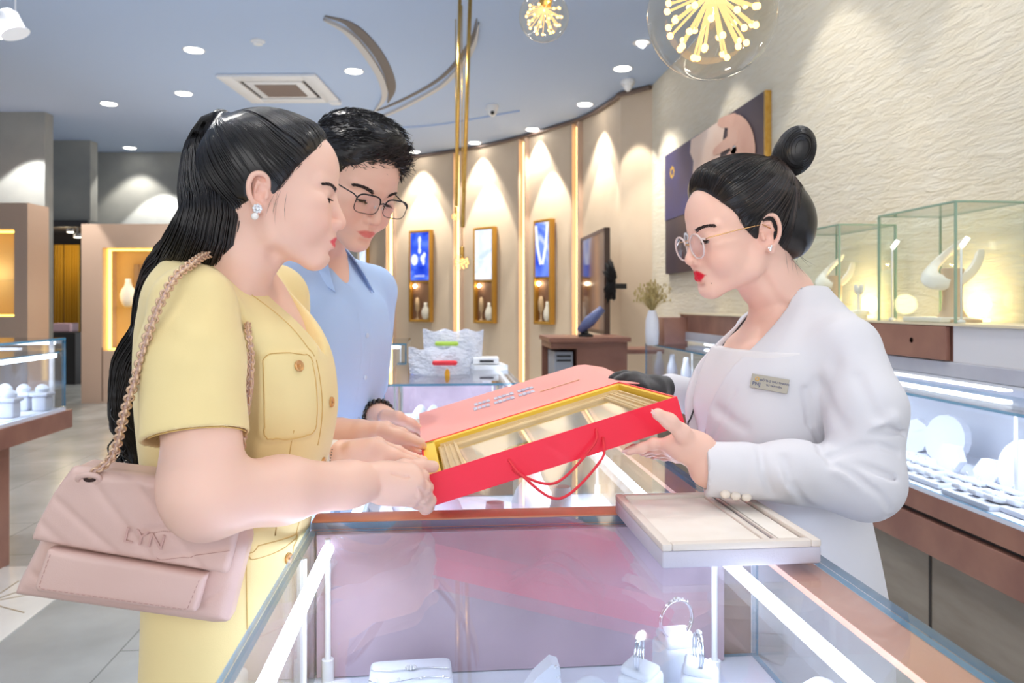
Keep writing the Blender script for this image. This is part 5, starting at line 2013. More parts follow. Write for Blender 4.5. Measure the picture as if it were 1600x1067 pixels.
# ------------------------------------------------------------------ hands
def hand_sdf(Hd, wrist, knuckles, fingers, thumb, wr=.024, pr=.0125, fr=.0088, k=.007):
    """wrist point, four knuckle points, four finger chains (lists of points after the knuckle), thumb chain starting in the palm"""
    wrist = np.array(wrist, float)
    K = [np.array(q, float) for q in knuckles]
    wdir = K[3] - K[0]
    wdir = wdir / (np.linalg.norm(wdir) + 1e-9)
    for i, q in enumerate(K):
        a = wrist + wdir * (-.014 + i * .0095)
        Hd.cone(a, q, .0155, pr * (1 - .05 * i), .014)
    for i, ch in enumerate(fingers):
        f = fr * (.98, 1.0, .95, .84)[i]
        pts = [K[i]] + [np.array(q, float) for q in ch]
        rs = [f * 1.14] + [f * (1.0 - .09 * j) for j in range(len(ch))]
        Hd.chain(pts, rs, k * .55)
        for j in range(1, len(pts) - 1):       # knuckle bumps
            Hd.ell(pts[j], rs[j] * 1.06, None, .004)
    pts = [np.array(q, float) for q in thumb]
    rs = [.0150, .0118, .0104, .0088][:len(pts)]
    Hd.chain(pts, rs, .009)


def nail(tip, along, out, m, parent, w=.0052, l=.0062):
    """small curved finger nail lying on the finger tip"""
    tip, al, ou = [np.array(q, float) for q in (tip, along, out)]
    al = al / np.linalg.norm(al)
    ou = ou - al * (ou @ al)
    ou = ou / np.linalg.norm(ou)
    sd = np.cross(al, ou)
    vs, fs = [], []
    n, m_ = 6, 6
    for i in range(n + 1):
        for j in range(m_ + 1):
            a = (i / n * 2 - 1) * 1.0
            t = j / m_
            ww = w * (1 - .25 * (2 * t - 1) ** 4)
            vs.append(tip + sd * math.sin(a) * ww + ou * (math.cos(a) - 1) * w * .9 + al * (t - .5) * 2 * l - ou * .0010 * (2 * t - 1) ** 2)
    for i in range(n):
        for j in range(m_):
            o = i * (m_ + 1) + j
            fs.append((o, o + 1, o + m_ + 2, o + m_ + 1))
    b = MB()
    b.add(vs, fs)
    return b.build('fingernail', m, parent, True)
# ================================================================== GIFT BOX (pose recovered as a rigid box)
_sc = .41 / .45
def _bx(a, b_, c):
    ca, sa, cb, sb, cc, sc_ = math.cos(a), math.sin(a), math.cos(b_), math.sin(b_), math.cos(c), math.sin(c)
    return np.array([[ca, -sa, 0], [sa, ca, 0], [0, 0, 1]]) @ np.array([[cb, 0, sb], [0, 1, 0], [-sb, 0, cb]]) @ np.array([[1, 0, 0], [0, cc, -sc_], [0, sc_, cc]])
_M = _bx(.143, -.279, -.031)
CAMM = np.array([RT, FW, UP]).T
BXO = CAMM @ (np.array([-.144, 1.261, -.283]) * _sc) + UP * CAM_H
BXR = CAMM @ _M
BL, BW, BH = .41, .363 * _sc, .051 * _sc
def BX(x, y, z):
    return BXO + BXR @ np.array([x, y, z], float)


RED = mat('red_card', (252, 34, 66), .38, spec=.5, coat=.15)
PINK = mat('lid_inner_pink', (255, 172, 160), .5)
YEL = mat('yellow_lining', (255, 214, 70), .45)
gift = thing('gift_box', 'open red presentation box with yellow lining, held between the two customers and attendant', 'gift box', tuple(BX(BL / 2, BW / 2, -BH)))
T_ = .0035
def bx_part(name, x0, x1, y0, y1, z0, z1, m, parent, bev=0.0, mi=0):
    return one(name, m, lambda b: b.box(BX((x0 + x1) / 2, (y0 + y1) / 2, (z0 + z1) / 2), (x1 - x0, y1 - y0, z1 - z0), BXR, 0, bev), parent, bev > 0, 40)
bx_part('bottom_panel', 0, BL, 0, BW, -BH, -BH + T_, RED, gift)
for nm, a in (('side_panel', (0, BL, 0, T_)), ('side_panel', (0, BL, BW - T_, BW)), ('side_panel', (0, T_, T_, BW - T_)), ('side_panel', (BL - T_, BL, T_, BW - T_))):
    bx_part(nm, a[0], a[1], a[2], a[3], -BH + T_, 0, RED, gift)
w_ = .022
for a in ((T_, BL - T_, T_, T_ + .004), (T_, BL - T_, BW - T_ - w_, BW - T_), (T_, T_ + w_, T_, BW - T_), (BL - T_ - .006, BL - T_, T_, BW - T_)):
    bx_part('yellow_lining', a[0], a[1], a[2], a[3], -BH + T_, -.0015, YEL, gift)
bx_part('lining_floor', T_, BL - T_, T_, BW - T_, -BH + T_, -BH + 2 * T_, YEL, gift)
# lid: opened flat behind the rear edge, slightly raised, with a fold towards the far right
_ld = np.array([-.13, .99, 0.05]); _ld = BXR.T @ (CAMM @ (_ld / np.linalg.norm(_ld)))
_ld = _ld / np.linalg.norm(_ld)
lidw = .30
ux = np.array([1.0, 0, 0])
ln = np.cross(ux, _ld); ln /= np.linalg.norm(ln)
def LD(x, t, z=0.0):
    return BX(*(np.array([0, BW, 0]) + ux * x + _ld * t + ln * z))
def lidf(b):
    th = BXR @ ln * .003
    b.prism([(0, 0), (BL * .985, 0), (BL * .985, lidw * .93), (BL * .95, lidw), (0, lidw)], -th, BX(0, BW, 0), BXR @ ux, BXR @ _ld)
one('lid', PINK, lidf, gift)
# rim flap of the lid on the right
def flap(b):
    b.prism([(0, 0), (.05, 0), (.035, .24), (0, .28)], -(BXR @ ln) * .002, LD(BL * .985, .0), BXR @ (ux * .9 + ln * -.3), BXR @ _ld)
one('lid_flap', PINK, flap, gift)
def wr(b):
    for t, x0, x1 in ((.200, .125, .262), (.155, .120, .258)):
        n = 15
        for k in range(n):
            xa = x0 + (x1 - x0) * k / n
            if k in (4, 10) and t > .15:
                continue
            b.box(LD(xa + .004, t, .0012), (.0078, .021 if k % 3 else .026, .0012), np.array([BXR @ ux, BXR @ _ld, BXR @ ln]).T)
one('silver_lettering', mat('silver_foil', (232, 234, 248), .3, .1, var=(186, 188, 222), vscale=60), wr, gift)
one('gold_foil_line', mat('gold_foil', (250, 196, 150), .3, .4), lambda b: b.box(LD(.31, .13, .001), (.09, .0035, .0008), np.array([BXR @ ux, BXR @ _ld, BXR @ ln]).T), gift)
# the framed picture lying in the box (a thing of its own)
FG = mat('frame_champagne', (234, 204, 150), .35, .2, var=(240, 214, 166), vscale=20)
pic = thing('framed_picture', 'gilt framed glazed picture lying inside the red box', 'picture frame', tuple(BX(BL / 2, BW / 2, -BH + .018)))
fx0, fx1, fy0, fy1 = T_ + w_ + .004, BL - T_ - .012, T_ + .010, BW - T_ - w_ - .004
for (a0, a1, c0, c1) in ((fx0, fx1, fy0, fy0 + .022), (fx0, fx1, fy1 - .022, fy1), (fx0, fx0 + .036, fy0 + .022, fy1 - .022), (fx1 - .036, fx1, fy0 + .022, fy1 - .022)):
    def fr(b):
        b.box(BX((a0 + a1) / 2, (c0 + c1) / 2, -BH + .026), (a1 - a0, c1 - c0, .0185), BXR, 0, .003)
        b.box(BX((a0 + a1) / 2, (c0 + c1) / 2, -BH + .0145), (a1 - a0 - .004, c1 - c0 - .004, .014), BXR)
        lx, ly = a1 - a0, c1 - c0
        for k in range(4):
            if lx > ly:
                b.box(BX((a0 + a1) / 2, c0 + (k + .5) * ly / 4, -BH + .035 + .002 * (k % 2)), (lx - .01, .0022, .004), BXR)
            else:
                b.box(BX(a0 + (k + .5) * lx / 4, (c0 + c1) / 2, -BH + .035 + .002 * (k % 2)), (.003, ly - .002, .004), BXR)
    one('frame_rail', FG, fr, pic, True, 40)
bx_part('mount_board', fx0 + .034, fx1 - .034, fy0 + .02, fy1 - .02, -BH + .022, -BH + .025, mat('mount_pink', (244, 214, 190), .6), pic)
PICM = mat('pearl_picture', (222, 230, 234), .35, var=(238, 226, 186), vscale=14, stretch=(1, 1, 1))
bx_part('picture', fx0 + .060, fx1 - .060, fy0 + .045, fy1 - .045, -BH + .025, -BH + .0265, PICM, pic)
bx_part('picture_glass', fx0 + .034, fx1 - .034, fy0 + .02, fy1 - .02, -BH + .030, -BH + .0312, CASE_GLASS, pic)
def orn(b):
    for k in range(9):
        a = k * .7
        b.ball(BX(fx0 + .13 + .020 * math.cos(a), fy0 + .085 + .014 * math.sin(a), -BH + .0275), (.010, .007, .002), 8, 5, BXR)
one('gold_flower', mat('gold_leaf', (232, 196, 96), .25, .7), orn, pic, True)
# cords: two loops hanging from the front face
def cord(b, xa, za, xb, zb, drop, out):
    pa, pb_ = BX(xa, -.001, za), BX(xb, -.001, zb)
    m1 = pa + (BXR @ np.array([0, -1, 0])) * out * .7 - UP * drop * .35 + (pb_ - pa) * .12
    mid_ = (pa + pb_) / 2 + (BXR @ np.array([0, -1, 0])) * out - UP * drop
    m2 = pb_ + (BXR @ np.array([0, -1, 0])) * out * .7 - UP * drop * .42 - (pb_ - pa) * .06
    b.tube(spline([pa, m1, mid_, m2, pb_], 10), .0021, 8)
one('cord_handle', mat('red_cord', (236, 52, 66), .6, bump=.5, bscale=900), lambda b: cord(b, .130, -.030, .272, -.010, .048, .016), gift, True)
one('cord_handle', mat('red_cord', (236, 52, 66), .6, bump=.5, bscale=900), lambda b: cord(b, .128, -.014, .278, -.026, .070, .030), gift, True)

# ================================================================== JEWELLERY TRAY on the near showcase
def tray_big():
    zt_ = TOP + .030
    P4 = [CI(955, 772, zt_), CI(1160, 768, zt_), CI(1283, 843, zt_), CI(1043, 852, zt_)]
    # a rectangle fitted to the four seen corners
    c = sum(P4) / 4
    ex = (P4[1] - P4[0] + P4[2] - P4[3]) / 2
    ey = (P4[0] - P4[3] + P4[1] - P4[2]) / 2
    lx, ly = np.linalg.norm(ex), np.linalg.norm(ey)
    ex = ex / lx
    ey = ey - ex * (ey @ ex)
    ey /= np.linalg.norm(ey)
    R = np.array([ex, ey, UP]).T
    c[2] = TOP
    g = thing('jewellery_tray', 'empty cream velvet jewellery tray resting on the glass by the attendant\'s sleeve', 'tray', tuple(c))
    L = lambda x, y, z: c + R @ np.array([x, y, z])
    TB = mat('tray_border', (226, 216, 206), .7, bump=.2, bscale=500)
    TS = mat('tray_side', (206, 202, 214), .6, bump=.2, bscale=500)
    TV = mat('tray_velvet', (244, 238, 228), .85, sheen=.3, var=(238, 230, 218), vscale=20)
    one('tray_base', TS, lambda b: b.box(L(0, 0, .011), (lx, ly, .0215), R, 0, .003), g, True, 40)
    bw = .013
    def rim(b):
        for s in (-1, 1):
            b.box(L(s * (lx - bw) / 2, 0, .026), (bw, ly, .009), R, 0, .002)
            b.box(L(0, s * (ly - bw) / 2, .026), (lx - 2 * bw, bw, .009), R, 0, .002)
        b.box(L(lx * .20, 0, .0245), (.010, ly - 2 * bw, .006), R, 0, .002)
        b.box(L(lx * .27, 0, .0245), (.006, ly - 2 * bw, .005), R, 0, .002)
    one('tray_rim', TB, rim, g, True, 40)
    one('velvet_pad', TV, lambda b: (b.box(L(-lx * .5 + bw + (lx * .7 - bw - .005) / 2, 0, .0232), (lx * .7 - bw - .006, ly - 2 * bw, .003), R), b.box(L(lx * .5 - bw - (lx * .23 - bw) / 2, 0, .0232), (lx * .23 - bw - .004, ly - 2 * bw, .003), R)), g)
    print('tray', lx, ly, ex @ RT)
tray_big()
# ================================================================== PEOPLE
SKIN = mat('skin', (255, 255, 255), .42, attr=True, sss=.12, spec=.35, bump=.04, bscale=900)
HAIR = mat('black_hair', (30, 24, 24), .34, spec=.55, var=(14, 12, 13), vscale=90, coat=.12)
BROW = mat('brow_hair', (48, 34, 32), .6)
NAIL = mat('nail_pink', (244, 200, 192), .2, coat=.5)


def frame(f, pitch=0, roll=0):
    f = np.array(f, float)
    f /= np.linalg.norm(f)
    p = math.radians(pitch)
    l = np.cross(UP, f)
    F_ = f * math.cos(p) - UP * math.sin(p)
    U_ = UP * math.cos(p) + f * math.sin(p)
    r = math.radians(roll)
    L2 = l * math.cos(r) + U_ * math.sin(r)
    U2 = U_ * math.cos(r) - l * math.sin(r)
    return np.array([F_, L2, U2]).T


def hair_cap(O, R, s, table, t=.007, top=.0, zlow=-.06, extra=None, face_k=.004, full=1.0):
    """hair shell: the bare head grown by t (and by top more on the crown), kept behind the hair line"""
    H0, W0 = head_sdf(O, R, s, full=full)
    H0.it = H0.it[:5]
    Hc = SDF()
    W = lambda p: O + R @ (np.array(p, float) * s)
    tt_ = sorted(table)
    tz, tx = [a[0] for a in tt_], [a[1] for a in tt_]
    def shell(P):
        q = (P - O) @ R / s
        g = t + top * np.clip((q[:, 2] - .03) / .07, 0, 1)
        hx = np.interp(q[:, 2], tz, tx)
        b = np.clip((hx - q[:, 0]) / .030, 0, 1)
        return H0(P) - (.0012 + g * b * (2 - b)) * s
    Hc.fn(shell)
    if extra:
        extra(Hc, W)
    Hc.fn(hairline_fn(O, R, s, table, zlow=zlow), k=face_k, op='i')
    for y in (-1, 1):
        Hc.ell(W((-.008, y * .080, .001)), np.array((.0155, .020, .024)) * s, R, .003, 's')
    return Hc, W


def flow(Hc, seeds, target, n=20, step=.007, off=.001, stop=.012, sag=0.0):
    P = snap(Hc, seeds, 3, off)
    out = [P.copy()]
    for k in range(n - 1):
        d = target - P
        L = np.linalg.norm(d, axis=1)
        d /= L[:, None] + 1e-9
        g = grad(Hc, P)
        d = d - g * (d * g).sum(1)[:, None]
        d /= np.linalg.norm(d, axis=1)[:, None] + 1e-9
        st = np.minimum(step, np.maximum(L - stop, 0))
        P = P + d * st[:, None]
        P = snap(Hc, P, 1, off)
        out.append(P.copy())
    return np.stack(out, 1)


def cap_seeds(Hc, O, R, s, n, rnd, cond):
    d = rnd.normal(size=(n * 4, 3))
    d /= np.linalg.norm(d, axis=1)[:, None]
    q = d * [.095, .080, .09] + [0, 0, .045]
    q = q[cond(q)][:n]
    return O + (q * s) @ R.T


def lock_bundle(center, rad, n, rnd, wave=0.0, freq=3.0, lens=(1, 1), flat=1.0):
    """strands following a spine; center (k,3), rad (k)"""
    k = len(center)
    T = np.gradient(center, axis=0)
    T /= np.linalg.norm(T, axis=1)[:, None]
    A = np.zeros_like(T)
    A[0] = np.cross(T[0], [0.1, .97, .2])
    A[0] /= np.linalg.norm(A[0])
    for i in range(1, k):
        A[i] = A[i - 1] - T[i] * (A[i - 1] @ T[i])
        A[i] /= np.linalg.norm(A[i])
    B_ = np.cross(T, A)
    th = rnd.random(n) * 2 * np.pi
    rr = np.sqrt(.62 + .38 * rnd.random(n))
    ph = rnd.random(n) * 6.28
    t = np.linspace(0, 1, k)
    P = np.zeros((n, k, 3))
    for i in range(n):
        a = th[i] + .25 * np.sin(3 * t + ph[i])
        r = rad * rr[i]
        P[i] = center + A * (np.cos(a) * r)[:, None] + B_ * (np.sin(a) * r * flat)[:, None]
        if wave:
            P[i] += A * (np.sin(freq * 6.28 * t + ph[i] * .3) * wave * t)[:, None]
    return P


def ear_hit(P, O, R, s):
    q = (P - O) @ R / s
    q = (q - [-.006, 0, .001]) * [1 / .017, 0, 1 / .025]
    return ((q ** 2).sum(-1) < 1).any(1)


def seam(name, F, pts, r, m, parent, off=.0002, closed=False, n=8):
    """thin stitched line lying on a garment"""
    P = np.array(pts, float)
    if closed:
        P = np.vstack([P, P[:1]])
    P = resample(P, max(8, n * len(pts)))
    P = snap(F, P, 4, off)
    b = MB()
    b.tube(P, r, 5)
    return b.build(name, m, parent, True)


def resample(P, n):
    P = np.array(P, float)
    d = np.r_[0, np.cumsum(np.linalg.norm(np.diff(P, axis=0), axis=1))]
    t = np.linspace(0, d[-1], n)
    return np.stack([np.interp(t, d, P[:, i]) for i in range(3)], 1)


# ------------------------------------------------------------------ 1. the woman in the yellow suit
def woman():
    rnd = np.random.default_rng(1)
    s = .945
    R = frame(FR(.97, .23), 6)
    O = C(414, 303, 1.005) + R[:, 1] * .068
    H, W = head_sdf(O, R, s, nose=.4, edx=.0035, eye_open=1.0, mouth_open=.0012, jawx=-.003, full=.98)
    ear_sdf(H, W, R, s, -1, dz=-.001, dx=.002, size=.86)
    ear_sdf(H, W, R, s, 1, dz=-.002)
    # body frame
    fb = FR(1, -.05)
    Rb = frame(fb)
    Ob = C(0, 0, 1)
    Ob = RT * -.39 + FW * 1.13
    Lb = lambda x, y, z: Ob + Rb[:, 0] * x + Rb[:, 1] * y + UP * z
    # neck and upper chest (same skin field)
    H.chain([W((-.018, 0, -.020)), W((-.026, 0, -.085)), Lb(-.030, 0, 1.36), Lb(-.040, 0, 1.30)], [.050, .043, .046, .066], .022)
    H.loft([(1.10, -.01, 0, .105, .13), (1.20, -.012, 0, .112, .15), (1.27, -.022, 0, .100, .155), (1.33, -.038, 0, .080, .13), (1.375, -.040, 0, .055, .07)], Ob, Rb, .03)
    H.groove([W((.02, -.040, -.075)), Lb(.0, -.045, 1.345), Lb(.045, -.012, 1.29)], .012, .004)
    lo, hi = np.minimum(O, Lb(0, 0, 1.2)) - .19, np.maximum(O, Lb(0, 0, 1.2)) + .17
    lo[2] = 1.10
    V, Q = mesh_sdf(H, lo, hi, .0017, 'woman_head')
    V = relax(V, Q, 1, .4)
    # near (right) arm with hand
    A = SDF()
    sh = C(303, 478, .985)
    el = C(322, 780, .900)
    wr_ = C(590, 752, 1.075)
    A.chain([sh, sh * .5 + el * .5, el], [.052, .047, .045], .02)
    A.chain([el, el * .6 + wr_ * .4 + UP * .002, el * .2 + wr_ * .8, wr_], [.0435, .0395, .0285, .0255], .02)
    A.ell(C(300, 760, .925), (.040, .040, .055), None, .02)
    K = [C(642, 738, 1.085), C(650, 752, 1.080), C(650, 768, 1.085), C(643, 781, 1.095)]
    F4 = [[C(660, 744, 1.105), C(668, 762, 1.125), C(664, 776, 1.15)], [C(663, 762, 1.095), C(672, 782, 1.120), C(671, 789, 1.15)],
          [C(660, 777, 1.10), C(668, 791, 1.125), C(672, 793, 1.15)], [C(652, 787, 1.112), C(664, 796, 1.135), C(669, 797, 1.155)]]
    TH = [C(608, 739, 1.09), C(632, 731, 1.11), C(656, 729, 1.13), C(677, 729, 1.145)]
    hand_sdf(A, C(598, 755, 1.075), K, F4, TH)
    A.ell(C(618, 755, 1.082), (.028, .020, .025), CAMM, .014)
    A.groove([C(612, 741, 1.06), C(634, 746, 1.065), C(652, 744, 1.075)], .0022, .0030)
    A.groove([C(655, 762, 1.07), C(666, 775, 1.085), C(668, 788, 1.10)], .0018, .0028)
    A.groove([C(648, 776, 1.07), C(660, 786, 1.085)], .0018, .0028)
    A.groove([C(600, 735, 1.05), C(592, 750, 1.05), C(596, 768, 1.05)], .006, .0015)
    lo, hi = np.minimum(np.minimum(sh, el), wr_) - .07, np.maximum(sh, wr_) + .12
    hi[2] = 1.34
    V2, Q2 = mesh_sdf(A, lo, hi, .0018, 'woman_arm')
    V2 = relax(V2, Q2, 1, .4)
    # far (left) arm with hand
    A2 = SDF()
    sh2, el2, w2 = Lb(-.02, .165, 1.31), C(440, 770, 1.30), C(530, 716, 1.21)
    A2.chain([sh2, el2], [.046, .040], .02)
    A2.chain([el2, w2], [.036, .0245], .02)
    K = [C(590, 694, 1.23), C(596, 705, 1.215), C(596, 718, 1.205), C(588, 731, 1.20)]
    F4 = [[C(622, 705, 1.25), C(646, 716, 1.26), C(662, 719, 1.27)], [C(626, 724, 1.235), C(646, 738, 1.25), C(660, 744, 1.26)],
          [C(622, 733, 1.22), C(642, 744, 1.235), C(656, 750, 1.25)], [C(610, 740, 1.21), C(630, 748, 1.225), C(645, 752, 1.24)]]
    TH = [C(552, 702, 1.20), C(580, 698, 1.20), C(614, 712, 1.215), C(648, 722, 1.235)]
    hand_sdf(A2, C(535, 716, 1.212), K, F4, TH)
    A2.ell(C(563, 714, 1.21), (.026, .020, .022), CAMM, .014)
    lo = np.minimum(np.minimum(sh2, el2), w2) - .08
    hi = np.maximum(np.maximum(sh2, w2), C(662, 719, 1.27)) + .05
    V3, Q3 = mesh_sdf(A2, lo, hi, .0018, 'woman_arm2')
    V3 = relax(V3, Q3, 1, .4)
    tf = skin_tint((246, 202, 182), O, R, s, (228, 82, 92), .45)
    def tint(Vx):
        c = tf(Vx)
        return c
    root = mesh_object('person', [(V, Q), (V2, Q2), (V3, Q3)], SKIN, None, tint, origin=Ob)
    tag(root, 'woman in a pale yellow suit with a long black ponytail holding the red box', 'person')
    brow_lash(H, W, R, s, root, BROW, -1, 1.2, thick=1.0, bz=-.003, eye_open=1.0, edx=.0035)
    brow_lash(H, W, R, s, root, BROW, 1, 1.2, thick=1.0, bz=-.003, eye_open=1.0, edx=.0035)
    eyes(W, R, s, root, edx=.0035)
    nail(C(677, 723.5, 1.139), C(677, 729, 1.145) - C(656, 729, 1.13), UP + FW * -.5, NAIL, root, .0058, .0066)
    # ---- hair: cap, ponytail and curls
    tb = [(.14, .085), (.112, .079), (.095, .071), (.075, .062), (.058, .050), (.045, .040), (.030, .031), (.010, .018), (-.005, .008), (-.012, -.018), (-.06, -.030)]
    T0 = C(345, 186, 1.075)
    def ex(Hc, Wc):
        Hc.cone(Wc((-.055, 0, .075)), T0, .026 * s, .012, .02)
        Hc.cone(Wc((-.04, 0, .01)), Wc((-.052, 0, -.015)), .046, .034, .03)
    Hc, Wc = hair_cap(O, R, s, tb, .006, .001, -.05, ex)
    # ponytail spine
    sp = [T0, C(329, 196, 1.075), C(318, 235, 1.07), C(324, 290, 1.05), C(334, 330, 1.035), C(324, 368, 1.035), C(296, 410, 1.09), C(260, 462, 1.17), C(220, 540, 1.22), C(205, 610, 1.22), C(200, 660, 1.21), C(210, 712, 1.21), C(204, 745, 1.21)]
    rad_ = [.012, .026, .036, .043, .048, .048, .041, .034, .028, .028, .022, .014, .006]
    c = resample(spline(sp, 6), 44)
    rr = np.interp(np.linspace(0, 1, 44), np.linspace(0, 1, len(rad_)), rad_)
    for a in range(43):
        Hc.cone(c[a], c[a + 1], rr[a] * .86, rr[a + 1] * .86, .006)
    lo, hi = np.minimum(c.min(0) - .06, O - .16), np.maximum(c.max(0) + .06, O + .18)
    Vh, Qh = mesh_sdf(Hc, lo, hi, .0030, 'hair')
    Vh = relax(Vh, Qh, 2, .5)
    hr = mesh_object('hair', [(Vh, Qh)], HAIR, root)
    Hc2, _ = hair_cap(O, R, s, tb, .006, .001, -.05, lambda a_, b_: (a_.cone(b_((-.055, 0, .075)), T0, .026 * s, .012, .02), a_.cone(b_((-.04, 0, .01)), b_((-.052, 0, -.015)), .046, .034, .03)))
    fT = hairline_fn(O, R, s, [(z, x - .0015) for z, x in tb], zlow=-.05)
    sd = cap_seeds(Hc2, O, R, s, 5200, rnd, lambda q: (q[:, 1] < .03))
    sd = snap(Hc2, sd, 3)
    sd = sd[fT(sd) < .002][:1500]
    P = flow(Hc2, sd, T0, 24, .0075, .0012)
    P = P[~ear_hit(P, O, R, s)]
    strands('hair_strands', P, .00075, HAIR, root)
    P = lock_bundle(c, rr * 1.05, 1200, rnd, .010, 3.2, flat=1.0)
    keep = P
    strands('ponytail_strands', keep, .0009, HAIR, root)
    # curls at the end of the ponytail
    cs = []
    for k in range(44):
        p0 = c[36] + rnd.normal(0, .010, 3)
        ph = rnd.random() * 6.28
        t = np.linspace(0, 1, 40)
        L = .13 + .06 * rnd.random()
        cs.append(p0 + np.outer(-t * L, UP) + np.outer(np.cos(t * 14 + ph) * .013 * (t + .3), RT) + np.outer(np.sin(t * 14 + ph) * .010, FW))
    strands('ponytail_curls', np.array(cs), .0016, HAIR, root)
    # hair tie
    one('hair_tie', mat('black_elastic', (22, 20, 22), .6), lambda b: b.tube([T0 - UP * .004 + np.array([0, .014 * math.cos(a), 0]) + (RT * .5 + UP * .85) * .011 * math.sin(a) for a in np.linspace(0, 6.28, 20)[:-1]], .004, 8, closed=True), root, True)
    # loose baby hair at the temple
    bh = []
    for k in range(7):
        p = snap(H, np.array([W((.012 + .018 * rnd.random(), -.066, .015 - .02 * rnd.random()))]), 4, .001)[0]
        d = R @ np.array([.15 - .5 * rnd.random(), -.10, -1.0])
        bh.append([p, p + d * .016, p + d * .034 + R[:, 0] * .003])
    strands('loose_hairs', np.array(bh), .00022, HAIR, root)
    # earring: flower of stones with a pearl
    e = W((-.007, -.0800, -.0265))
    def er(b):
        for k in range(8):
            a = k * math.pi / 4
            b.ball(e + R @ np.array([.0045 * math.cos(a), 0, .0045 * math.sin(a) + .004]), .0022, 8, 5)
        b.ball(e + R @ np.array([0, -.001, .004]), .0028, 8, 5)
    er_ = one('earring', DIAMOND, er, root)
    one('pearl', mat('pearl_white', (250, 246, 240), .15, coat=.8), lambda b: b.ball(e + R @ np.array([-.002, -.001, -.0065]), .0048, 14, 10), er_, True)
    # ---- blouse
    Y = mat('yellow_suit', (248, 226, 164), .72, sheen=.25, bump=.10, bscale=700, var=(246, 222, 158), vscale=6)
    B = SDF()
    secs = [(.72, -.030, 0, .110, .138), (.80, -.026, 0, .108, .138), (.88, -.022, 0, .110, .138), (.95, -.026, 0, .106, .134), (1.015, -.016, 0, .112, .132), (1.09, -.010, 0, .130, .134), (1.146, -.008, 0, .138, .138),
            (1.22, -.012, 0, .134, .145), (1.277, -.022, 0, .116, .150), (1.315, -.038, 0, .088, .140), (1.362, -.045, 0, .060, .11), (1.385, -.045, 0, .045, .06)]
    B.loft(secs, Ob, Rb, .01, pw=2.3)
    B.chain([Lb(-.045, -.02, 1.338), Lb(-.042, -.09, 1.305), sh - UP * .006], [.040, .044, .052], .03)
    B.chain([Lb(-.045, .02, 1.338), Lb(-.042, .09, 1.305), sh2 - UP * .006], [.040, .044, .052], .03)
    # lapel ridge towards the V
    B.cone(Lb(-.052, -.052, 1.372), Lb(.104, -.030, 1.232), .016, .010, .012)
    B.cone(Lb(-.052, .052, 1.372), Lb(.104, .025, 1.232), .016, .010, .012)
    # neck opening
    B.cone(Lb(-.040, 0, 1.42), Lb(-.040, 0, 1.37), .053, .052, .006, 's')
    def vcut(P):
        q = (P - Ob) @ Rb
        z = P[:, 2]
        yw = np.interp(z, [1.215, 1.25, 1.30, 1.345, 1.40], [-.01, .022, .046, .058, .060])
        return np.maximum(np.abs(q[:, 1]) - yw, np.interp(z, [1.2, 1.33, 1.40], [.02, -.02, -.045]) - q[:, 0]) * .85
    B.fn(vcut, Lb(.03, 0, 1.3), .20, .004, 's')
    # sleeve of the near arm (boxy), open hem
    hem = C(307, 688, .93)
    sm_ = C(300, 560, .955)
    ax = (hem - sh) / np.linalg.norm(hem - sh)
    hemN = C(306, 684, .93)
    sl = SDF()
    sl.chain([sh + UP * .0, sm_, hem + ax * .05], [.0540, .0600, .0640], .02)
    nrm = ax + RT * .02
    nrm = nrm / np.linalg.norm(nrm)
    def slf(P):
        d = sl(P)
        # folds
        cut = (P - hemN) @ nrm - .012 * np.clip(((P - hemN) @ RT) / .06, -1, 1) * 0
        d = np.maximum(d, cut)
        q = P - sh
        inn = np.linalg.norm(q - np.outer(q @ ax, ax), axis=1) - .0575
        top = -((P - hemN) @ ax) - .10
        return np.maximum(d, -np.maximum(inn, top))
    B.fn(slf, sm_, .22, .005)
    sl2 = SDF().cone(sh2, sh2 * .25 + el2 * .75, .058, .060)
    B.fn(lambda P: sl2(P), (sh2 + el2) / 2, .25, .012)
    # soft folds and seams
    G = B.groove
    G([C(352, 420, 1.02), C(372, 460, 1.00), C(384, 520, 1.0), C(388, 580, 1.0)], .0045, .0035)
    G([C(388, 560, 1.0), C(386, 650, 1.0), C(378, 720, 1.0)], .010, .012)
    G([C(268, 432, .96), C(250, 470, .96), C(238, 540, .96)], .004, .002)
    G([C(255, 520, .9), C(300, 545, .9), C(350, 540, .9)], .014, .0022)
    G([C(262, 600, .9), C(300, 620, .9), C(350, 610, .9)], .013, -.0022)
    G([C(430, 620, 1.02), C(425, 700, 1.02), C(430, 760, 1.02)], .012, .002)
    G([Lb(.112, -.085, 1.08), Lb(.10, -.085, .98), Lb(.085, -.080, .80)], .0022, .0016)
    # pocket: thin raised plate with a stitched edge
    pc = onray(B, 457, 618, .9)
    pk = [(410, 552), (503, 556), (507, 640), (498, 668), (480, 683), (440, 685), (418, 672), (410, 640)]
    pk3 = np.array([(u, v) for u, v in pk], float)
    def uv_of(P):
        d = P @ FW
        return np.stack([CX + F_PX * (P @ RT) / d, HZ - F_PX * (P[:, 2] - CAM_H) / d], 1), d
    nP = grad(B, np.array([pc]))[0]
    tx = np.cross(UP, nP); tx /= np.linalg.norm(tx)
    if tx @ RT < 0:
        tx = -tx
    ty = np.cross(nP, tx); ty = ty if ty[2] > 0 else -ty
    def rrect(P, c0, hw, hh, rd):
        q = P - c0
        x, y = q @ tx, q @ ty
        ddx, ddy = np.abs(x) - hw + rd, np.abs(y) - hh + rd
        return np.hypot(np.maximum(ddx, 0), np.maximum(ddy, 0)) + np.minimum(np.maximum(ddx, ddy), 0) - rd
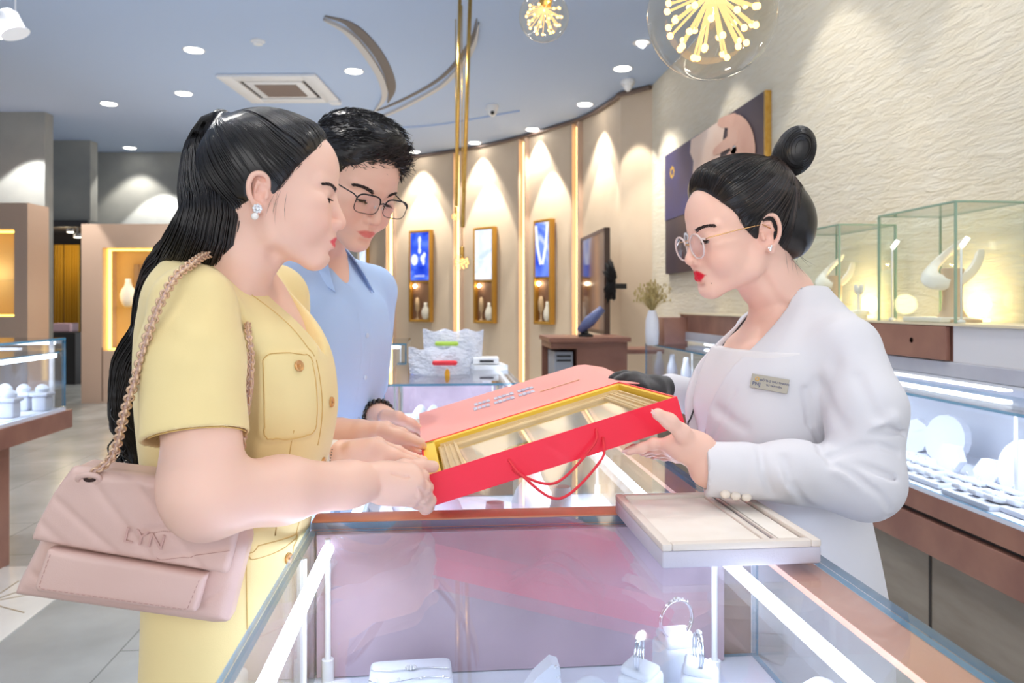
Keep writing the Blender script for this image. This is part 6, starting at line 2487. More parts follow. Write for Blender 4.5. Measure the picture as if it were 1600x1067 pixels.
    def pocket(c0, hw, hh, rd, hgt=.003):
        def f(P):
            e = rrect(P, c0, hw, hh, rd)
            return -hgt / (1 + np.exp(e / .0006)) + .0006 * np.exp(-((e + .003) / .0010) ** 2)
        B._add(f, c0, max(hw, hh) * 1.6, .01, 'd')
    pocket(pc, .046, .060, .018)
    pf = onray(B, 436, 838, .9)
    pocket(pf, .048, .020, .006, .0025)
    pl_ = onray(B, 432, 912, .9)
    pocket(pl_, .046, .060, .012, .0014)
    lo = Lb(-.24, -.26, 0); hi = Lb(.20, .26, 0)
    lo, hi = np.minimum(lo, hi), np.maximum(lo, hi)
    lo = np.minimum(lo, sh - .12); lo[2] = .70; hi[2] = 1.42
    # hollow hem at the bottom
    Vb, Qb = mesh_sdf(B, lo, hi, .0028, 'blouse')
    Vb = relax(Vb, Qb, 1, .4)
    bl = mesh_object('suit_jacket', [(Vb, Qb)], Y, root)
    GB = mat('gold_button', (226, 176, 120), .28, .7)
    for u, v, d in ((466, 572, 1.02), (517, 628, 1.10), (503, 722, 1.09), (449, 872, 1.03)):
        q = onray(B, u, v, .8, 1.5, .001)
        n_ = grad(B, np.array([q]))[0]
        Rn = np.array(Vector((0, 0, 1)).rotation_difference(Vector(tuple(n_))).to_matrix())
        one('button', GB, lambda b: (b.lathe([(.0075, -.001), (.0078, .0015), (.0066, .0026), (.0045, .0016), (0, .0018)], q, 18, Rn), b.ball(q + n_ * .0025, .0016, 6, 4)), bl, True, 50)
    SEAM = mat('yellow_stitch', (222, 184, 112), .7)
    def rr_pts(c0, hw, hh, rd):
        o = []
        for qx, qy, a0 in ((1, 1, 0), (-1, 1, 90), (-1, -1, 180), (1, -1, 270)):
            for k in range(5):
                a = math.radians(a0 + k * 22.5)
                o.append(c0 + tx * (qx * (hw - rd) + rd * math.cos(a)) + ty * (qy * (hh - rd) + rd * math.sin(a)))
        return o
    for c0, hw, hh, rd in ((pc, .045, .059, .018), (pf, .047, .019, .006), (pl_, .045, .059, .012)):
        seam('stitch_line', B, rr_pts(c0, hw, hh, rd), .0008, SEAM, bl, closed=True, n=5)
    seam('stitch_line', B, [C(345, 392, 1.05), C(380, 428, 1.03), C(430, 478, 1.05), C(487, 558, 1.08)], .0009, SEAM, bl)
    seam('stitch_line', B, [C(240, 704, .89), C(262, 690, .89), C(310, 686, .89), C(350, 694, .89), C(374, 712, .93)], .0011, SEAM, bl)
    seam('stitch_line', B, [C(470, 690, 1.02), C(466, 760, 1.02), C(464, 830, 1.02)], .0008, SEAM, bl)
    seam('stitch_line', B, [C(510, 560, 1.08), C(519, 620, 1.08), C(512, 700, 1.08)], .0009, SEAM, bl)
    # trousers down to shoes
    T = SDF()
    for y in (-.075, .075):
        T.chain([Lb(-.035, y * .8, .78), Lb(-.03, y, .48), Lb(-.045, y, .09)], [.078, .074, .080], .02)
    T.loft([(.60, -.03, 0, .10, .135), (.74, -.03, 0, .103, .132), (.80, -.028, 0, .098, .13)], Ob, Rb, .02)
    def floorcut(P):
        return P[:, 2] * -1 + .035
    T.fn(lambda P: .035 - P[:, 2], op='i', k=.002)
    Vt, Qt = mesh_sdf(T, Lb(-.22, -.26, 0) * [1, 1, 0] + [-.05, -.05, .02], Lb(.2, .26, 0) * [1, 1, 0] + [.05, .05, .84], .008, 'trousers')
    mesh_object('trousers', [(Vt, Qt)], Y, root)
    for y in (-.085, .085):
        one('shoe', mat('beige_shoe', (214, 186, 160), .35), lambda b: b.ball(Lb(.03, y, .0255), (.115, .04, .0254), 16, 10, Rb), root, True)
    # watch with white strap on the far wrist
    wc = C(521, 717, 1.207)
    wa = (w2 - el2) / np.linalg.norm(w2 - el2)
    Rw = np.array(Vector((0, 0, 1)).rotation_difference(Vector(tuple(wa))).to_matrix())
    wt = one('wristwatch', mat('white_strap', (244, 236, 226), .5), lambda b: b.lathe([(.0268, -.012), (.0285, -.010), (.0285, .010), (.0268, .012)], wc, 28, Rw), root, True, 50)
    def holes(b):
        for k in range(5):
            a = -1.9 + k * .16
            b.ball(C(519 - k * .8, 702 + k * 4.5, 1.180), .0011, 6, 4)
    one('strap_holes', mat('strap_hole_brown', (120, 96, 80), .6), holes, wt)
    return root, sh, el


WOMAN, W_SH, W_EL = woman()
# ------------------------------------------------------------------ 2. the man in the blue shirt
def man():
    rnd = np.random.default_rng(2)
    s = 1.06
    R = frame(FR(.74, -.62), 28, -3)
    O = C(590, 312, 1.50) - R @ np.array([.091, 0, .016]) * s
    H, W = head_sdf(O, R, s, nose=1.1, eye_open=.45, mouth_open=.0, full=1.03, chin=1.05)
    ear_sdf(H, W, R, s, -1)
    ear_sdf(H, W, R, s, 1)
    fb = FR(.88, -.40)
    Rb = frame(fb)
    Ob = RT * -.405 + FW * 1.66
    Lb = lambda x, y, z: Ob + Rb[:, 0] * x + Rb[:, 1] * y + UP * z
    H.chain([W((-.022, 0, -.020)), W((-.035, 0, -.095)), Lb(-.030, 0, 1.40), Lb(-.035, 0, 1.30)], [.058, .055, .060, .075], .022)
    H.loft([(1.10, 0, 0, .095, .14), (1.25, -.005, 0, .10, .165), (1.34, -.025, 0, .085, .16), (1.40, -.03, 0, .055, .08)], Ob, Rb, .03)
    lo, hi = np.minimum(O, Lb(0, 0, 1.2)) - .20, np.maximum(O, Lb(0, 0, 1.2)) + .20
    lo[2] = 1.12
    V, Q = mesh_sdf(H, lo, hi, .0020, 'man_head')
    V = relax(V, Q, 1, .4)
    parts = [(V, Q)]
    # near arm (his right)
    A = SDF()
    sh, el, w1 = Lb(-.01, -.185, 1.33), C(452, 700, 1.46), C(528, 682, 1.36)
    A.chain([sh, el], [.052, .042], .02)
    A.chain([el, el * .5 + w1 * .5, w1, C(560, 679, 1.352)], [.040, .034, .0285, .027], .02)
    K = [C(603, 668, 1.385), C(607, 676, 1.365), C(605, 686, 1.350), C(596, 695, 1.345)]
    F4 = [[C(628, 676, 1.40), C(646, 686, 1.41), C(656, 692, 1.42)], [C(632, 684, 1.375), C(648, 694, 1.385), C(661, 697, 1.395)],
          [C(625, 694, 1.36), C(640, 704, 1.37), C(653, 708, 1.38)], [C(612, 703, 1.355), C(626, 712, 1.365), C(638, 715, 1.375)]]
    TH = [C(566, 672, 1.34), C(590, 670, 1.335), C(622, 680, 1.35), C(657, 692, 1.365)]
    hand_sdf(A, C(562, 681, 1.355), K, F4, TH)
    lo = np.minimum(np.minimum(sh, el), w1) - .08
    hi = np.maximum(np.maximum(sh, w1), C(662, 700, 1.42)) + .06
    V2, Q2 = mesh_sdf(A, lo, hi, .0022, 'a')
    parts.append((relax(V2, Q2, 1, .4), Q2))
    # far arm (his left)
    A2 = SDF()
    sh2, el2, w2 = Lb(-.01, .185, 1.33), C(560, 620, 1.82), C(590, 648, 1.66)
    A2.chain([sh2, el2], [.052, .042], .02)
    A2.chain([el2, w2], [.038, .0275], .02)
    K = [C(622, 654, 1.66), C(628, 661, 1.64), C(626, 669, 1.625), C(618, 676, 1.615)]
    F4 = [[C(640, 662, 1.67), C(650, 670, 1.68), C(657, 675, 1.69)], [C(644, 668, 1.65), C(653, 674, 1.66), C(661, 679, 1.67)],
          [C(640, 677, 1.635), C(650, 683, 1.64), C(657, 688, 1.65)], [C(632, 682, 1.625), C(642, 688, 1.63), C(650, 692, 1.64)]]
    TH = [C(602, 650, 1.62), C(622, 652, 1.61), C(642, 662, 1.62), C(660, 674, 1.63)]
    hand_sdf(A2, C(594, 650, 1.655), K, F4, TH)
    lo = np.minimum(np.minimum(sh2, el2), w2) - .08
    hi = np.maximum(np.maximum(sh2, w2), C(662, 680, 1.68)) + .06
    V3, Q3 = mesh_sdf(A2, lo, hi, .0024, 'b')
    parts.append((relax(V3, Q3, 1, .4), Q3))
    root = mesh_object('person', parts, SKIN, None, skin_tint((236, 192, 172), O, R, s, (216, 120, 112), .4, .85), origin=Ob)
    tag(root, 'man in a light blue shirt and dark rimmed glasses with short black hair', 'person')
    for y in (-1, 1):
        brow_lash(H, W, R, s, root, BROW, y, 1.6, thick=1.3, bz=-.001, eye_open=.45)
    eyes(W, R, s, root)
    # hair: short sides, swept top
    tb = [(.15, .094), (.118, .094), (.098, .090), (.080, .083), (.066, .076), (.056, .062), (.045, .056), (.028, .050), (.012, .030), (-.004, .018), (-.012, -.012), (-.06, -.030)]
    def ex(Hc, Wc):
        Hc.ell(Wc((.022, 0, .118)), np.array((.062, .056, .032)) * s, R, .02)
        Hc.ell(Wc((.056, 0, .100)), np.array((.030, .050, .024)) * s, R, .015)
        Hc.ell(Wc((-.03, 0, .098)), np.array((.06, .060, .040)) * s, R, .02)
    Hc, Wc = hair_cap(O, R, s, [(z, x - .004) for z, x in tb], .005, .012, -.055, ex, face_k=.014, full=1.03)
    Vh, Qh = mesh_sdf(Hc, O - .17, O + .19, .0030, 'hair')
    Vh = relax(Vh, Qh, 1, .5)
    mesh_object('hair', [(Vh, Qh)], HAIR, root)
    d = cap_seeds(Hc, O, R, s, 9000, rnd, lambda q: (q[:, 2] > -.04))
    # project along the radial direction onto the thicker top
    sd = snap(Hc, d, 6)
    fT = hairline_fn(O, R, s, [(z, x - .003) for z, x in tb], zlow=-.052)
    sd = sd[fT(sd) < 0][:4200]
    q = (sd - O) @ R / s
    g = grad(Hc, sd)
    topw = np.clip((q[:, 2] - .045) / .04, 0, 1)[:, None]
    dirs = np.tile(R @ np.array([.55, 0, -.35]), (len(sd), 1)) * 1.0
    side = np.sign(q[:, 1])[:, None] * R[:, 1]
    dtop = R @ np.array([.85, .25, .35])
    dside = -R[:, 2] * .95 + R[:, 0] * .15
    dd = dtop * topw + dside * (1 - topw) + rnd.normal(0, .15, (len(sd), 3))
    dd = dd - g * (dd * g).sum(1)[:, None] * .8 + g * (.10 * topw + .02)
    dd /= np.linalg.norm(dd, axis=1)[:, None]
    Ls = (.010 + .020 * topw[:, 0]) * (.7 + .6 * rnd.random(len(sd)))
    P = np.stack([sd - g * .002, sd + dd * (Ls * .5)[:, None], sd + dd * Ls[:, None] - g * (Ls * .12)[:, None]], 1)
    strands('hair_strands', P, .0008, HAIR, root)
    # glasses: dark half rims
    FRM = mat('dark_frame', (34, 36, 42), .25, .3)
    gl = one('eyeglasses', FRM, lambda b: None, root)
    LENS = glassmat('spectacle_lens', (250, 250, 255), 1.2, 1.5)
    for y in (-1, 1):
        cy = y * .0335
        rim = []
        for a in np.linspace(0, 2 * math.pi, 40, endpoint=False):
            ca, sa = math.cos(a), math.sin(a)
            ex_ = .0275 * np.sign(ca) * abs(ca) ** .55
            ez = .0178 * np.sign(sa) * abs(sa) ** .6
            rim.append(W((.1085 - .09 * (abs(cy + ex_ * y * y) ** 2) * 4.2, cy + ex_, .0085 + ez)))
        one('rim', FRM, lambda b: (b.tube(rim, .0008, 6, closed=True), b.tube([rim[k] for k in range(1, 20)], .0016, 6)), gl, True)
        def lens(b):
            c = sum(rim) / len(rim)
            n = len(rim)
            b.add([c + R[:, 0] * .0012] + rim, [(0, 1 + k, 1 + (k + 1) % n) for k in range(n)])
        one('lens', LENS, lens, gl, True)
        hx = W((.096, y * .0615, .020))
        one('temple_arm', FRM, lambda b: b.tube([hx, W((.05, y * .074, .021)), W((.0, y * .0775, .020)), W((-.020, y * .0765, .0))], .0013, 6), gl, True)
        one('hinge', FRM, lambda b: b.tube([rim[2] if y > 0 else rim[18], hx], .0014, 6), gl, True)
        one('nose_pad', mat('clear_pad', (230, 220, 214), .3), lambda b: b.ball(W((.1015, y * .0085, .004)), (.0016, .0012, .0035), 8, 6, R), gl, True)
    one('bridge', FRM, lambda b: b.tube([W((.1085, -.0078, .0125)), W((.1105, 0, .0165)), W((.1085, .0078, .0125))], .0013, 6), gl, True)
    # shirt
    SH = mat('blue_shirt', (176, 204, 246), .7, bump=.12, bscale=500, var=(184, 210, 248), vscale=5)
    B = SDF()
    secs = [(.80, -.055, 0, .105, .17), (.92, -.050, 0, .103, .17), (1.02, -.030, 0, .108, .172), (1.12, -.010, 0, .112, .175), (1.22, -.002, 0, .115, .182), (1.30, -.010, 0, .108, .185), (1.355, -.028, 0, .085, .16), (1.40, -.035, 0, .062, .09), (1.425, -.035, 0, .05, .06)]
    B.loft(secs, Ob, Rb, .01, pw=2.3)
    B.chain([Lb(-.03, -.02, 1.38), sh], [.045, .062], .03)
    B.chain([Lb(-.03, .02, 1.38), sh2], [.045, .062], .03)
    B.cone(sh, sh * .15 + el * .85, .062, .066, .01)
    B.cone(sh2, sh2 * .15 + el2 * .85, .062, .066, .01)
    B.cone(Lb(-.03, 0, 1.46), Lb(-.03, 0, 1.41), .056, .057, .005, 's')
    B.cone(Lb(.0, 0, 1.43), Lb(.105, 0, 1.33), .045, .012, .006, 's')
    pl = snap(B, np.array([Lb(.15, .0, z) for z in np.linspace(1.31, .9, 9)]))
    B.groove(pl + Rb[:, 1] * -.016, .0022, .0026)
    B.groove(pl + Rb[:, 1] * .016, .0018, .0016)
    B.groove([C(440, 430, 1.5), C(470, 480, 1.5), C(500, 560, 1.5)], .014, .0035)
    B.groove([C(505, 480, 1.5), C(520, 540, 1.5), C(515, 620, 1.5)], .012, .003)
    B.groove([C(548, 520, 1.5), C(552, 600, 1.5), C(548, 660, 1.5)], .009, .003)
    lo, hi = Lb(0, 0, .78) - .33, Lb(0, 0, 1.46) + .33
    lo[2], hi[2] = .79, 1.46
    Vb, Qb = mesh_sdf(B, lo, hi, .0036, 'shirt')
    sho = mesh_object('shirt', [(relax(Vb, Qb, 1, .4), Qb)], SH, root)
    # collar leaves standing around the neck
    def leaf(b, y):
        top = [Lb(-.085, y * .015, 1.462), Lb(-.055, y * .058, 1.455), Lb(-.005, y * .066, 1.435), Lb(.040, y * .048, 1.405)]
        bot = [Lb(-.100, y * .015, 1.415), Lb(-.060, y * .078, 1.400), Lb(.0, y * .088, 1.375), Lb(.082, y * .070, 1.325)]
        A_, B_ = spline(top, 6), spline(bot, 6)
        n = len(A_)
        M_ = (A_ + B_) / 2 + np.array([(Lb(q[0], q[1], 0) - Ob) * 0 for q in np.zeros((n, 2))])
        off = np.array([Rb[:, 1] * y * .004 + UP * .004] * n)
        vs = list(A_) + list(M_ + off) + list(B_) + list(B_ - off * .4) + list(M_ + off * .2) + list(A_ - off * .5)
        fs = []
        for r in range(6):
            for k in range(n - 1):
                a, c = r * n + k, ((r + 1) % 6) * n + k
                fs.append((a, a + 1, c + 1, c))
        fs += [tuple(r * n for r in range(6)), tuple(r * n + n - 1 for r in range(6))]
        b.add(vs, fs)
    for y in (-1, 1):
        one('collar', SH, lambda b: leaf(b, y), sho, True, 50)
    BT = mat('shirt_button', (196, 214, 240), .3)
    for z in (1.24, 1.14, 1.04):
        q = snap(B, np.array([Lb(.15, 0, z)]), 6, .001)[0]
        one('button', BT, lambda b: b.ball(q, (.002, .0055, .0055), 12, 6, Rb), sho, True)
    # trousers and shoes
    TR = mat('dark_trousers', (44, 48, 62), .8)
    T = SDF()
    for y in (-.09, .09):
        T.chain([Lb(-.06, y * .9, .80), Lb(-.06, y, .48), Lb(-.075, y, .08)], [.100, .078, .068], .02)
    T.loft([(.66, -.06, 0, .105, .17), (.80, -.055, 0, .104, .165), (.86, -.055, 0, .100, .16)], Ob, Rb, .02)
    T.fn(lambda P: .035 - P[:, 2], op='i', k=.002)
    lo, hi = Lb(0, 0, 0) - .3, Lb(0, 0, 0) + .3
    lo[2], hi[2] = .02, .9
    Vt, Qt = mesh_sdf(T, lo, hi, .010, 'tr')
    mesh_object('trousers', [(Vt, Qt)], TR, root)
    for y in (-.09, .09):
        one('shoe', mat('black_shoe', (22, 20, 20), .3), lambda b: b.ball(Lb(.0, y, .0355), (.14, .048, .0354), 16, 10, Rb), root, True)
    # bead bracelet and dark watch
    wa = (w2 - el2) / np.linalg.norm(w2 - el2)
    Rw = np.array(Vector((0, 0, 1)).rotation_difference(Vector(tuple(wa))).to_matrix())
    wc = w2 + wa * .004
    def beads(b):
        for k in range(20):
            a = k * 2 * math.pi / 20
            b.ball(wc + Rw @ np.array([.032 * math.cos(a), .032 * math.sin(a), 0]), .0058, 10, 7)
    one('bead_bracelet', mat('black_beads', (20, 18, 20), .15, coat=.5), beads, root, True)
    wa = (w1 - el) / np.linalg.norm(w1 - el)
    Rw = np.array(Vector((0, 0, 1)).rotation_difference(Vector(tuple(wa))).to_matrix())
    wc = C(527, 682, 1.362)
    wt = one('wristwatch', mat('navy_strap', (44, 62, 100), .5), lambda b: b.lathe([(.0295, -.010), (.0315, -.009), (.0315, .009), (.0295, .010)], wc, 28, Rw), root, True, 50)
    one('watch_case', [mat('black_dial', (14, 14, 16), .1), SILVER], lambda b: (b.ball(C(528, 688, 1.338), (.019, .010, .019), 20, 12, CAMM), b.tube([C(528, 688, 1.333) + RT * .0185 * math.cos(a) + UP * .0185 * math.sin(a) for a in np.linspace(0, 6.28, 25)[:-1]], .0014, 6, 1, closed=True)), wt, True)
    return root


man()


# ------------------------------------------------------------------ 3. the attendant in the pale jacket
def attendant():
    rnd = np.random.default_rng(3)
    s = .965
    R = frame(FR(-1, -.20), 11)
    O = C(1191, 368, 1.275) - R[:, 1] * .067
    H, W = head_sdf(O, R, s, nose=.85, eye_open=.85, full=1.03)
    ear_sdf(H, W, R, s, 1, size=1.05)
    ear_sdf(H, W, R, s, -1)
    fb = FR(-1, -.12)
    Rb = frame(fb)
    Ob = RT * .493 + FW * 1.372
    Lb = lambda x, y, z: Ob + Rb[:, 0] * x + Rb[:, 1] * y + UP * z
    H.chain([W((-.022, 0, -.020)), W((-.036, 0, -.085)), Lb(.008, 0, 1.315), Lb(-.005, 0, 1.24)], [.053, .047, .048, .070], .022)
    H.loft([(1.10, .01, 0, .10, .12), (1.19, .016, 0, .105, .125), (1.235, .008, 0, .092, .118), (1.262, .0, 0, .070, .085), (1.30, .005, 0, .044, .050)], Ob, Rb, .03)
    H.groove([W((.0, .045, -.07)), Lb(.010, .040, 1.27), Lb(.060, .012, 1.235)], .010, .004)
    lo, hi = np.minimum(O, Lb(0, 0, 1.2)) - .20, np.maximum(O, Lb(0, 0, 1.2)) + .17
    lo[2] = 1.08
    V, Q = mesh_sdf(H, lo, hi, .0018, 'att_head')
    parts = [(relax(V, Q, 1, .4), Q)]
    # near arm (her left) and bare hand gripping the box corner
    A = SDF()
    sh, el, cf = C(1318, 548, 1.245), C(1350, 752, 1.150), C(1108, 731, 1.165)
    A.chain([sh, el], [.045, .042], .02)
    A.chain([el, cf, C(1096, 703, 1.165)], [.040, .026, .0245], .02)
    K = [C(1046, 694, 1.175), C(1048, 701, 1.188), C(1052, 708, 1.203), C(1058, 714, 1.218)]
    F4 = [[C(1022, 693, 1.190), C(1002, 700, 1.198), C(982, 704.5, 1.205)], [C(1026, 700, 1.205), C(1005, 703, 1.225), C(990, 700, 1.245)],
          [C(1030, 706, 1.225), C(1012, 706, 1.245), C(996, 701, 1.262)], [C(1038, 712, 1.240), C(1022, 710, 1.258), C(1008, 705, 1.27)]]
    TH = [C(1082, 694, 1.155), C(1066, 676, 1.140), C(1046, 658, 1.128), C(1028, 647, 1.122)]
    hand_sdf(A, C(1092, 702, 1.168), K, F4, TH, pr=.0118)
    A.ell(C(1072, 697, 1.165), (.026, .020, .026), CAMM, .014)
    lo = np.minimum(np.minimum(C(982, 704, 1.2), el), cf) - .07
    hi = np.maximum(sh, el) + .12
    V2, Q2 = mesh_sdf(A, lo, hi, .0018, 'att_arm')
    parts.append((relax(V2, Q2, 1, .4), Q2))
    root = mesh_object('person', parts, SKIN, None, skin_tint((246, 202, 184), O, R, s, (224, 22, 52), .4, 1.25), origin=Ob)
    tag(root, 'shop attendant in a pale jacket and one black glove, with high bun and clear glasses', 'person')
    for y in (1, -1):
        brow_lash(H, W, R, s, root, BROW, y, 1.5, thick=1.15, bz=.0005, eye_open=.85)
    eyes(W, R, s, root)
    nail(C(1024.5, 643.5, 1.117), C(1028, 647, 1.12) - C(1046, 658, 1.128), UP * .8 - FW * .7, NAIL, root, .0058, .0072)
    nail(C(978, 706.5, 1.199), C(982, 704.5, 1.2) - C(1002, 700, 1.2), -UP * .7 - FW * .6, NAIL, root, .005, .006)
    # beauty spot
    bs_ = snap(H, np.array([W((.086, .024, -.066))]), 4, .0)[0]
    one('beauty_spot', mat('mole', (96, 62, 54), .6), lambda b: b.ball(bs_, .0009, 6, 4), root)
    # hair: pulled back tightly to a high bun, low soft roll at the nape
    tb = [(.15, .080), (.118, .080), (.100, .074), (.082, .066), (.066, .056), (.052, .045), (.036, .036), (.018, .030), (.006, .020), (-.006, .010), (-.012, -.020), (-.06, -.034)]
    T0 = C(1214, 258, 1.345)
    def ex(Hc, Wc):
        Hc.ell(C(1236, 350, 1.345), (.040, .060, .062), CAMM, .03)
        Hc.cone(Wc((-.06, 0, .075)), T0, .038, .015, .02)
    Hc, Wc = hair_cap(O, R, s, tb, .006, .018, -.075, ex, full=1.03)
    Vh, Qh = mesh_sdf(Hc, O - .18, O + .20, .0028, 'hair')
    mesh_object('hair', [(relax(Vh, Qh, 2, .5), Qh)], HAIR, root)
    sd = cap_seeds(Hc, O, R, s, 6000, rnd, lambda q: (q[:, 1] > -.03))
    sd = snap(Hc, sd, 4)
    fT = hairline_fn(O, R, s, [(z, x - .0015) for z, x in tb], zlow=-.072)
    sd = sd[fT(sd) < .002][:1900]
    P = flow(Hc, sd, T0, 26, .0075, .0012)
    P = P[~ear_hit(P, O, R, s)]
    strands('hair_strands', P, .0007, HAIR, root)
    strands('hair_strands', P[::8] + (P[::8] - O) * .006, .00045, mat('hair_sheen', (74, 60, 54), .35, spec=.6), root)  # lighter strands put the combed highlights into the hair colour
    # bun: coiled loop with strands
    bc = C(1239, 236, 1.345)
    Bn = SDF()
    Bn.ell(bc + RT * .004, (.033, .030, .044), CAMM @ np.array(Matrix.Rotation(.35, 3, 'Y')), .01)
    Bn.cone(T0, bc + RT * -.012 - UP * .01, .016, .022, .012)
    lo, hi = bc - .075, bc + .075
    Vu, Qu = mesh_sdf(Bn, lo, hi, .0022, 'bun')
    bun = mesh_object('hair_bun', [(Vu, Qu)], HAIR, root)
    P = []
    Rq = CAMM @ np.array(Matrix.Rotation(.35, 3, 'Y'))
    for k in range(420):
        a0 = rnd.random() * 6.28
        off = rnd.normal(0, .5)
        t = np.linspace(0, 1, 20)
        ph = (off * 1.0)
        a = a0 + t * 2.6
        loc = np.stack([.034 * np.cos(a) * math.cos(ph), np.full(20, .031 * math.sin(ph)), .045 * np.sin(a) * math.cos(ph)], 1)
        P.append(bc + RT * .004 + loc @ Rq.T)
    P = np.array(P)
    sh_ = P.shape
    P = snap(Bn, P.reshape(-1, 3), 3, .0008).reshape(sh_)
    strands('bun_strands', P, .0007, HAIR, bun)
    # twist at the base of the bun
    tw = []
    for k in range(60):
        a = rnd.random() * 6.28
        tt = np.linspace(0, 1, 16)
        rr = .017 + rnd.random() * .004
        tw.append(T0 + np.outer(np.cos(a + tt * 4) * rr, RT) + np.outer(np.sin(a + tt * 4) * rr, FW) + np.outer((rnd.random() - .5) * .016 + 0 * tt, UP))
    strands('twist_strands', np.array(tw), .0009, HAIR, bun)
    ws = []
    for k in range(34):
        p = C(1225 + rnd.normal(0, 12), 392, 1.30 + rnd.random() * .05)
        dr = RT * rnd.normal(.2, .6) - UP + FW * rnd.normal(0, .3)
        L = .02 + .03 * rnd.random()
        ws.append([p, p + dr * L * .5, p + dr * L + RT * rnd.normal(0, .006)])
    strands('loose_hairs', np.array(ws), .00025, HAIR, root)
    e = W((-.004, .0800, -.0235))
    one('stud_earring', DIAMOND, lambda b: [b.ball(e + R @ np.array([x, .002, z]), .0022, 8, 5) for x, z in ((0, 0), (.003, .001), (-.002, .003), (.001, -.003))], root)
    # glasses: clear round frame, gold arm
    CF = glassmat('clear_acetate', (252, 236, 230), 1.6, 1.55)
    CF2 = mat('clear_acetate_rim', (246, 226, 222), .12, alpha=.7, coat=.5)
    GM_ = mat('gold_wire', (226, 178, 120), .25, .7)
    LENS = glassmat('spectacle_lens_blue', (250, 248, 255), 1.5, 1.55)
    gl = one('eyeglasses', CF2, lambda b: None, root)
    for y in (-1, 1):
        cy = y * .0325
        rim = []
        for a in np.linspace(0, 2 * math.pi, 40, endpoint=False):
            ca, sa = math.cos(a), math.sin(a)
            yy = cy + .0245 * ca
            rim.append(W((.1070 - .38 * yy * yy - .05 * (.0 + .0215 * (1 - sa)) * 1.6, yy, .0025 + .0215 * sa)))
        one('rim', CF2, lambda b: b.tube(rim, .0018, 8, closed=True), gl, True)
        def lens(b):
            c = sum(rim) / len(rim)
            n = len(rim)
            b.add([c + R[:, 0] * .0015] + rim, [(0, 1 + k, 1 + (k + 1) % n) for k in range(n)])
        one('lens', LENS, lens, gl, True)
        one('gold_arm', GM_, lambda b: b.tube([W((.0985, y * .0575, .012)), W((.095, y * .063, .014)), W((.05, y * .0735, .017)), W((.0, y * .0755, .019)), W((-.022, y * .0755, .004))], .0010, 6), gl, True)
        one('corner_piece', CF2, lambda b: b.tube([rim[4] if y > 0 else rim[16], W((.0985, y * .0575, .012))], .0020, 6), gl, True)
    one('bridge', GM_, lambda b: b.tube([W((.1060, -.009, .006)), W((.1090, 0, .010)), W((.1060, .009, .006))], .0012, 6), gl, True)
    # inner white top
    TOPM = mat('white_top', (236, 234, 236), .75, bump=.06, bscale=600)
    I = SDF()
    isec = [(.70, -.02, 0, .105, .14), (.95, .0, 0, .112, .145), (1.05, .022, 0, .128, .14), (1.12, .032, 0, .134, .145), (1.18, .024, 0, .122, .148), (1.222, .016, 0, .107, .15)]
    I.loft(isec, Ob, Rb, .01, pw=2.3)
    Vi, Qi = mesh_sdf(I, Lb(0, 0, .7) - [.25, .25, .0], Lb(0, 0, 1.24) + [.25, .25, 0], .0035, 'top')
    mesh_object('blouse', [(relax(Vi, Qi, 2, .4), Qi)], TOPM, root)
    # jacket
    J = mat('pale_jacket', (226, 225, 230), .78, sheen=.15, bump=.08, bscale=600, var=(224, 223, 229), vscale=5)
    B = SDF()
    secs = [(.66, -.040, 0, .118, .165), (.76, -.038, 0, .116, .165), (.87, -.026, 0, .108, .155), (.952, .004, 0, .122, .150), (1.043, .022, 0, .142, .150), (1.112, .032, 0, .150, .155),
            (1.186, .018, 0, .140, .160), (1.235, -.008, 0, .112, .155), (1.270, -.020, 0, .085, .125), (1.305, -.018, 0, .062, .080), (1.330, -.012, 0, .052, .058)]
    B.loft(secs, Ob, Rb, .01, pw=2.3)
    sh2 = Lb(-.03, -.165, 1.235)
    B.chain([Lb(-.020, .03, 1.285), Lb(-.030, .10, 1.240), sh], [.034, .042, .056], .03)
    B.chain([Lb(-.020, -.03, 1.285), Lb(-.030, -.10, 1.240), sh2], [.034, .042, .054], .03)
    # neck and front opening
    B.cone(Lb(.008, 0, 1.38), Lb(.008, 0, 1.325), .048, .050, .005, 's')
    def vcut(P):
        q = (P - Ob) @ Rb
        z = P[:, 2]
        yw = np.interp(z, [.98, 1.05, 1.117, 1.17, 1.226, 1.29, 1.34], [-.01, .030, .052, .068, .074, .066, .052])
        return np.maximum(np.abs(q[:, 1]) - yw, np.interp(z, [1.05, 1.117, 1.2, 1.226, 1.29, 1.338], [.15, .134, .088, .067, .024, -.008]) - q[:, 0]) * .85
    B.fn(vcut, Lb(.08, 0, 1.18), .26, .004, 's')
    # near sleeve
    el_, cf_ = el, C(1101, 732, 1.165)
    m1 = C(1352, 640, 1.185)
    m2 = C(1240, 737, 1.150)
    SL = SDF()
    SL.chain([sh, m1, el_], [.058, .0575, .0550], .02)
    SL.chain([el_, m2, cf_ - RT * .03], [.0545, .0440, .0400], .02)
    cn = (cf_ - m2) / np.linalg.norm(cf_ - m2)
    def slf(P):
        d = SL(P)
        q = P - cf_
        t = q @ cn
        d = np.maximum(d, t)
        inn = np.linalg.norm(q - np.outer(t, cn), axis=1) - .031
        return np.maximum(d, -np.maximum(inn, -(t + .035)))
    B.fn(slf, (sh + cf_) / 2, .30, .006)
    # far sleeve to the gloved hand
    el2, w2 = C(1165, 648, 1.68), C(1048, 610, 1.63)
    B.chain([sh2, el2], [.056, .050], .01)
    B.chain([el2, w2], [.050, .036], .01)
    G = B.groove
    # seams, elbow folds, forearm creases
    G([C(1262, 520, 1.2), C(1268, 600, 1.2), C(1262, 660, 1.22), C(1290, 712, 1.22)], .004, .006)
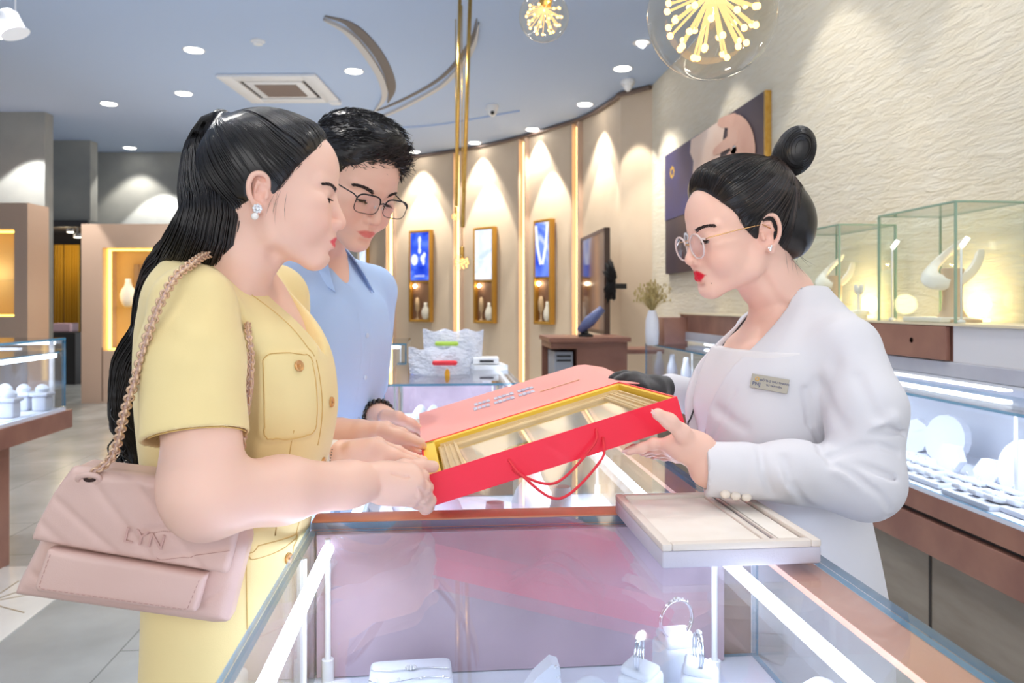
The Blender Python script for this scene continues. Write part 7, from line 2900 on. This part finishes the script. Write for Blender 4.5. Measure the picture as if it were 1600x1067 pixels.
    G([C(1288, 712, 1.1), C(1330, 690, 1.1), C(1385, 672, 1.12), C(1408, 676, 1.14)], .006, .010)
    G([C(1300, 722, 1.1), C(1345, 726, 1.1), C(1390, 745, 1.1), C(1408, 762, 1.12)], .0055, .009)
    G([C(1330, 738, 1.1), C(1362, 775, 1.1), C(1388, 805, 1.12)], .0055, .008)
    G([C(1292, 700, 1.1), C(1345, 680, 1.1), C(1400, 655, 1.12)], .012, -.007)
    G([C(1310, 735, 1.1), C(1355, 760, 1.1), C(1385, 790, 1.1)], .010, -.006)
    G([C(1197, 712, 1.1), C(1194, 745, 1.1), C(1210, 785, 1.1)], .006, .007)
    G([C(1212, 715, 1.1), C(1222, 750, 1.1), C(1245, 790, 1.1)], .010, -.006)
    def GR(px, w, dep):
        B.groove([onray(B, u, v, 1.0, 1.7) for u, v in px], w, dep)
    GR([(1258, 610), (1266, 660), (1284, 706), (1296, 716)], .006, .010)
    GR([(1296, 716), (1330, 700), (1372, 694), (1402, 706)], .005, .009)
    GR([(1300, 726), (1340, 744), (1378, 776), (1392, 798)], .005, .009)
    GR([(1282, 600), (1300, 640), (1320, 668)], .010, .005)
    GR([(1340, 590), (1362, 640), (1392, 668)], .010, .005)
    GR([(1186, 700), (1192, 735), (1206, 772)], .006, .006)
    GR([(1226, 716), (1236, 752), (1262, 790)], .007, .006)
    GR([(1120, 640), (1160, 668), (1190, 694)], .010, .004)
    GR([(1150, 610), (1128, 660), (1112, 690)], .003, .003)
    G([C(1150, 700, 1.12), C(1165, 720, 1.12), C(1168, 760, 1.12)], .010, .0025)
    G([C(1250, 722, 1.1), C(1262, 760, 1.1), C(1290, 800, 1.1)], .010, .004)
    G([C(1290, 540, 1.19), C(1310, 580, 1.19), C(1300, 640, 1.19)], .014, .006)
    G([C(1345, 560, 1.19), C(1362, 620, 1.18), C(1385, 660, 1.18)], .014, .006)
    G([C(1140, 640, 1.28), C(1180, 650, 1.28), C(1230, 690, 1.28)], .016, .006)
    G([C(1170, 600, 1.28), C(1135, 680, 1.28), C(1120, 700, 1.3)], .003, .0022)
    G([C(1140, 825, 1.3), C(1200, 832, 1.3)], .0028, .0028)
    G([C(1245, 560, 1.25), C(1235, 640, 1.25), C(1240, 700, 1.25)], .003, .0018)
    lo, hi = Lb(0, 0, .65) - .32, Lb(0, 0, 1.36) + .32
    lo = np.minimum(lo, cf_ - .06)
    lo[2], hi[2] = .655, 1.37
    Vb, Qb = mesh_sdf(B, lo, hi, .0029, 'jacket')
    jk = mesh_object('jacket', [(relax(Vb, Qb, 1, .4), Qb)], J, root)
    EDG = mat('jacket_edge', (196, 194, 204), .7)
    DRK = mat('dark_piping', (52, 48, 56), .6)
    zz = [1.325, 1.29, 1.25, 1.21, 1.17, 1.12, 1.06]
    yw_ = np.interp(zz, [.98, 1.05, 1.117, 1.17, 1.226, 1.29, 1.34], [-.01, .030, .052, .068, .074, .066, .052])
    seam('lapel_edge', B, [Lb(np.interp(z, [1.06, 1.2, 1.33], [.18, .11, .0]), y + .003, z) for z, y in zip(zz, yw_)], .0012, EDG, jk)
    seam('lapel_edge', B, [Lb(np.interp(z, [1.06, 1.2, 1.33], [.18, .11, .0]), -y - .003, z) for z, y in zip(zz, yw_)], .0016, DRK, jk)
    seam('pocket_seam', B, [C(1140, 826, 1.3), C(1172, 829, 1.3), C(1208, 833, 1.3)], .0012, EDG, jk)
    # cuff buttons
    for k, (u, v) in enumerate(((1133, 769), (1149, 772), (1166, 774))):
        q = onray(B, u, v, 1.0, 1.6, .002)
        one('cuff_button', mat('cream_button', (240, 228, 214), .35), lambda b: b.ball(q, (.0078, .0055, .0066), 14, 8, CAMM), jk, True)
    # name badge
    bp_ = onray(B, 1203, 600, 1.0, 1.6, .002)
    n_ = grad(B, np.array([bp_]))[0]
    ex_ = np.cross(UP, n_); ex_ /= np.linalg.norm(ex_)
    if ex_ @ RT < 0:
        ex_ = -ex_
    ey_ = np.cross(n_, ex_)
    if ey_[2] < 0:
        ey_ = -ey_
    a = math.radians(-8)
    ex2, ey2 = ex_ * math.cos(a) + ey_ * math.sin(a), ey_ * math.cos(a) - ex_ * math.sin(a)
    nn = np.cross(ex2, ey2)
    Rn = np.array([ex2, ey2, nn]).T
    bd = one('name_badge', mat('badge_metal', (170, 164, 152), .35, .4), lambda b: b.box(bp_ + nn * .001, (.058, .0225, .0018), Rn, 0, .0006), jk)
    one('badge_emblem', mat('badge_gold', (238, 184, 72), .4), lambda b: [b.ball(bp_ + ex2 * (-.0195 + .0028 * math.cos(k * .785)) + ey2 * (.004 + .0028 * math.sin(k * .785)) + nn * .0022, .0010, 6, 4) for k in range(8)], bd)
    BL_ = mat('badge_blue', (40, 52, 112), .5)
    text('badge_lettering', 'PNJ', bp_ + ex2 * -.0195 + ey2 * -.0045 + nn * .0022, ex2, ey2, .0085, BL_, bd, .0002)
    text('badge_lettering', 'ĐỖ THỊ THU THANH', bp_ + ex2 * .0075 + ey2 * .0030 + nn * .0022, ex2, ey2, .0046, BL_, bd, .0002)
    text('badge_lettering', 'TƯ VẤN VIÊN', bp_ + ex2 * .0075 + ey2 * -.0035 + nn * .0022, ex2, ey2, .0040, BL_, bd, .0002)
    # skirt and shoes
    T = SDF()
    T.loft([(.45, -.04, 0, .13, .17), (.60, -.04, 0, .122, .17), (.72, -.038, 0, .112, .16)], Ob, Rb, .02)
    Vt, Qt = mesh_sdf(T, Lb(0, 0, .4) - [.25, .25, 0], Lb(0, 0, .74) + [.25, .25, 0], .006, 'skirt')
    mesh_object('skirt', [(Vt, Qt)], J, root)
    L_ = SDF()
    for y in (-.075, .075):
        L_.chain([Lb(-.03, y, .55), Lb(-.035, y, .44), Lb(-.05, y, .30), Lb(-.055, y, .09)], [.07, .050, .050, .034], .02)
        L_.cone(Lb(-.06, y, .06), Lb(.08, y, .03), .032, .026, .02)
    Vl, Ql = mesh_sdf(L_, Lb(0, 0, 0) - [.25, .25, -.002], Lb(0, 0, .62) + [.25, .25, 0], .007, 'legs')
    mesh_object('stockinged_legs', [(Vl, Ql)], mat('stocking', (222, 184, 164), .6), root)
    for y in (-.075, .075):
        one('shoe', mat('black_shoe', (22, 20, 20), .3), lambda b: b.ball(Lb(.01, y, .0285), (.12, .038, .0284), 16, 10, Rb), root, True)
    # black glove on the far hand
    Gv = SDF()
    K = [C(992, 592, 1.590), C(994, 597, 1.575), C(998, 603, 1.560), C(1004, 609, 1.548)]
    F4 = [[C(976, 588, 1.600), C(965, 590, 1.598), C(957, 592, 1.592)], [C(978, 593, 1.580), C(968, 597, 1.575), C(963, 602, 1.575)],
          [C(985, 601, 1.568), C(978, 607, 1.566), C(976, 612, 1.57)], [C(993, 609, 1.555), C(988, 614, 1.556), C(987, 619, 1.56)]]
    TH = [C(1020, 606, 1.60), C(1005, 601, 1.62), C(990, 599, 1.635), C(978, 600, 1.64)]
    hand_sdf(Gv, C(1026, 607, 1.595), K, F4, TH, pr=.016, fr=.0115, k=.016)
    Gv.cone(C(1024, 606, 1.60), w2, .027, .030, .01)
    Vg, Qg = mesh_sdf(Gv, C(1000, 605, 1.59) - .10, C(1000, 605, 1.59) + .13, .0024, 'glove')
    mesh_object('black_glove', [(relax(Vg, Qg, 1, .5), Qg)], mat('black_knit', (26, 25, 28), .85, bump=.4, bscale=1500, sheen=.4), root)
    return root


attendant()
# ================================================================== SHOULDER BAG
def poly2d(poly):
    poly = np.array(poly, float)
    def f(p):
        d = np.full(len(p), 1e9)
        s = np.ones(len(p))
        n = len(poly)
        for i in range(n):
            a, b = poly[i], poly[(i + 1) % n]
            e = b - a
            w = p - a
            t = np.clip((w @ e) / (e @ e), 0, 1)
            q = w - t[:, None] * e
            d = np.minimum(d, (q * q).sum(1))
            c1 = p[:, 1] >= a[1]
            c2 = p[:, 1] < b[1]
            c3 = e[0] * w[:, 1] > e[1] * w[:, 0]
            fl = (c1 & c2 & c3) | (~c1 & ~c2 & ~c3)
            s = np.where(fl, -s, s)
        return s * np.sqrt(d)
    return f


def bag():
    D0 = .965
    o = C(210, 845, D0)
    # the bag hangs turned a little: its right end nearer to the body
    ax_ = FR(1, .10)
    dp = np.cross(UP, ax_)
    LEA = mat('blush_leather', (222, 188, 176), .42, bump=.12, bscale=700, var=(216, 180, 168), vscale=7, coat=.05)
    def loc(px):
        out = []
        for u, v in px:
            # intersection of the pixel ray with the bag plane
            r = RT * (u - CX) / F_PX + FW - UP * (v - HZ) / F_PX
            c0 = UP * CAM_H
            t = ((o - c0) @ dp) / (r @ dp)
            p = c0 + r * t - o
            out.append((p @ ax_, p[2]))
        return out
    def slab(px, y0, y1, rnd_, puff=0.0):
        f2 = poly2d(loc(px))
        ym, hy = (y0 + y1) / 2, (y1 - y0) / 2
        def f(P):
            q = P - o
            p2 = np.stack([q @ ax_, q[:, 2]], 1)
            d2 = f2(p2)
            y = q @ dp - ym
            h = hy + puff * (1 - np.exp(np.minimum(d2, 0) / .030))
            a, b = d2 + rnd_, np.abs(y) - h + rnd_
            return np.hypot(np.maximum(a, 0), np.maximum(b, 0)) + np.minimum(np.maximum(a, b), 0) - rnd_
        return f
    def on(px, y):
        return [o + ax_ * a + UP * b + dp * y for a, b in loc(px)]
    cen = o
    g = thing('shoulder_bag', 'quilted blush pink leather bag with a chain strap hanging from the woman\'s shoulder', 'handbag', tuple(o - UP * .09))
    F = SDF()
    F.fn(slab([(128, 735), (330, 752), (385, 800), (392, 842), (362, 965), (340, 966), (32, 922), (40, 900), (85, 812)], -.024, .032, .016, .006), cen, .35)
    for px in ([(60, 880), (150, 935)], [(40, 905), (100, 925)], [(190, 945), (330, 880)], [(280, 955), (390, 890)], [(120, 925), (160, 946)], [(230, 950), (300, 925)]):
        F.groove(on(px, -.028), .0035, .0045)
    V, Q = mesh_sdf(F, o - .24, o + .24, .0026, 'bag')
    one_ = mesh_object('bag_body', [(relax(V, Q, 1, .4), Q)], LEA, g)
    K = SDF()
    K.fn(slab([(138, 724), (175, 728), (330, 748), (388, 800), (378, 842), (368, 880), (300, 868), (180, 848), (74, 828), (82, 806), (108, 757)], -.044, -.022, .008, .002), cen, .35)
    K.fn(slab([(134, 722), (335, 746), (352, 765), (120, 745)], -.040, .030, .012), cen, .35, .012)
    for px in ([(108, 760), (190, 835), (205, 848)], [(165, 735), (262, 862)], [(235, 745), (330, 868)], [(90, 800), (130, 838)], [(250, 812), (330, 800), (375, 800)], [(270, 852), (378, 835)], [(300, 752), (375, 812)]):
        K.groove(on(px, -.046), .0040, .0036)
    V, Q = mesh_sdf(K, o - .24, o + .24, .0024, 'flap')
    fl = mesh_object('bag_flap', [(relax(V, Q, 1, .4), Q)], LEA, g)
    Pk = SDF()
    Pk.fn(slab([(104, 838), (340, 878), (324, 934), (310, 934), (88, 903), (84, 895)], -.050, -.028, .007, .002), cen, .35)
    V, Q = mesh_sdf(Pk, o - .24, o + .24, .0022, 'pocket')
    pk = mesh_object('front_pocket', [(relax(V, Q, 1, .4), Q)], LEA, g)
    ST = mat('bag_stitch', (196, 154, 144), .6)
    def stitch(F_, px, y, par):
        P = resample(np.array(on(px, y)), 40)
        b = MB()
        P = snap(F_, P, 4, .0003)
        for i in range(0, 39):
            b.tube([P[i], P[i] * .4 + P[i + 1] * .6], .0005, 4)
        b.build('stitch_line', ST, par)
    stitch(Pk, [(110, 845), (92, 896), (312, 929), (332, 880)], -.052, pk)
    stitch(K, [(240, 818), (300, 808), (372, 806)], -.046, fl)
    stitch(K, [(262, 856), (376, 842)], -.046, fl)
    # embossed lettering on the flap
    q = snap(K, np.array([on([(247, 825)], -.046)[0]]), 5, .0006)[0]
    e1 = np.array(on([(280, 832)], 0)[0]) - np.array(on([(215, 818)], 0)[0])
    e1 /= np.linalg.norm(e1)
    e2 = np.cross(e1, dp)
    e2 = e2 if e2[2] > 0 else -e2
    text('embossed_lettering', 'LYN', q - dp * .001, e1, e2, .026, mat('emboss_pink', (206, 164, 154), .35), fl, .0007)
    # eyelet rings
    def eye(u, v):
        c = on([(u, v)], -.044)[0]
        pts = [c + ax_ * .0125 * math.cos(a) + UP * .006 * math.sin(a) - dp * .004 * math.sin(a) for a in np.linspace(0, 6.28, 25)[:-1]]
        one('eyelet', LEA, lambda b: b.tube(pts, .0035, 8, closed=True), g, True)
        one('eyelet_hole', mat('dark_hole', (60, 40, 36), .8), lambda b: b.ball(c, (.009, .002, .004), 12, 6, np.array([ax_, dp, UP]).T), g, True)
        return c
    ca = eye(164, 736)
    cb = eye(352, 762)
    # chain strap: over the shoulder, down both sides
    sh = W_SH
    path = [ca + UP * .004, C(176, 712, .925), C(196, 640, .905), C(212, 590, .900), C(232, 520, .898), C(252, 470, .905), C(275, 432, .925), C(300, 412, .955), C(322, 398, 1.00),
            C(342, 400, 1.04), C(364, 432, 1.07), C(382, 475, 1.05), C(388, 522, .985), C(393, 560, .985), C(388, 620, .985), C(380, 690, .985), C(372, 735, .985), cb + UP * .004]
    P = spline(path, 14)
    P = resample(P, 150)
    GC = mat('pale_gold_chain', (226, 190, 158), .3, .55)
    def links(b):
        for i in range(len(P) - 1):
            t = P[i + 1] - P[i]
            L = np.linalg.norm(t)
            t /= L
            # roll every other link by a quarter turn
            a = np.cross(t, FW)
            a /= np.linalg.norm(a)
            c = np.cross(t, a)
            n = (a + c) / 1.414 if i % 2 else (a - c) / 1.414
            wd = .0052 if i < 70 else .0040
            pts = [(P[i] + P[i + 1]) / 2 + t * (L * .78) * math.cos(k) + n * wd * math.sin(k) for k in np.linspace(0, 2 * math.pi, 11)[:-1]]
            b.tube(pts, .0017 if i < 70 else .0014, 5, closed=True)
    one('chain_strap', GC, links, g, True)
    one('strap_core', LEA, lambda b: b.tube(P, .0026, 6), g, True)
    return g


bag()
